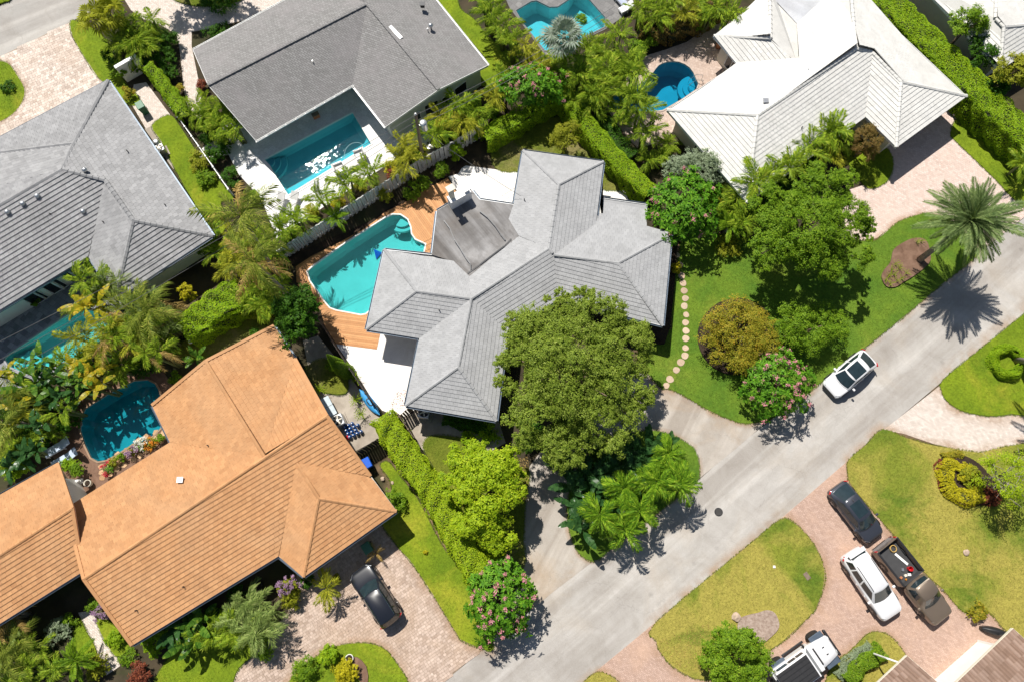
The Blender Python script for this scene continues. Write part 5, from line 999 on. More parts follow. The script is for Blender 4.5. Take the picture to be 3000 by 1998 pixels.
# ---- hedges ----
hedge([(2540, -60), (2640, 30), (2730, 115), (2830, 215), (2920, 305), (3060, 430)], 2.5, 2.5, 'tall clipped bright green hedge right of the white house', 'hedge', .12, 1.0, lump=.16)
hedge([(1427, 388), (1490, 357), (1547, 318), (1640, 272), (1690, 322), (1757, 402), (1824, 478), (1900, 552)], 1.5, 2.0, 'bent green hedge round the back lawn of the central house', 'hedge', .11, 1.0)
hedge([(1122, 1225), (1185, 1330), (1255, 1425), (1330, 1560), (1400, 1680)], 1.75, 2.3, 'long lime green hedge between the orange house and the driveway', 'lime', .11, 1.1, lump=.17)
hedge([(530, 965), (620, 900), (700, 850)], 2.3, 2.4, 'broad lime hedge between the left house and the orange roof', 'hedge', .12, 1.0, lump=.2)
hedge([(430, 190), (480, 250), (530, 325)], 1.1, 1.8, 'clipped green hedge beside the narrow yard of the left house', 'hedge', .10, 1.0)
hedge([(2486, 1995), (2540, 1945), (2592, 1908)], 1.0, .8, 'low clipped bright green hedge in the bottom lawn', 'green', .09, 1.3)
hedge([(2462, 1985), (2500, 1940), (2556, 1895)], .9, .45, 'low grey green border beside the clipped hedge at the bottom', 'silver', .08, 1.0, 'low_border', cat='border')
hedge([(2962 + 42 * math.cos(a), 1056 + 38 * math.sin(a)) for a in [k * .6283 for k in range(10)]], .62, .8, 'ring shaped clipped hedge in the right edge lawn', 'hedge', .08, 1.2, 'ring_hedge', closed=True)
hedge([(1300, 1222), (1380, 1240), (1440, 1248)], .9, .9, 'dark low hedge under the south eave of the central house', 'dark', .09, 1.0)
hedge([(1755, 330), (1800, 390), (1850, 455)], 1.3, 1.4, 'dark shrubbery on the pool side of the bent hedge', 'dark', .13, .8, lump=.2)
hedge([(1880, 70), (1960, 70), (2050, 40), (2120, 0)], 1.6, 1.8, 'russet leaved hedge above the kidney pool terrace', 'russet', .14, .9, lump=.25)
hedge(S('C3', (1330, 105), (1290, 180), (1300, 270), (1370, 335), (1450, 355), (1530, 330)), 1.15, .55, 'crescent of bright yellow croton under the sparse tree', 'yellow', .10, 1.2, 'croton_border', cat='border')
hedge(S('C3', (1250, 110), (1232, 190), (1252, 270), (1305, 335), (1400, 385), (1500, 395), (1590, 360)), .45, .3, 'brick red low border round the croton bed', 'red', .08, 1.0, 'croton_border', cat='border')
hedge(S('C3', (1270, 90), (1330, 70), (1400, 85)), .6, .45, 'orange croton border at the top of the croton bed', 'orange', .09, 1.0, 'croton_border', cat='border')
# ---- rows of palms ----
prow('areca', [(829, 670), (865, 643), (941, 578), (1017, 538), (1084, 506)], 2.3, 15, '{} palm from the left along the pool side of the pale fence', 'palms along the pale fence', .85, 3)
prow('arecay', [(1187, 429), (1183, 470), (1280, 388, 'areca'), (1294, 350), (1347, 313, 'areca'), (1361, 357), (1396, 330, 'areca'), (1450, 285), (1476, 262, 'areca')], 2.6, 16, '{} palm rightwards from the utility pole along the garden boundary', 'boundary palms right of the pole', .9, 3)
prow('areca', [(1425, 8), (1442, 45), (1471, 88), (1503, 118), (1547, 150, 'arecay'), (1568, 195, 'arecay')], 2.5, 16, '{} palm from the top in the row left of the angular pool', 'palms left of the angular pool', .9, 3)
prow('areca', [(1730, 134), (1766, 156), (1703, 182), (1815, 98), (1784, 210), (1739, 216), (1837, 187), (1757, 256), (1739, 290), (1846, 223), (1700, 230)], 2.9, 17, '{} palm in the dense clump between the angular and kidney pools', 'palms between the two top pools', .95, 3)
prow('areca', [(1855, 285), (1880, 318)], 3.6, 15, '{} taller palm leaning over the kidney pool', 'palms over the kidney pool', 1.0, 2)
prow('areca', [(2419, 388), (2452, 400), (2365, 437), (2432, 445, 'arecay'), (2303, 487), (2245, 513), (2213, 538)], 3.0, 17, '{} palm from the russet bush along the white house front', 'palms along the white house front', 1.0, 3)
prow('areca', [(2168, 580), (2154, 610), (2186, 650)], 2.0, 15, '{} palm behind the east pink flowering tree', 'palms behind the east pink tree', .9, 2)
prow('island', [(1829, 1427), (1757, 1508), (1829, 1548), (1873, 1498), (1927, 1410), (1954, 1376), (1958, 1329), (1989, 1418)], 3.3, 15, '{} curly leaved palm in the driveway island counted along the road', 'curly palms in the driveway island', .9, 1, 'island_palm', tilt=(-15, 60))
prow('bird', [(1757, 1365), (1811, 1368), (1846, 1325), (1721, 1396), (1790, 1400), (1880, 1360), (1700, 1350), (1682, 1425), (1692, 1482), (1905, 1315), (1935, 1345), (1862, 1402), (1740, 1452), (1700, 1535), (1795, 1470)], 1.6, 14, '{} dark broad leaved plant in the shaded driveway island', 'dark broad leaved island plants', 1.0, 3, 'broad_leaf_plant', cat='plant')
prow('arecay', [(259, 819, 'areca'), (268, 893, 'bananay'), (330, 830, 'pale')], 3.4, 15, '{} plant from the house among the foliage over the left pool', 'foliage over the left pool', .95, 2, 'tropical_plant', cat='plant')
prow('coco', [(379, 935, 'pale'), (429, 915, 'coco'), (446, 885, 'pale'), (357, 975, 'areca'), (402, 1000, 'arecay'), (464, 945, 'pale'), (321, 1000, 'areca'), (286, 1020, 'arecay'), (450, 1035, 'areca'), (395, 890, 'pale'), (330, 950, 'arecay'), (420, 965, 'areca')], 3.6, 15, '{} weathered palm in the mass at the right end of the left pool', 'weathered palms by the left pool', .8, 2, 'weathered_palm', dry=.15)
prow('banana', [(134, 1091), (156, 1113, 'bird'), (89, 1136), (187, 1131), (232, 1073, 'bananay'), (268, 1104, 'bananay'), (290, 1136, 'bananay'), (170, 1165, 'bird'), (45, 1180, 'bananay'), (89, 1207, 'arecay'), (13, 1095, 'bananay'), (110, 1060), (179, 1200, 'areca'), (36, 1234, 'coco'), (230, 1150, 'bird'), (112, 1243, 'bird'), (20, 1150, 'coco'), (60, 1100, 'areca'), (300, 1085, 'bananay'), (250, 1120)], 2.6, 9, '{} banana plant in the thicket between the left and shaded pools', 'banana thicket', .75, 2, 'banana_plant', cat='plant')
prow('areca', [(22, 1275), (60, 1300), (130, 1270), (10, 1330), (100, 1330, 'bird'), (50, 1360, 'bird')], 1.6, 14, '{} plant in the dark thicket left of the two blue loungers', 'dark thicket plants', .8, 2, 'thicket_plant', cat='plant')
prow('coco', [(27, 1811, 'dry'), (30, 1850, 'pale'), (45, 1885, 'coco'), (27, 1945, 'coco'), (95, 1900, 'areca'), (70, 1970, 'areca'), (150, 1960, 'areca')], 1.9, 14, '{} palm from the garage in the bottom left corner planting', 'bottom left corner palms', .62, 2, 'corner_palm')
prow('pale', [(696, 1798), (740, 1770), (737, 1850), (770, 1832), (700, 1850, 'areca')], 2.0, 17, '{} pale feathery palm before the orange house', 'pale palms before the orange house', .95, 3, 'feathery_palm')
prow('areca', [(603, 335), (643, 315), (688, 380), (634, 375), (655, 350)], 1.9, 13, '{} palm in the bed between rail fence and shingle house', 'palms between rail fence and shingle house', .75, 2)
prow('areca', [(737, 862), (777, 895), (760, 830), (800, 850)], 2.2, 14, '{} palm under the leaning coconut trunk', 'palms under the coconut trunks', .9, 2)
prow('areca', [(1958, 424), (1936, 455), (1900, 472)], 1.0, 14, '{} fern like plant at the terrace corner by the white house wall', 'ferns by the white house wall', .7, 1, 'fern_plant', cat='plant')
prow('areca', [(1880, 30), (1925, 48), (1965, 15), (2005, 45, 'arecay'), (2050, 8), (1940, -10), (2085, 30)], 2.5, 16, '{} palm from the left above the russet hedge at the top edge', 'palms above the russet hedge', .95, 2)
prow('areca', [(590, 300, 'areca'), (615, 355), (660, 395), (575, 330)], 1.6, 13, '{} low palm squeezed between side path and shingle gable', 'low palms by the shingle gable', .7, 2)
prow('areca', [(350, 60), (380, 85), (440, 70), (345, 130), (430, 150)], 1.9, 15, '{} green palm filling the top left planting', 'palms in the top left planting', .85, 2)
prow('areca', [(700, 700, 'arecay'), (770, 700), (680, 780, 'arecay'), (790, 740), (650, 740)], 1.7, 15, '{} low palm below the coconut crowns near the fence end', 'low palms below the coconut crowns', .9, 2)
prow('pale', [(480, 990, 'areca'), (500, 930, 'pale'), (300, 880, 'coco'), (240, 990, 'arecay'), (350, 1075, 'areca'), (180, 1060, 'areca')], 2.2, 14, '{} filler palm around the left pool planting', 'filler palms at the left pool', .8, 2)
prow('areca', [(600, 1850, 'areca'), (650, 1850, 'areca'), (560, 1880, 'banana'), (780, 1800, 'pale')], 1.4, 13, '{} low plant before the orange eave', 'low plants before the orange eave', .75, 2, 'low_palm')
prow('areca', [(1790, 270), (1820, 320), (1700, 300), (1660, 215), (1620, 200), (1600, 230, 'arecay')], 1.9, 15, '{} low palm along the inner side of the bent hedge', 'low palms by the bent hedge', .9, 2)
# ---- single palms ----
palm('date', 2838, 648, 5.7, 84, 'feathery grey green date palm in the brown bed by the road', 'date_palm', 1.16, None, (2690, 765), 1, tr=.2, tilt=(-25, 80))
palm('fan', 1652, 106, 4.6, 24, 'silvery fan palm beside the angular top pool', 'fan_palm', 1.0, None, (1654, 196), 1, tr=.17, tilt=(-35, 75))
palm('coco', 707, 632, 7.4, 17, 'green coconut palm leaning over the corner of the white terrace', 'coconut_palm', 1.0, None, (842, 850), 1, tr=.13, tilt=(-30, 75), dry=.35)
palm('coco', 748, 770, 7.0, 16, 'browning coconut palm leaning left above the lime hedge', 'coconut_palm', .92, None, (858, 876), 1, tr=.13, tilt=(-35, 75), dry=.5)
palm('sabal', 292, 36, 3.4, 22, 'olive fan leaved palm at the top left by the road', 'fan_palm', 1.1, None, None, 2, .7, tilt=(-30, 75))
palm('areca', 402, 128, 1.8, 22, 'bushy green palm below the top left fan palm', 'areca_palm', 1.0, None, None, 3, .4)
palm('cycad', 986, 640, 1.6, 20, 'small round palm standing before the pale fence', 'small_palm', 1.0, None, None, 1)
palm('cycad', 2137, 661, 1.6, 24, 'dark feathery cycad right of the east pink tree', 'cycad', 1.25, None, None, 1)
palm('areca', 2132, 45, 2.2, 18, 'bright palm at the upper left corner of the white roof', 'areca_palm', 1.1, None, None, 2)
palm('cycad', 223, 1932, 1.3, 22, 'bright cycad at the bottom left beside the path', 'cycad', 1.25, None, None, 1)
palm('arecay', 957, 1722, 1.5, 10, 'small yellow palm beside the black car', 'small_palm', .85, None, None, 1)
palm('banana', 576, 1051, 1.4, 8, 'small bright banana plant at the top of the orange roof', 'banana_plant', .6, None, None, 1, cat='plant')
palm('bird', 513, 1842, 1.5, 12, 'large leaved blue green plant at the orange roof edge', 'broad_leaf_plant', 1.0, None, None, 2, cat='plant')
palm('banana', 590, 1815, 1.4, 12, 'bright large leaved plant right of the blue green one', 'broad_leaf_plant', .75, None, None, 2, cat='plant')
palm('areca', 2998, 482, 1.8, 16, 'palm cut by the right edge above the lawn strip', 'areca_palm', .9, None, None, 2)
palm('date', 3165, 1090, 6.5, 34, 'palm whose trunk rises from the ring hedge at the right edge', 'date_palm', 1.0, None, (2975, 1055), 1, tr=.2, tilt=(-25, 80))
palm('dry', 1102, 1619, .7, 10, 'dry brown potted palm by the green bin', 'small_palm', .3, None, None, 1, cat='palm')
palm('areca', 1891, 392, 2.2, 14, 'dark palm at the lower left of the kidney terrace', 'areca_palm', .9, None, None, 2)
for i, (x, y) in enumerate(S('B1', (765, 1140), (530, 1215), (765, 1280), (800, 1370))): palm('yucca', x, y, .5, 26, ['spiky yucca by the bend of the dark fence', 'spiky yucca beside the orange roof edge', 'spiky yucca beside the folding table', 'spiky yucca near the blue kayak'][i], 'yucca', 1.0, 'yuccas in the service yard', None, 1, tr=.04, tilt=(0, 80), cat='plant')
# ---- shrubs ----
SH = [(330, 160, 1.5, 34, 'dark shrub left of the bushy palm at the top left', 'dark'), (372, 120, 1.7, 40, 'dark shrub between fan palm and bushy palm top left', 'dark'), (485, 120, 1.6, 40, 'dark shrub beside the curved side drive', 'dark'), (375, 272, .8, 22, 'small orange croton by the grey roof corner', 'orange'),
 (529, 262, .9, 16, 'narrow orange croton beside the side path', 'orange'), (594, 250, .9, 20, 'dark red shrub at the shingle roof corner', 'red'), (629, 451, 1.4, 33, 'upper dark ball topiary by the rail fence', 'dark'), (672, 512, 1.2, 28, 'lower dark ball topiary by the rail fence', 'dark'),
 (585, 472, .9, 38, 'loose light shrub on the strip lawn above another', 'olive'), (600, 522, .8, 32, 'loose light shrub lower on the strip lawn', 'green'), (990, 588, 1.2, 26, 'yellow green croton behind the pale fence', 'yellow'), (1142, 492, 1.1, 20, 'yellow croton near the utility pole', 'yellow'), (1146, 510, .9, 15, 'dark red croton near the utility pole', 'red'),
 (1126, 573, 1.3, 25, 'lime bush standing before the pale fence', 'olive'), (1204, 560, 1.1, 32, 'leafy green bush at the deck edge left of another', 'green'), (1238, 538, 1.2, 26, 'leafy green bush at the deck edge beside the fence', 'green'), (1291, 496, 1.1, 29, 'round green bush between utility pole and white patio', 'green'), (1338, 440, 1.6, 34, 'bright green bush at the fence end right of the pole', 'hedge'),
 (1750, 250, 1.6, 30, 'dark undergrowth beneath the central palm clump', 'dark'), (1690, 250, 1.5, 34, 'green undergrowth below the fan palm trunk', 'green'), (2090, 570, 1.4, 40, 'yellow green shrub right of the east pink tree', 'olive'), (2132, 722, .9, 40, 'light yellow shrub below the cycad', 'olive'),
 (1980, 786, .8, 18, 'small bright yellow shrub at the east wall', 'yellow'), (1437, 1262, 1.0, 42, 'light green shrub below the south eave of the central house', 'hedge'), (1372, 1282, .9, 26, 'bright small shrub left of the light green shrub', 'hedge'), (1151, 1463, 1.3, 42, 'rounded green shrub at the east side of the orange roof', 'green'),
 (513, 1104, .6, 24, 'small fern shrub at the left tip of the orange roof', 'green'), (200, 1360, .9, 26, 'bright shrub at the white garage wall', 'hedge'), (230, 1375, .9, 24, 'green shrub between garage and pool paving', 'green'), (50, 1370, 1.2, 40, 'green shrub behind the left garage roof', 'hedge'),
 (277, 1772, .9, 28, 'green shrub at the garage corner of the orange house', 'green'), (170, 1847, .9, 40, 'grey green shrub below the garage wall', 'silver'), (205, 1812, .8, 26, 'low dark green shrub along the garage wall', 'green'), (339, 1869, .9, 28, 'round bright shrub beside the narrow path', 'hedge'), (379, 1925, .6, 28, 'low ferny shrub at the end of the narrow path', 'green'),
 (451, 1885, 1.2, 42, 'bright leafy shrub at the lower corner of the orange roof', 'hedge'), (411, 1970, .9, 38, 'dark red croton at the bottom edge', 'red'), (849, 1735, 1.3, 44, 'purple tinged shrub before the orange house', 'olive'), (986, 1695, .6, 16, 'small orange flowering shrub beside the black car', 'orange'),
 (901, 1962, 1.0, 46, 'mid green shrub in the bottom lawn island, the left one', 'green'), (963, 1920, 1.1, 34, 'bright leafy shrub in the bottom lawn island, the upper one', 'hedge'), (1012, 1965, .9, 44, 'golden cycad like shrub in the bottom lawn island', 'yellow'), (1245, 1617, .35, 8, 'tiny yellow shrub on the strip lawn', 'yellow'),
 (2861, 1789, .8, 34, 'orange flowering shrub at the end of the brick drive', 'orange'), (2905, 1455, .5, 30, 'dark red croton in the croton bed', 'red'), (2822, 1382, .7, 32, 'rounded yellow croton filling the middle of the croton bed', 'yellow'), (2848, 1400, .9, 42, 'green and yellow shrub in the middle of the croton bed', 'olive'),
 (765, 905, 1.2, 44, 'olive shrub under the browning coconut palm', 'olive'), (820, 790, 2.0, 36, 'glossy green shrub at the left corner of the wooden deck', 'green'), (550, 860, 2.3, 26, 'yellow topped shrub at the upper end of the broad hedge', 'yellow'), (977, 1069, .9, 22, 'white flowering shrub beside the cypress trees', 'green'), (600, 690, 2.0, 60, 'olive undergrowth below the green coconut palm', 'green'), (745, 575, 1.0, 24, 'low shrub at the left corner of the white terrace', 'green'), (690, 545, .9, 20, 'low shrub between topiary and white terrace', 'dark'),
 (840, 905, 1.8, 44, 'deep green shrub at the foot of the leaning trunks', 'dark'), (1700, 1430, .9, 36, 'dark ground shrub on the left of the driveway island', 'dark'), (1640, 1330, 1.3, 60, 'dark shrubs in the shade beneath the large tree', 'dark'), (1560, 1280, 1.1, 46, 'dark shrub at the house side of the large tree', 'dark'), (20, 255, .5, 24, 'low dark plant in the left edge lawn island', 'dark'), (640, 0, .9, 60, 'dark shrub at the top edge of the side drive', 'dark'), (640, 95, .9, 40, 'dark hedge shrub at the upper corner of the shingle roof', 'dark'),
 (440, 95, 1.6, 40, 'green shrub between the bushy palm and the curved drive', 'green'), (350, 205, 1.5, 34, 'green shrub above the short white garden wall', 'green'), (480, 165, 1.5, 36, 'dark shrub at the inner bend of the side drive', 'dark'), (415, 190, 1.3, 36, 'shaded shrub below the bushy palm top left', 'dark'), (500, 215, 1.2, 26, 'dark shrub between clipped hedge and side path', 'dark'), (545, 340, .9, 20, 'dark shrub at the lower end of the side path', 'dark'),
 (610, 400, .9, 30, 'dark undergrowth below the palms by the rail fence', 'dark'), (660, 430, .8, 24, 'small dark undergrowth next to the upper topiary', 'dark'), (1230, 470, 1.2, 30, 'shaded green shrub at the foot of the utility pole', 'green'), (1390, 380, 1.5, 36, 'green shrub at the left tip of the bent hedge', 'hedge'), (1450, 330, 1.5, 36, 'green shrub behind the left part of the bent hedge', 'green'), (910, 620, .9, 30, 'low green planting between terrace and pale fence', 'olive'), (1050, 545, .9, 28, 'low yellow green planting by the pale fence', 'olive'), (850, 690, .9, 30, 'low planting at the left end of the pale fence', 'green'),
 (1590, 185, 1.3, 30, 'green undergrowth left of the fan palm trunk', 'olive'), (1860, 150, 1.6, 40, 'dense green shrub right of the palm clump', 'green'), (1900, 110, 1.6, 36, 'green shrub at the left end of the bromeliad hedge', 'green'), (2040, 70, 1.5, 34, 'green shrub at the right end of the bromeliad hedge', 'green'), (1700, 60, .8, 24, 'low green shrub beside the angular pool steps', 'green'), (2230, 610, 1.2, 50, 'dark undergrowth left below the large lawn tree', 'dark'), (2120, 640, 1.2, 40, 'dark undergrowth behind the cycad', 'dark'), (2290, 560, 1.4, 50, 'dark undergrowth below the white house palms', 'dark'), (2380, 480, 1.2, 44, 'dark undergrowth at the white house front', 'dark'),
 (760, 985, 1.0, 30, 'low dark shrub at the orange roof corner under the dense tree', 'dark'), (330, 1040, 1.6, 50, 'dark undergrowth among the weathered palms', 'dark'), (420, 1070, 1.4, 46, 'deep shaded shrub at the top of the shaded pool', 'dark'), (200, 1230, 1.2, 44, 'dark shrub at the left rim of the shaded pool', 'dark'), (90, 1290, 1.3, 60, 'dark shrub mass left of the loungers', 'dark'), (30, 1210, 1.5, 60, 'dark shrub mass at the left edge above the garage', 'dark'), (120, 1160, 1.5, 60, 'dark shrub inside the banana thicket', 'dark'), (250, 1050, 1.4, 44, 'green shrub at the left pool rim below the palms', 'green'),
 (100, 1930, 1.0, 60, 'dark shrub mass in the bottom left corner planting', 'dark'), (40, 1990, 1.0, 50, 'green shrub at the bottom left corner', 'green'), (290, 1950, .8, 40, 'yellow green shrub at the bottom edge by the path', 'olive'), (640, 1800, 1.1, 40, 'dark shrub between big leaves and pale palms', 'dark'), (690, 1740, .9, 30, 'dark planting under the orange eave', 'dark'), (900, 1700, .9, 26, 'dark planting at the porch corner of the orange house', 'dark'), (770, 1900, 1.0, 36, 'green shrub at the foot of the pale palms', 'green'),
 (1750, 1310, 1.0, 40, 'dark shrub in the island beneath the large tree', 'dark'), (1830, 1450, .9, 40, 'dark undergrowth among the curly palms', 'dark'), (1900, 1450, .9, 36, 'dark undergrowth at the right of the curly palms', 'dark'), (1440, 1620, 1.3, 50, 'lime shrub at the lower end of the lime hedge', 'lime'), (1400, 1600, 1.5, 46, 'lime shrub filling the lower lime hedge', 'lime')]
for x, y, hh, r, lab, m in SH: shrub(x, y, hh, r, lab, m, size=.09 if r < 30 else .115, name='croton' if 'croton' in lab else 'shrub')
mb_ = [(2605, 690), (2636, 786), (2620, 800)]
bx = S('B3', (885, 495), (905, 465), (925, 425), (950, 390), (975, 415), (960, 500), (990, 480), (1020, 450), (940, 460), (915, 520), (1090, 245), (1120, 240))
for i, (x, y) in enumerate(bx): palm('yucca', x, y, .32, 14, '{} tiny plant from the left in the date palm bed'.format(ORD[i]), 'bedding_plant', .7, 'tiny plants in the date palm bed', None, 1, tr=.03, tilt=(10, 80), cat='plant')
# pool-side pots of flowers at the orange house
for i, (x, y, m, pt, hh) in enumerate([(466, 1285, 'green', None, .6), (442, 1296, 'olive', m_peto, .5), (415, 1302, 'oleander', m_petw, .6), (388, 1320, 'olive', m_pur, .6), (355, 1338, 'green', None, .7), (335, 1352, 'olive', None, .7), (318, 1372, 'oleander', m_petr, .6)]):
    if pt: flower_bush(x, y, hh * .6, 17, hh * .45, '{} flowering plant from the right between pool and orange roof'.format(ORD[i]), None, 'flowering_plant', 40, pt, m, .3, .12, 'plant', 'flower plants by the shaded pool')
    else: shrub(x, y, hh, 17, '{} leafy plant from the right between pool and orange roof'.format(ORD[i]), m, 'leafy_plant', None, .07, cat='plant')
flower_bush(847, 1715, 1.2, 30, .7, 'purple flower spikes before the orange house', 22, 'flowering_shrub', 60, m_pur, 'olive', .35, .12, 'shrub')
flower_bush(303, 1790, .45, 24, .4, 'lilac flowering plant at the garage corner', 18, 'flowering_shrub', 40, m_pur, 'pale', .4, .1, 'shrub')
# cypress pair
for i, (bx_, by_, hh) in enumerate(((1005, 1082, 4.6), (1012, 1092, 3.6))):
    b = P(bx_ + 8 * i, by_); t = empty('cypress_tree', b, ['taller narrow cypress beside the dark fence', 'shorter narrow cypress beside the dark fence'][i], 'tree')
    n = 8500; z = rng.uniform(.02, 1, n); a = rng.uniform(0, 6.283, n); r = .62 * (1 - z) ** .75 * np.minimum(1, z * 8 + .3) * rng.uniform(.7, 1.08, n); c = np.stack([r * np.cos(a), r * np.sin(a), z * hh], 1); c[:, 0] += (.10 - .2 * i) * z * 0
    nr = np.stack([np.cos(a), np.sin(a), np.full(n, .5)], 1) + unit(n) * .4; nr /= np.linalg.norm(nr, axis=1, keepdims=True)
    link('crown', bulk('crown', leaf_quads(c, nr, .12, .4).reshape(-1, 3), 4, LG['green']), t); MB().tube([(0, 0, -.05), (0, 0, hh * .9)], [.08, .02], 7).obj('trunk', m_bark, t)
# ---------------- vehicles ----------------
def carpaint(name, col, flake=.0, rough=.28):
    m, nt, b, n, l = nodes(name); p = n.new('ShaderNodeTexCoord').outputs['Object']; f = noise(n, l, p, 2.5, 6, .6)
    l.new(ramp(n, l, f, [(.3, tuple(x * .93 for x in col)), (.75, col)]), b.inputs['Base Color']); b.inputs['Roughness'].default_value = rough; b.inputs['Metallic'].default_value = flake; b.inputs['Coat Weight'].default_value = .7; b.inputs['Coat Roughness'].default_value = .06; return m
cp_white = carpaint('paint_white', (.74, .74, .75)); cp_black = carpaint('paint_black', (.012, .014, .020)); cp_grey = carpaint('paint_graphite', (.050, .055, .070), .3); cp_tan = carpaint('paint_bronze', (.20, .155, .115), .4, .4)
m_tyre = plain('tyre_rubber', (.018, .018, .018), .85); m_rim = plain('wheel_alloy', (.42, .42, .43), .3, .8); m_blk = plain('black_trim', (.018, .018, .02), .5); m_tail = plain('tail_lamp', (.45, .015, .02), .2); m_head = plain('head_lamp', (.62, .65, .68), .12); m_cglass = plain('car_glass', (.018, .032, .038), .06, 0, .2, 2, .7); m_seat = plain('bed_liner', (.05, .05, .052), .8); m_chrome = plain('chrome', (.6, .6, .62), .15, 1)
def wheel(parent, x, y, r, w, rim=True):
    s = 1 if y > 0 else -1; Mx = Matrix.Translation((x, y, r)) @ Matrix.Rotation(R(90), 4, 'X')
    m = MB().lathe([(r * .62, -w / 2), (r * .93, -w / 2), (r, -w * .36), (r, w * .36), (r * .93, w / 2), (r * .62, w / 2)], 24); m.v = [Mx @ v for v in m.v]; t = m.obj('tyre', m_tyre, None); 
    g = MB().lathe([(r * .63, -w * .44), (r * .60, -w * .47), (r * .2, -w * .36), (.02, -w * .38)], 20); g.f = g.f[:-2]; g2 = MB().lathe([(r * .63, w * .44), (r * .60, w * .47), (r * .2, w * .36), (.02, w * .38)], 20); g2.f = g2.f[:-2]; g.add(g2.v, g2.f)
    for k in range(5):
        a = 6.283 * k / 5
        for q in (-1, 1): g.bar((r * .1 * math.cos(a), r * .1 * math.sin(a), q * w * .46), (r * .58 * math.cos(a), r * .58 * math.sin(a), q * w * .48), .05, .03)
    g.v = [Mx @ v for v in g.v]
    wp = m.obj('wheel', m_tyre, parent, True); bpy.data.objects.remove(t); g.obj('rim', m_rim if rim else m_blk, wp)
def loft(secs, prof):       # secs: (x, halfwidth, zbottom, ztop); prof: [(yfrac, zfrac)] from bottom centre-right to top centre
    V = []; F = []; k = len(prof); full = prof + [(-y, z) for y, z in prof[::-1]]; K = len(full)
    for x, w, zb, zt in secs: V += [(x, y * w, zb + (zt - zb) * z) for y, z in full]
    for i in range(len(secs) - 1):
        for j in range(K): F.append([i * K + j, i * K + (j + 1) % K, (i + 1) * K + (j + 1) % K, (i + 1) * K + j][::-1])
    F += [list(range(K)), [(len(secs) - 1) * K + j for j in range(K)][::-1]]; return V, F
def subd(o, lv=2):
    m = o.modifiers.new('subdivision', 'SUBSURF'); m.levels = lv; m.render_levels = lv; return o
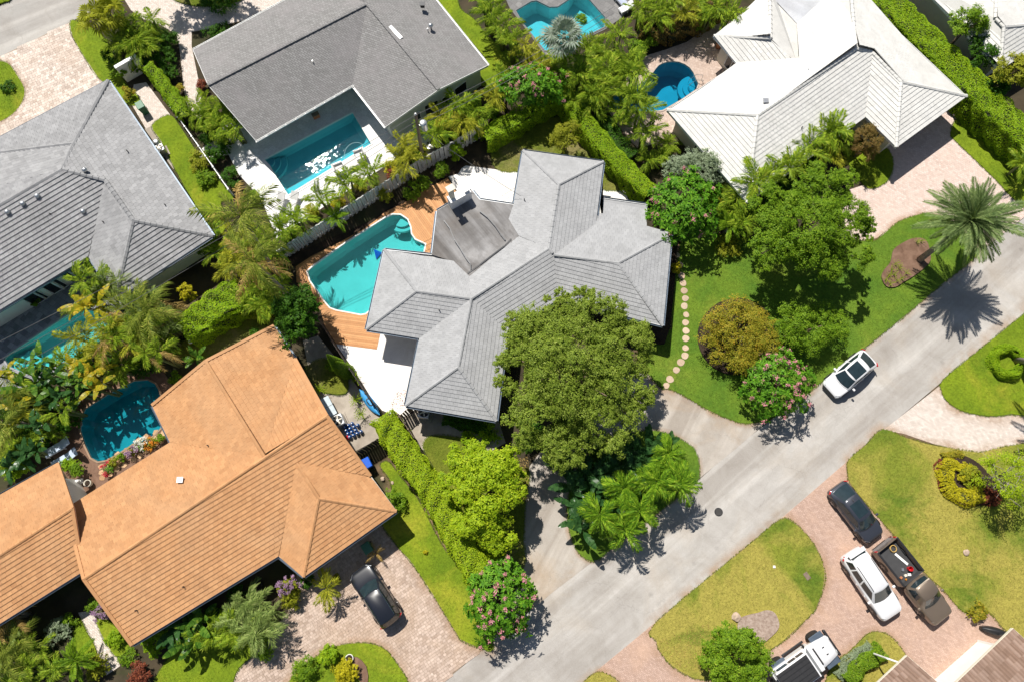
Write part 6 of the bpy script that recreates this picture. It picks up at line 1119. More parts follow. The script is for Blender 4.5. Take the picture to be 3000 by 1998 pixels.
def car(front, rear, L, W, H, label, paint, style='sedan', cat='car'):
    a, b = P(*front, .7), P(*rear, .7); c = (a + b) / 2; ang = math.atan2(a.y - b.y, a.x - b.x); e = empty({'sedan': 'sedan_car', 'suv': 'suv_car', 'pickup': 'pickup_truck', 'jeep': 'off_road_car'}[style], (c.x, c.y, .055), label, cat, None, ang)
    hl, hw = L / 2, W / 2; wr = .33 if style == 'sedan' else .37 if style == 'suv' else .38; zb = .24 if style == 'sedan' else .30; belt = .90 if style == 'sedan' else 1.02; hood = .80 if style == 'sedan' else .98
    if style == 'pickup': belt, hood = 1.06, 1.02
    prof = [(.55, 0), (.97, .06), (1.0, .42), (.965, .86), (.86, .985), (.45, 1.0)]
    tail = .92 if style == 'sedan' else belt + .02
    cabx = {'sedan': (-.46, -.25, .10, .26), 'suv': (-.485, -.42, .06, .22), 'pickup': (-.02, .02, .17, .28)}[style]      # rear base, rear top, front top, front base (fractions of L)
    if style == 'pickup':
        secs = [(-.03 * L, hw * .99, zb, belt), (.1 * L, hw, zb, belt), (.27 * L, hw, zb, belt), (.30 * L, hw * .99, zb, hood), (.40 * L, hw * .97, zb, hood - .03), (.475 * L, hw * .9, zb + .03, hood - .10), (.5 * L, hw * .84, zb + .08, hood - .2)]
    else:
        secs = [(-.5 * L, hw * .80, zb + .12, tail - .12), (-.475 * L, hw * .90, zb + .05, tail - .03), (-.40 * L, hw * .97, zb, belt), (-.2 * L, hw, zb, belt), (.1 * L, hw, zb, belt - .02), (.25 * L, hw * .99, zb, hood + .04), (.36 * L, hw * .97, zb, hood - .03), (.45 * L, hw * .92, zb + .03, hood - .10), (.485 * L, hw * .82, zb + .06, hood - .20), (.5 * L, hw * .70, zb + .1, hood - .28)]
    V, F = loft(secs, prof); o = subd(mesh_obj('body', V, F, paint, e), 2)
    # greenhouse
    rb, rt, ft, fb = [x * L for x in cabx]; wb, wt = hw * .90, hw * .70; zt = H; zb_ = belt - .06
    def loop(xr, xf, w, z, bow, n=5):
        pts = []
        for i in range(n): f = i / (n - 1) * 2 - 1; pts.append(Vector((xf + bow * (1 - f * f) , w * f * (.93), z)))
        for f in (.66, .33): pts.append(Vector((xr + (xf - xr) * f, w, z)))
        for i in range(n): f = 1 - i / (n - 1) * 2; pts.append(Vector((xr - bow * .6 * (1 - f * f), w * f * .93, z)))
        for f in (.33, .66): pts.append(Vector((xr + (xf - xr) * f, -w, z)))
        return pts
    lo, hi = loop(rb, fb, wb, zb_, .16), loop(rt, ft, wt, zt - .07, .10); top = loop(rt + .07, ft - .07, wt * .90, zt - .015, .08); N = len(lo)
    V = lo + hi + top; F = [[i, (i + 1) % N, N + (i + 1) % N, N + i] for i in range(N)] + [[N + i, N + (i + 1) % N, 2 * N + (i + 1) % N, 2 * N + i] for i in range(N)] + [[2 * N + i for i in range(N)]]
    cab = mesh_obj('cabin', V, F, paint, e); 
    for p_ in cab.data.polygons: p_.use_smooth = True
    def pane(name, ia, ib, u0, u1, t0, t1):        # strip of the greenhouse between two outline points
        idx = list(range(ia, ib + 1)); n = len(idx); vs = []
        for t in (t0, t1):
            for q in range(n * 3 - 2):
                f = (u0 + (u1 - u0) * q / (n * 3 - 3)) * (n - 1); i = min(int(f), n - 2); r = f - i; A = lo[idx[i] % N].lerp(lo[idx[i + 1] % N], r); B = hi[idx[i] % N].lerp(hi[idx[i + 1] % N], r); p = A.lerp(B, t); cc = Vector(((rb + fb) / 2, 0, p.z)); out = (p - Vector((max(rb * .6, min(fb * .6, p.x)), 0, p.z))).normalized() + Vector((0, 0, .35)); vs.append(p + out.normalized() * .012)
        m_ = n * 3 - 2; return mesh_obj(name, vs, [[j, j + 1, m_ + j + 1, m_ + j] for j in range(m_ - 1)], m_cglass, e)
    pane('windshield', 0, 4, .05, .95, .10, .97); pane('rear_window', 7, 11, .07, .93, .12 if style == 'sedan' else .35, .97)
    for s in ((4, 7), (11, 14)):
        if style == 'pickup': pane('side_window', *s, .08, .60, .14, .90)
        else:
            fwd = s[0] == 4
            for u0, u1 in (((.05, .46), (.49, .90)) if style == 'sedan' else ((.06, .40), (.44, .72), (.76, .94))): pane('side_window', *s, *((u0, u1) if fwd else (1 - u1, 1 - u0)), .14, .88)
    xs = (.305 * L, -.30 * L)
    for x in xs:
        for s in (-1, 1):
            wheel(e, x, s * (hw - .10), wr, .22); m = MB().lathe([(wr * 1.14, 0), (wr * 1.14, .02), (wr * 1.05, .025)], 22); Mx = Matrix.Translation((x, s * (hw - .012), wr + .02)) @ Matrix.Rotation(R(-90 * s), 4, 'X'); m.v = [Mx @ v for v in m.v]; m.v = [Vector((v.x, v.y, max(v.z, .20))) for v in m.v]; m.obj('wheel_arch', m_blk, e)
    for s in (-1, 1):
        m = MB(); m.box((fb - .28, s * (hw + .09), belt + .05), (.16, .20, .13)); o = m.obj('side_mirror', paint, e); bv = o.modifiers.new('b', 'BEVEL'); bv.width = .04; bv.segments = 2
        hx = .47 * L; m = MB(); m.add([(hx - .22, s * hw * .93, hood - .19), (hx + .06, s * hw * .60, hood - .27), (hx + .03, s * hw * .56, hood - .15), (hx - .24, s * hw * .88, hood - .08)], [[0, 1, 2, 3]]); m.v = [v + Vector((.02, s * .02, .015)) for v in m.v]; m.obj('headlight', m_head, e)
        if style != 'pickup':
            m = MB(); m.bar((-.495 * L + .02, s * hw * .68, tail - .10), (-.455 * L, s * hw * .955, tail - .08), .05, .14); m.obj('tail_lamp', m_tail, e)
        m = MB()
        for dx in ((-.12, .06) if style != 'pickup' else (.07,)): m.bar((dx * L, s * (hw + .006), belt - .20), (dx * L + .16, s * (hw + .006), belt - .20), .03, .03)
        m.obj('door_handle', paint, e)
    m = MB(); m.bar((.492 * L, -hw * .55, hood - .36), (.492 * L, hw * .55, hood - .36), .06, .16); m.obj('grille', m_blk, e)
    m = MB(); m.bar((.497 * L, -hw * .66, zb + .16), (.497 * L, hw * .66, zb + .16), .08, .14); m.obj('front_bumper', m_blk if style != 'pickup' else m_chrome, e)
    return e, dict(L=L, hw=hw, H=H, belt=belt, rt=rt, ft=ft, wt=wt, zb=zb, hood=hood)
def mesh_obj(name, V, F, mat, parent):
    me = mesh(name, V, F, mat, True); return link(name, me, parent)
def roofplate(e, x0, x1, w, z, mat, name):
    m = MB(); V = []; n = 6
    for i in range(n + 1):
        x = x0 + (x1 - x0) * i / n; V += [(x, -w, z - .018), (x, -w * .4, z), (x, w * .4, z), (x, w, z - .018)]
    return mesh_obj(name, V, [[i * 4 + j, i * 4 + 4 + j, i * 4 + 5 + j, i * 4 + 1 + j] for i in range(n) for j in range(3)], mat, e)
e, q = car((2431, 1145), (2549, 1045), 4.15, 1.76, 1.43, 'white sedan with dark glass roof parked at the upper road edge', cp_white, 'sedan')
roofplate(e, q['rt'] + .32, q['ft'] - .02, q['wt'] * .80, 1.435, m_cglass, 'glass_roof')
e, q = car((1055, 1671), (1148, 1817), 4.25, 1.80, 1.60, 'black car with silver roof rails on the tan paver drive', cp_black, 'suv')
for s in (-1, 1): MB().tube([(q['rt'] + .1, s * q['wt'] * .88, 1.58), (q['rt'] + .3, s * q['wt'] * .90, 1.63), (q['ft'] - .2, s * q['wt'] * .90, 1.63), (q['ft'], s * q['wt'] * .88, 1.58)], .025, 6).obj('roof_rail', m_chrome, e)
e, q = car((2563, 1571), (2453, 1428), 4.35, 1.78, 1.44, 'dark grey car with glass sunroof at the top of the brick drive', cp_grey, 'sedan')
roofplate(e, q['rt'] + .35, q['ft'] - .15, q['wt'] * .72, 1.442, m_cglass, 'sunroof')
MB().bar((q['rt'] + .1, 0, 1.44), (q['rt'] + .26, 0, 1.5), .04, .05).obj('antenna', m_blk, e)
e, q = car((2614, 1801), (2491, 1617), 4.85, 1.90, 1.72, 'white car with black roof bars on the brick drive', cp_white, 'suv')
for s in (-1, 1): MB().tube([(q['rt'] + .4, s * q['wt'] * .86, 1.70), (q['rt'] + .6, s * q['wt'] * .86, 1.74), (q['ft'] - .3, s * q['wt'] * .86, 1.74), (q['ft'] - .1, s * q['wt'] * .86, 1.70)], .022, 6).obj('roof_rail', m_blk, e)
MB().box((-.485 * q['L'], 0, 1.62), (.28, 1.3, .04)).obj('rear_spoiler', cp_white, e)
# pickup
e, q = car((2756, 1805), (2594, 1601), 5.9, 1.92, 1.78, 'bronze pickup truck with open cargo bed on the brick drive', cp_tan, 'pickup', 'pickup')
L, hw = q['L'], q['hw']; x0, x1 = -.495 * L, -.035 * L
for s in (-1, 1):
    m = MB(); m.box(((x0 + x1) / 2, s * (hw - .06), .72), (x1 - x0, .12, .76)); o = m.obj('bed_side', cp_tan, e); bv = o.modifiers.new('b', 'BEVEL'); bv.width = .035; bv.segments = 2
    MB().box(((x0 + x1) / 2, s * (hw - .07), 1.112), (x1 - x0 - .06, .13, .03)).obj('bed_rail', m_blk, e)
    MB().box((x0 + .0, s * (hw - .09), .86), (.05, .12, .34)).obj('tail_lamp', m_tail, e)
MB().box((x0 + .04, 0, .74), (.07, 2 * hw - .24, .70)).obj('tailgate', cp_tan, e)
MB().box(((x0 + x1) / 2, 0, .56), (x1 - x0 - .1, 2 * hw - .24, .05)).obj('bed_floor', m_seat, e)
MB().box((x1 - .04, 0, .78), (.06, 2 * hw - .24, .60)).obj('bed_front', m_seat, e)
MB().box((x0 - .06, 0, .50), (.14, 1.7, .16)).obj('rear_bumper', m_chrome, e)
MB().box((q['rt'] - .02, 0, 1.70), (.10, 1.15, .05)).obj('roof_visor', plain('visor_tan', (.5, .42, .33), .6), e)
pk = e
def in_bed(x, y, z=.585): return pk.matrix_basis @ Vector((x, y, z))
m = MB().lathe([(.13, 0), (.16, .3), (.165, .32), (.15, .32), (.13, .03)], 16); o = m.obj('bucket', m_red); o.location = in_bed(-.75, .35); tag(o, 'red bucket standing in the pickup bed', 'bucket')
m = MB().bar((0, 0, .03), (1.0, .22, .06), .16, .04); o = m.obj('plank', m_plw); o.matrix_basis = Matrix.Translation(in_bed(-2.0, .25)) @ Matrix.Rotation(pk.rotation_euler.z, 4, 'Z'); tag(o, 'white plank lying in the pickup bed', 'plank')
m = MB().tube([(.22 * math.cos(a * .35), .22 * math.sin(a * .35), .04 + .004 * a) for a in range(30)], .03, 6); o = m.obj('coiled_rope', plain('rope', (.5, .33, .1), .8)); o.location = in_bed(-2.35, .35); tag(o, 'coiled tan rope near the pickup tailgate', 'rope')
for i, (x, y, cl, w) in enumerate(((-.45, .1, m_plw, .22), (-.55, -.15, m_wallc, .2), (-.62, -.5, m_terra, .18), (-.35, -.3, m_peto, .12), (-.95, -.05, m_metal, .2))):
    m = MB().box((0, 0, .06), (w, w * .8, .12)); o = m.obj('work_box', cl); o.matrix_basis = Matrix.Translation(in_bed(x, y)) @ Matrix.Rotation(.4 * i, 4, 'Z'); o.modifiers.new('b', 'BEVEL').width = .015; tag(o, ['white box behind the pickup cab', 'cream box in the pickup bed beside the white box', 'rust brown box in the front corner of the pickup bed', 'small orange box behind the pickup cab', 'grey metal box in the middle of the pickup bed'][i], 'box')
# off-road car with black soft top
a, b = P(2432, 1885, .8), P(2272, 2000, .8); c = (a + b) / 2; e = empty('off_road_car', (c.x, c.y, .055), 'white off-road car with black ribbed roof at the bottom edge', 'car', None, math.atan2(a.y - b.y, a.x - b.x)); L = (a - b).length; hw = .80; e.scale = (1.06, 1.15, 1.1)
def jb(name, c_, d_, mat, bev=.05):
    o = MB().box(c_, d_).obj(name, mat, e); bv = o.modifiers.new('b', 'BEVEL'); bv.width = bev; bv.segments = 2; return o
jb('body', (-.14 * L, 0, .86), (.66 * L, 1.56, .62), cp_white, .06)
V, F = loft([(.17 * L, .74, .6, 1.16), (.30 * L, .70, .6, 1.14), (.44 * L, .62, .6, 1.08), (.47 * L, .58, .62, 1.0)], [(.6, 0), (1, .1), (1, .7), (.9, .97), (.4, 1)]); mesh_obj('hood', V, F, cp_white, e)
jb('black_panel', (.20 * L, 0, 1.165), (.10, 1.0, .03), m_blk, .01)
for y in (-.2, .22): jb('hood_vent', (.33 * L, y, 1.142), (.16, .06, .03), m_blk, .01)
V = [(.13 * L, -.74, 1.16), (.13 * L, .74, 1.16), (.055 * L, .66, 1.72), (.055 * L, -.66, 1.72)]; link('windshield', mesh('ws', V, [[0, 1, 2, 3]], m_cglass), e)
jb('windshield_frame', (.05 * L, 0, 1.74), (.09, 1.42, .06), cp_white, .02)
jb('cabin', (-.20 * L, 0, 1.42), (.50 * L, 1.46, .60), cp_white, .08)
rf = jb('roof_top', (-.21 * L, 0, 1.765), (.50 * L, 1.30, .07), plain('black_canvas', (.022, .022, .024), .8, 0, .2, 5), .03)
for k in range(5): MB().bar((-.21 * L - .25 * L, -.5 + .25 * k, 1.81), (-.21 * L + .24 * L, -.5 + .25 * k, 1.81), .03, .02).obj('roof_rib', m_blk, rf)
for s in (-1, 1):
    for x0_, x1_ in ((-.08, .03), (-.21, -.10), (-.40, -.24)): MB().box(((x0_ + x1_) / 2 * L, s * .735, 1.46), ((x1_ - x0_) * L, .02, .36)).obj('side_window', m_cglass, e)
    for x in (.34, -.30): wheel(e, x * L, s * .80, .42, .30, False); o = MB().bar((x * L - .48, s * .80, .93), (x * L + .48, s * .80, .93), .34, .07).obj('fender', m_gutter, e); bv = o.modifiers.new('b', 'BEVEL'); bv.width = .03
    jb('side_mirror', (.10 * L, s * .92, 1.22), (.12, .2, .2), m_blk); jb('side_step', (0, s * .86, .42), (.36 * L, .14, .06), m_blk, .02)
    o = MB().lathe([(.09, 0), (.10, .03)], 12).obj('headlight', m_head, e); o.matrix_local = Matrix.Translation((.472 * L, s * .40, .86)) @ Matrix.Rotation(R(90), 4, 'Y')
jb('front_bumper', (.50 * L, 0, .62), (.18, 1.6, .22), m_blk); jb('grille', (.472 * L, 0, .84), (.03, .6, .3), m_blk, .01)
o = MB().lathe([(.2, -.13), (.38, -.13), (.40, -.08), (.40, .08), (.38, .13), (.2, .13)], 22).obj('spare_wheel', m_tyre, e); o.matrix_local = Matrix.Translation((-.50 * L, 0, 1.05)) @ Matrix.Rotation(R(90), 4, 'Y')
# ---------------- street and garden things ----------------
for i, (x, y) in enumerate(S('B2', (1305, 335), (1322, 400), (1335, 470), (1345, 518), (1352, 568), (1360, 618), (1353, 668), (1365, 725), (1361, 776), (1364, 830), (1363, 880), (1361, 942), (1357, 992), (1330, 1035), (1301, 1085), (1259, 1146), (1235, 1187))):
    p = P(x, y); n = 18; rs_ = random.uniform(.225, .285); zt_ = random.uniform(.098, .108); m = MB().lathe([(rs_, -.06), (rs_, zt_), (rs_ * .94, zt_ + .012)], 20); ph_ = random.random() * 6; m.v = [Vector((v.x * (1 + .07 * math.sin(2 * math.atan2(v.y, v.x) + ph_) + .03 * math.sin(5 * math.atan2(v.y, v.x) + ph_)), v.y * (1 + .05 * math.sin(3 * math.atan2(v.y, v.x) + ph_)), v.z)) for v in m.v]; o = m.obj('stepping_stone', tinted('stepping_stone', (.46, .34, .24), (.64, .50, .37), .9, .5, (.40, .33, .24), 12) if i == 0 else bpy.data.materials['stepping_stone']); o.location = (p.x, p.y, 0); o['tint'] = random.random(); tag(o, '{} round stepping stone counted from the house side'.format(ORD[i]), 'stepping stone', 'stepping stones on the front lawn')
p = P(2105, 1499); e = empty('manhole_cover', p, 'round dark manhole cover in the road', 'manhole'); MB().lathe([(.30, .0), (.30, .028), (.27, .030)], 28).obj('frame', m_blk, e); mb = MB()
for k in range(-4, 5): mb.bar((-.22, k * .05, .035), (.22, k * .05, .035), .022, .012)
mb.obj('cover_ribs', plain('cast_iron', (.09, .085, .08), .7), e)
# utility pole, transformer, wires
pb = P(1242, 487); pt = P(1218, 338, 8.6); e = empty('utility_pole', pb, 'wooden utility pole with grey transformer beside the pale fence', 'utility pole'); top = Vector((pt.x, pt.y, 8.6)) - pb
MB().tube([(0, 0, -.1), top], [.16, .11], 10).obj('pole', m_wood, e); MB().lathe([(.24, -.4), (.27, -.38), (.27, .34), (.2, .42), (.06, .46)], 16, top * .82 + Vector((.45, 0, 0))).obj('transformer', m_metal, e); MB().bar(top * .82, top * .82 + Vector((.3, 0, 0)), .08, .08).obj('bracket', m_metal, e); MB().lathe([(.06, 0), (.09, .1), (.05, .2)], 10, top).obj('insulator', m_plw, e)
W0 = pb + top
def wire(a, b, sag, label):
    pts = [a.lerp(b, t / 14) - Vector((0, 0, sag * 4 * (t / 14) * (1 - t / 14))) for t in range(15)]; o = MB().tube(pts, .016, 5).obj('overhead_wire', m_wire); tag(o, label, 'wire', 'overhead wires')
left = P(-40, 1020, 6.6); right = P(1800, 20, 8.4)
for i, dz in enumerate((0, -.7, -1.3)):
    wire(W0 + Vector((0, 0, dz)), left + Vector((0.5 * i, -.6 * i, dz)), .5, '{} overhead wire from the top running left from the pole'.format(ORD[i])); wire(W0 + Vector((0, 0, dz)), right + Vector((0, 0, dz)), .5, '{} overhead wire from the top running right from the pole'.format(ORD[i]))
wire(W0 + Vector((0, 0, -1.4)), P(1525, 575, 3.3), .3, 'service wire from the pole to the central house roof')
# board fences
def fence(pts, h, label, mat, bw=.15, gap=.015, alt=.06, name='board_fence', railmat=None):
    P0 = P(*pts[0]); e = empty(name, P0, label, 'fence'); W = [P(*q) - P0 for q in pts]; me = MB().box((0, 0, h / 2), (bw, .022, h)).me('fence_board', mat); 
    for a, b in zip(W[:-1], W[1:]):
        d = b - a; L = d.length; ang = math.atan2(d.y, d.x); n = int(L / (bw + gap)); N = Vector((-d.y, d.x, 0)).normalized()
        for i in range(n):
            p = a + d * ((i + .5) / n) + N * (alt / 2 if i % 2 else -alt / 2); o = link('fence_board', me, e); o.location = (p.x, p.y, random.uniform(-.01, .01)); o.rotation_euler = (0, 0, ang + random.uniform(-.02, .02))
        for z in (.3, h - .05): MB().bar(a + Vector((0, 0, z)), b + Vector((0, 0, z)), alt * .6, .09).obj('rail', railmat or mat, e)
        for i in range(int(L / 2.4) + 1): p = a + d * min(1, i * 2.4 / L); MB().box((p.x, p.y, h / 2 + .03), (.1, .1, h + .06)).obj('post', railmat or mat, e)
    return e
fence([(834, 761), (1017, 643), (1242, 500), (1317, 459), (1419, 397)], 1.8, 'pale grey board fence between the turquoise pool and the wooden deck', m_fencew, .17, .03, .09)
fence(S('B1', (560, 795), (640, 925), (760, 1110), (860, 1262), (935, 1352)), 1.7, 'dark timber fence along the west patio of the central house', plain('dark_fence', (.055, .045, .038), .85, 0, .25, 5), .16, .02, .03, 'timber_fence')
fence([(985, 1160 + 125), (1098, 1235 + 110)][:0] or [(1040, 1342), (1120, 1292)], 1.7, 'short dark timber gate between service yard and lime hedge', bpy.data.materials['dark_fence'], .16, .02, .03, 'timber_gate')
fence([(1175, 1232), (1205, 1205), (1232, 1188)], 1.6, 'short weathered fence at the south corner of the central house', m_wood, .15, .02, .03, 'weathered_fence')
fence([(1175, 1222), (1205, 1265), (1222, 1290)], 1.6, 'short weathered fence running down beside the lime hedge', m_wood, .15, .02, .03, 'weathered_fence')
# rail fence of the left house
pts = [P(x, y) for x, y in ((500, 312), (560, 395), (620, 480), (685, 575))]; e = empty('rail_fence', pts[0], 'low white rail fence between the left lawn and the shingle house', 'fence')
for a, b in zip(pts[:-1], pts[1:]):
    for z in (.35, .7, 1.1): MB().bar(a - pts[0] + Vector((0, 0, z)), b - pts[0] + Vector((0, 0, z)), .05, .09).obj('rail', m_plw, e)
for i in range(10):
    t = i / 9 * 3; k = min(2, int(t)); p = pts[k].lerp(pts[k + 1], t - k) - pts[0]; MB().box((p.x, p.y, .6), (.11, .11, 1.2)).obj('post', m_plw, e)
# garden wall piece, yard of the left house
p = P(395, 238); e = empty('garden_wall', p, 'short white garden wall at the end of the clipped hedge', 'wall'); a, b = P(372, 240) - p, P(432, 205) - p; MB().bar(a + Vector((0, 0, .9)), b + Vector((0, 0, .9)), .2, 1.8).obj('wall_panel', m_wallw, e); MB().bar(a + Vector((0, 0, 1.84)), b + Vector((0, 0, 1.84)), .3, .08).obj('coping', m_plw, e)
struct(sheet('yard_slab', ground_pts(S('A0', (880, 560), (960, 545), (1120, 760), (1010, 825), (960, 850), (860, 680))), .05, m_pav_d), 'pale slab yard beside the left tiled house', 'yard')
struct(sheet('equipment_slab', ground_pts(S('A0', (950, 850), (1000, 830), (1180, 1085), (1140, 1115))), .046, m_slab), 'narrow concrete strip under the left house equipment', 'slab')
def bin_(px, py, mat, label, rz=.5, s=1.0):
    p = P(px, py); e = empty('wheeled_bin', p, label, 'bin', None, rz); m = MB().add([(-.24, -.28, .06), (.24, -.28, .06), (.24, .28, .06), (-.24, .28, .06), (-.29, -.34, .95), (.29, -.34, .95), (.29, .34, .95), (-.29, .34, .95)], [[3, 2, 1, 0], [0, 1, 5, 4], [1, 2, 6, 5], [2, 3, 7, 6], [3, 0, 4, 7]]); m.obj('bin_body', mat, e); o = MB().box((0, .02, 1.0), (.62, .76, .09)).obj('lid', mat, e); bv = o.modifiers.new('b', 'BEVEL'); bv.width = .04
    MB().tube([(-.26, .4, .92), (.26, .4, .92)], .02, 6).obj('handle', mat, e)
    for s_ in (-1, 1): m = MB().lathe([(.1, -.03), (.1, .03)], 12); m.v = [Matrix.Translation((s_ * .24, .28, .1)) @ Matrix.Rotation(R(90), 4, 'Y') @ v for v in m.v]; m.obj('wheel', m_blk, e)
m_green = plain('green_plastic', (.05, .16, .09), .45)
bin_(1084, 1604, m_green, 'green wheeled bin in the shade of the orange porch', .6); bin_(1082, 1360, m_blue, 'bright blue wheeled bin beside the orange roof', .5); bin_(428, 330, m_green, 'green bin in the yard of the left house', .6)
def ac(px, py, label, rz=.5, s=1.0, z=.05):
    p = P(px, py); e = empty('air_conditioner', p, label, 'air conditioner', None, rz); MB().box((0, 0, .06), (1.1 * s, 1.1 * s, .12)).obj('base_slab', m_slab, e); o = MB().box((0, 0, .12 + .4 * s), (.86 * s, .86 * s, .8 * s)).obj('casing', m_metal, e); bv = o.modifiers.new('b', 'BEVEL'); bv.width = .06; bv.segments = 2
    zt = .125 + .8 * s; MB().lathe([(.34 * s, zt), (.36 * s, zt + .02), (.34 * s, zt + .03)], 24).obj('fan_grille', m_blk, e); MB().lathe([(.10 * s, zt + .03), (.09 * s, zt + .06)], 12).obj('fan_hub', m_metal, e)
    for k in range(5): a_ = 6.283 * k / 5; MB().bar((.09 * s * math.cos(a_), .09 * s * math.sin(a_), zt + .045), (.33 * s * math.cos(a_), .33 * s * math.sin(a_), zt + .045), .08, .008).obj('fan_blade', m_wallc, e)
ac(998, 1236, 'grey air conditioner in the service yard by the orange roof', .45); ac(1246, 1212, 'air conditioner under the south eave of the central house', -.15); ac(480, 448, 'upper air conditioner along the left house wall', .5, .8); ac(1262, 440, 'air conditioner behind the pale fence near the pole', .5, .8)
m = MB().lathe([(.26, 0), (.28, .05), (.28, .75), (.2, .9), (.05, .95)], 16); o = m.obj('pool_filter', m_metal); o.location = P(470, 432); tag(o, 'silver pool filter tank along the left house wall', 'tank')
# service yard clutter
p = P(970, 1195); e = empty('folding_table', p, 'pale grey folding table in the service yard', 'table', None, math.atan2(-.85, .5)); o = MB().box((0, 0, .74), (1.5, .66, .05)).obj('table_top', plain('table_grey', (.45, .52, .56), .5), e); MB().bar((0, -.33, .77), (0, .33, .77), .02, .012).obj('fold_line', m_blk, e)
for sx in (-.6, .6):
    for sy in (-.25, .25): MB().tube([(sx, sy, 0), (sx, sy, .72)], .02, 6).obj('leg', m_metal, e)
m_bottle = plain('water_bottle_blue', (.02, .10, .32), .12, 0, .2, 4, .7)
bm = MB().lathe([(.13, 0), (.135, .02), (.135, .30), (.10, .37), (.035, .41), (.035, .46)], 14).me('bottle', m_bottle, True); cm = MB().lathe([(.04, .44), (.04, .48)], 10).me('cap', m_plw)
bi = 0
for i in range(4):
    for j in range(3 + (i % 2)):
        q_ = P(1012 + j * 11 + i * 5, 1252 + i * 9.5 - j * 5); e = empty('water_bottle', q_, 'blue water bottle standing in the cluster below the air conditioner', 'bottle', 'blue water bottles in the service yard'); link('bottle', bm, e); link('cap', cm, e)
for i, (x, y) in enumerate(((952, 1184), (1020, 1282))):
    o = MB().lathe([(.12, 0), (.15, .28), (.13, .3), (.04, .36)], 12).obj('fuel_can', m_red); o.location = P(x, y); tag(o, ['red container beside the folding table', 'red container beside the blue bottles'][i], 'container')
a, b = P(1058, 1145), P(1112, 1214); d = b - a; e = empty('kayak', a.lerp(b, .5), 'blue kayak leaning along the dark fence', 'kayak', None, math.atan2(d.y, d.x)); L = 2.5; V = []; F = []
for i in range(11):
    t = i / 10 * 2 - 1; w = .32 * (1 - abs(t) ** 2.4) + .01; V += [(t * L / 2, -w, .22 + .1 * t * t), (t * L / 2, -w * .7, .02 + .14 * t * t), (t * L / 2, w * .7, .02 + .14 * t * t), (t * L / 2, w, .22 + .1 * t * t), (t * L / 2, 0, .30 + .08 * t * t)]
for i in range(10):
    for j in range(5): F.append([i * 5 + j, i * 5 + (j + 1) % 5, i * 5 + 5 + (j + 1) % 5, i * 5 + 5 + j])
mesh_obj('hull', V, F, plain('kayak_blue', (.05, .30, .62), .35), e); o = MB().lathe([(.2, 0), (.22, .03), (.17, .035), (.15, .0)], 16).obj('cockpit', m_blk, e); o.location = (0, 0, .28); o.scale = (1.6, .8, 1)
# loungers and terrace furniture
def lounger(px, py, ang, label, cush, frame=None, L=1.95, group=None):
    p = P(px, py); e = empty('sun_lounger', p + Vector((0, 0, .05)), label, 'sun lounger', group, ang); MB().box((-.25, 0, .30), (L - .55, .62, .07)).obj('frame', frame or m_plw, e); o = MB().box((-.25, 0, .375), (L - .60, .60, .08)).obj('seat_cushion', cush, e); bv = o.modifiers.new('b', 'BEVEL'); bv.width = .03
    Mx = Matrix.Translation((L / 2 - .55, 0, .36)) @ Matrix.Rotation(R(-22), 4, 'Y'); o = MB().box((.32, 0, .02), (.66, .60, .10), Mx).obj('backrest', cush, e)
    for x in (-L / 2 + .12, L / 2 - .6):
        for y in (-.26, .26): MB().box((x, y, .13), (.06, .06, .28)).obj('leg', frame or m_plw, e)
m_cblue = plain('cushion_blue_white', (.50, .58, .72), .8); m_cgrey = plain('cushion_grey', (.60, .59, .57), .8)
lounger(177, 1313, R(32), 'upper blue white sun lounger beside the shaded pool', m_cblue); lounger(200, 1345, R(32), 'lower blue white sun lounger touching the garage roof', m_cblue)
lounger(823, 608, R(78), 'left grey sun lounger on the white terrace', m_cgrey); lounger(862, 606, R(78), 'right grey sun lounger on the white terrace', m_cgrey)
lounger(1815, 8, R(125), 'striped sun lounger at the top edge on the dark terrace', plain('stripe_blue_white', (.4, .44, .55), .8), None, 1.6); lounger(1832, 34, R(30), 'white low lounger with dark print on the dark terrace', m_plw, None, 1.3)
def armchair(px, py, rz, label):
    p = P(px, py) + Vector((0, 0, .05)); e = empty('armchair', p, label, 'armchair', None, rz); o = MB().box((0, 0, .28), (.72, .72, .22)).obj('seat', m_cgrey, e); o.modifiers.new('b', 'BEVEL').width = .04
    for s in (-1, 1): MB().box((0, s * .4, .32), (.78, .1, .56)).obj('arm', m_plw, e)
    Mx = Matrix.Translation((-.36, 0, .5)) @ Matrix.Rotation(R(-12), 4, 'Y'); MB().box((0, 0, .05), (.14, .74, .55), Mx).obj('backrest', m_cgrey, e)
    for x in (-.3, .3):
        for y in (-.3, .3): MB().box((x, y, .085), (.07, .07, .17)).obj('leg', m_plw, e)
armchair(1057, 463, R(205), 'grey armchair at the right end of the low terrace table'); armchair(997, 502, R(25), 'grey armchair at the left end of the low terrace table')
p = P(1031, 487) + Vector((0, 0, .05)); e = empty('low_table', p, 'low pale table between the two terrace armchairs', 'table', None, R(30)); MB().box((0, 0, .36), (1.15, .85, .06)).obj('table_top', plain('table_pale', (.58, .56, .53), .6), e)
for x in (-.5, .5):
    for y in (-.35, .35): MB().box((x, y, .165), (.08, .08, .33)).obj('leg', m_plw, e)
for i, (x, y) in enumerate(((862, 355), (830, 372))):
    p = P(x, y) + Vector((0, 0, .05)); e = empty('terrace_chair', p, ['right white chair under the shingle eave', 'left white chair under the shingle eave'][i], 'chair', None, R(-60)); MB().box((0, 0, .42), (.48, .46, .05)).obj('seat', m_plw, e); MB().box((-.22, 0, .68), (.05, .46, .5)).obj('backrest', m_plw, e)
    for sx in (-.2, .2):
        for sy in (-.19, .19): MB().box((sx, sy, .2), (.04, .04, .4)).obj('leg', m_plw, e)
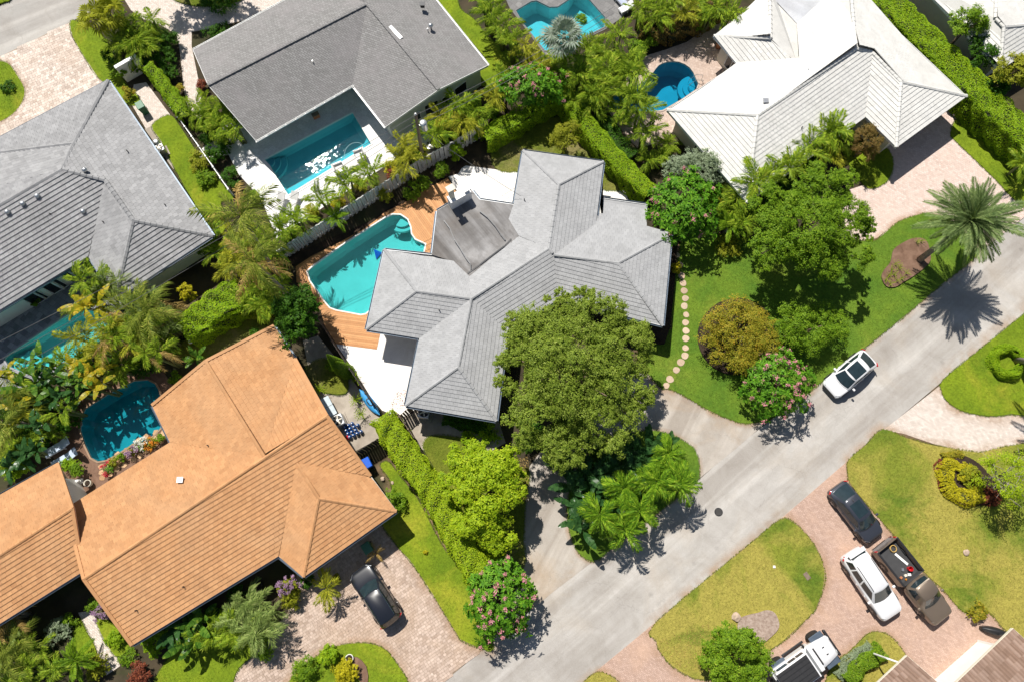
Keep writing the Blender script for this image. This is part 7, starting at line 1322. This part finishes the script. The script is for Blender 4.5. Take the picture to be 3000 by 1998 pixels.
p = P(928, 345) + Vector((0, 0, .05)); e = empty('fire_table', p, 'dark brown box on the shaded terrace edge', 'box', None, R(28)); o = MB().box((0, 0, .2), (.55, .32, .4)).obj('box_body', m_terra, e); MB().box((0, 0, .42), (.6, .36, .05)).obj('lid', m_wood, e)
# pots
def pot(px, py, r, hh, mat, label, soil=True):
    p = P(px, py); e = empty('plant_pot', p, label, 'pot'); MB().lathe([(r * .65, 0), (r * .95, hh * .7), (r, hh), (r * .86, hh), (r * .8, hh * .85)], 18).obj('pot_body', mat, e, True); MB().lathe([(r * .8, hh * .8), (r * .78, hh * .86)], 16).obj('pot_soil', m_mulch, e)
pot(759, 1713, .36, .5, m_blk, 'large black pot under the orange eave'); pot(267, 1416, .26, .5, m_wallc, 'pale pot at the garage wall by the pool'); pot(2103, 140, .34, .7, m_terra, 'terracotta urn at the white house corner'); pot(1027, 1925, .28, .4, m_wallw, 'pale pot in the bottom lawn island'); pot(103, 890, .3, .4, m_terra, 'pot with plant on the blue grey patio')
shrub(103, 885, .9, 15, 'potted shrub on the blue grey patio by the left house wall', 'green', 'potted_shrub', None, .08)
# statue (white lion) at the garage wall
p = P(232, 1412); e = empty('garden_statue', p, 'small white stone animal statue at the garage wall', 'statue', None, R(20)); MB().box((0, 0, .1), (.7, .36, .2)).obj('plinth', m_wallw, e)
vv = [(-.28, 0, .30), (-.1, 0, .36), (.1, 0, .38), (.22, 0, .52), (.32, 0, .56), (-.24, .1, .2), (-.24, -.1, .2), (.16, .09, .2), (.16, -.09, .2)]; ed = [(0, 1), (1, 2), (2, 3), (3, 4), (0, 5), (0, 6), (2, 7), (2, 8)]
me = bpy.data.meshes.new('statue_body'); me.from_pydata(vv, ed, []); me.materials.append(m_plw); o = link('statue_body', me, e); sk = o.modifiers.new('skin', 'SKIN'); 
for i, r in enumerate((.12, .13, .13, .12, .09, .05, .05, .05, .05)): me.skin_vertices[0].data[i].radius = (r, r)
me.skin_vertices[0].data[1].use_root = True; subd(o, 1)
# rocks, meter lids, small things
for i, (x, y, r) in enumerate(((2155, 1806, .32), (2827, 1617, .22), (1122, 1402, .16), (1150, 1414, .12))):
    bm_ = bmesh.new(); bmesh.ops.create_icosphere(bm_, subdivisions=2, radius=r)
    for v in bm_.verts: v.co *= random.uniform(.8, 1.15); v.co.z *= .55
    me = bpy.data.meshes.new('rock'); bm_.to_mesh(me); bm_.free(); me.materials.append(plain('rock', (.42, .32, .24), .9, 0, .2, 6) if i == 0 else bpy.data.materials['rock']); o = link('rock', me); o.location = P(x, y) + Vector((0, 0, .12 + r * .25)); tag(o, ['flat brown rock in the pebble bed', 'pinkish rock on the wide dry lawn', 'pale rock beside the orange roof', 'small pale rock at the strip lawn'][i], 'rock')
p = P(2362, 1686); o = MB().box((0, 0, .11), (.5, .32, .06)).obj('meter_lid', m_wood); o.location = p; o.rotation_euler = (0, 0, -1.0); tag(o, 'brown utility lid in the dry lawn island', 'utility lid')
o = MB().box((0, 0, .13), (.16, .16, .05)).obj('marker_plate', m_plw); o.location = P(2266, 1659); tag(o, 'small white plate in the dry lawn island', 'plate')
m = MB().lathe([(.16, 0), (.18, .1), (.1, .16)], 14); o = m.obj('garden_lamp', m_plw); o.location = P(562, 1002) + Vector((0, 0, .1)); tag(o, 'round white lamp on the shaded lawn above the orange roof', 'lamp')
for i, (x, y) in enumerate(((1605, 166), (1628, 170))):
    p = P(x, y); e = empty('bird_ornament', p, ['left white bird ornament below the angular pool', 'right white bird ornament below the angular pool'][i], 'ornament'); bm_ = bmesh.new(); bmesh.ops.create_uvsphere(bm_, u_segments=10, v_segments=7, radius=.16); me = bpy.data.meshes.new('bird_body'); bmesh.ops.scale(bm_, vec=(1.3, .8, .8), verts=bm_.verts); bmesh.ops.translate(bm_, vec=(0, 0, .22), verts=bm_.verts); bm_.to_mesh(me); bm_.free(); link('bird_body', me, e, m_plw); MB().tube([(.14, 0, .25), (.22, 0, .42), (.3, 0, .46)], [.05, .035, .02], 7).obj('neck', m_plw, e); MB().tube([(0, 0, 0), (0, 0, .15)], .02, 5).obj('legs', m_blk, e)
# black sports car nose/tarp at the white wall, bottom right
a = P(2906, 1846); e = empty('covered_motorbike', a, 'black covered motorbike behind the white wall', 'motorbike', None, R(-12)); V = []; F = []
for i in range(7):
    t = i / 6 * 2 - 1; w = .28 * (1 - t * t * .6); hh = .55 + .25 * math.cos(t * 2.2) + .08 * math.sin(i * 2.1); V += [(t * .9, -w, .02), (t * .9, -w * .8, hh * .7), (t * .9, 0, hh), (t * .9, w * .8, hh * .7), (t * .9, w, .02)]
for i in range(6):
    for j in range(4): F.append([i * 5 + j, i * 5 + j + 1, i * 5 + 6 + j, i * 5 + 5 + j])
F += [[0, 1, 2, 3, 4], [34, 33, 32, 31, 30]]; mesh_obj('cover', V, F, plain('black_cover', (.02, .02, .022), .35), e)
for x in (-.55, .55): m = MB().lathe([(.14, -.06), (.24, -.06), (.24, .06), (.14, .06)], 16); m.v = [Matrix.Translation((x, 0, .24)) @ Matrix.Rotation(R(90), 4, 'X') @ v for v in m.v]; m.obj('wheel', m_tyre, e)
# fallen leaves and litter (too many to count)
def litter(region, n, cols, label, s=.06, z=.06):
    w = ground_pts(region); xs = [p[0] for p in w]; ys = [p[1] for p in w]; c = []
    while len(c) < n:
        x, y = random.uniform(min(xs), max(xs)), random.uniform(min(ys), max(ys))
        if inside(w, x, y): c.append((x, y, z + random.uniform(0, .015)))
    c = np.array(c); nr = unit(n) * .25 + np.array([0, 0, 1]); nr /= np.linalg.norm(nr, axis=1, keepdims=True); o = link('fallen_leaves', bulk('fallen_leaves', leaf_quads(c, nr, s, .5).reshape(-1, 3), 4, cols), None, None, 'stuff'); tag(o, label, 'leaf litter')
litter(S('B1', (1040, 1230), (1110, 1200), (1120, 1330), (980, 1340)), 160, LG['red'], 'fallen brown leaves on the west patio', .07)
litter(S('C2', (1180, 1290), (1500, 1180), (1600, 1300), (1500, 1520), (1300, 1460), (1200, 1380)), 700, LG['dry'], 'fallen orange leaves on the dry lawn island', .06, .16)
litter(S('B1', (960, -30), (1230, -90), (1240, -20), (1080, 30)), 200, LG['russet'], 'fallen leaves on the wooden deck', .05, .085)
litter(S('C2', (210, 100), (330, 90), (340, 400), (230, 350)), 500, LG['dry'], 'dry leaf litter under the lime green tree', .08, .19)
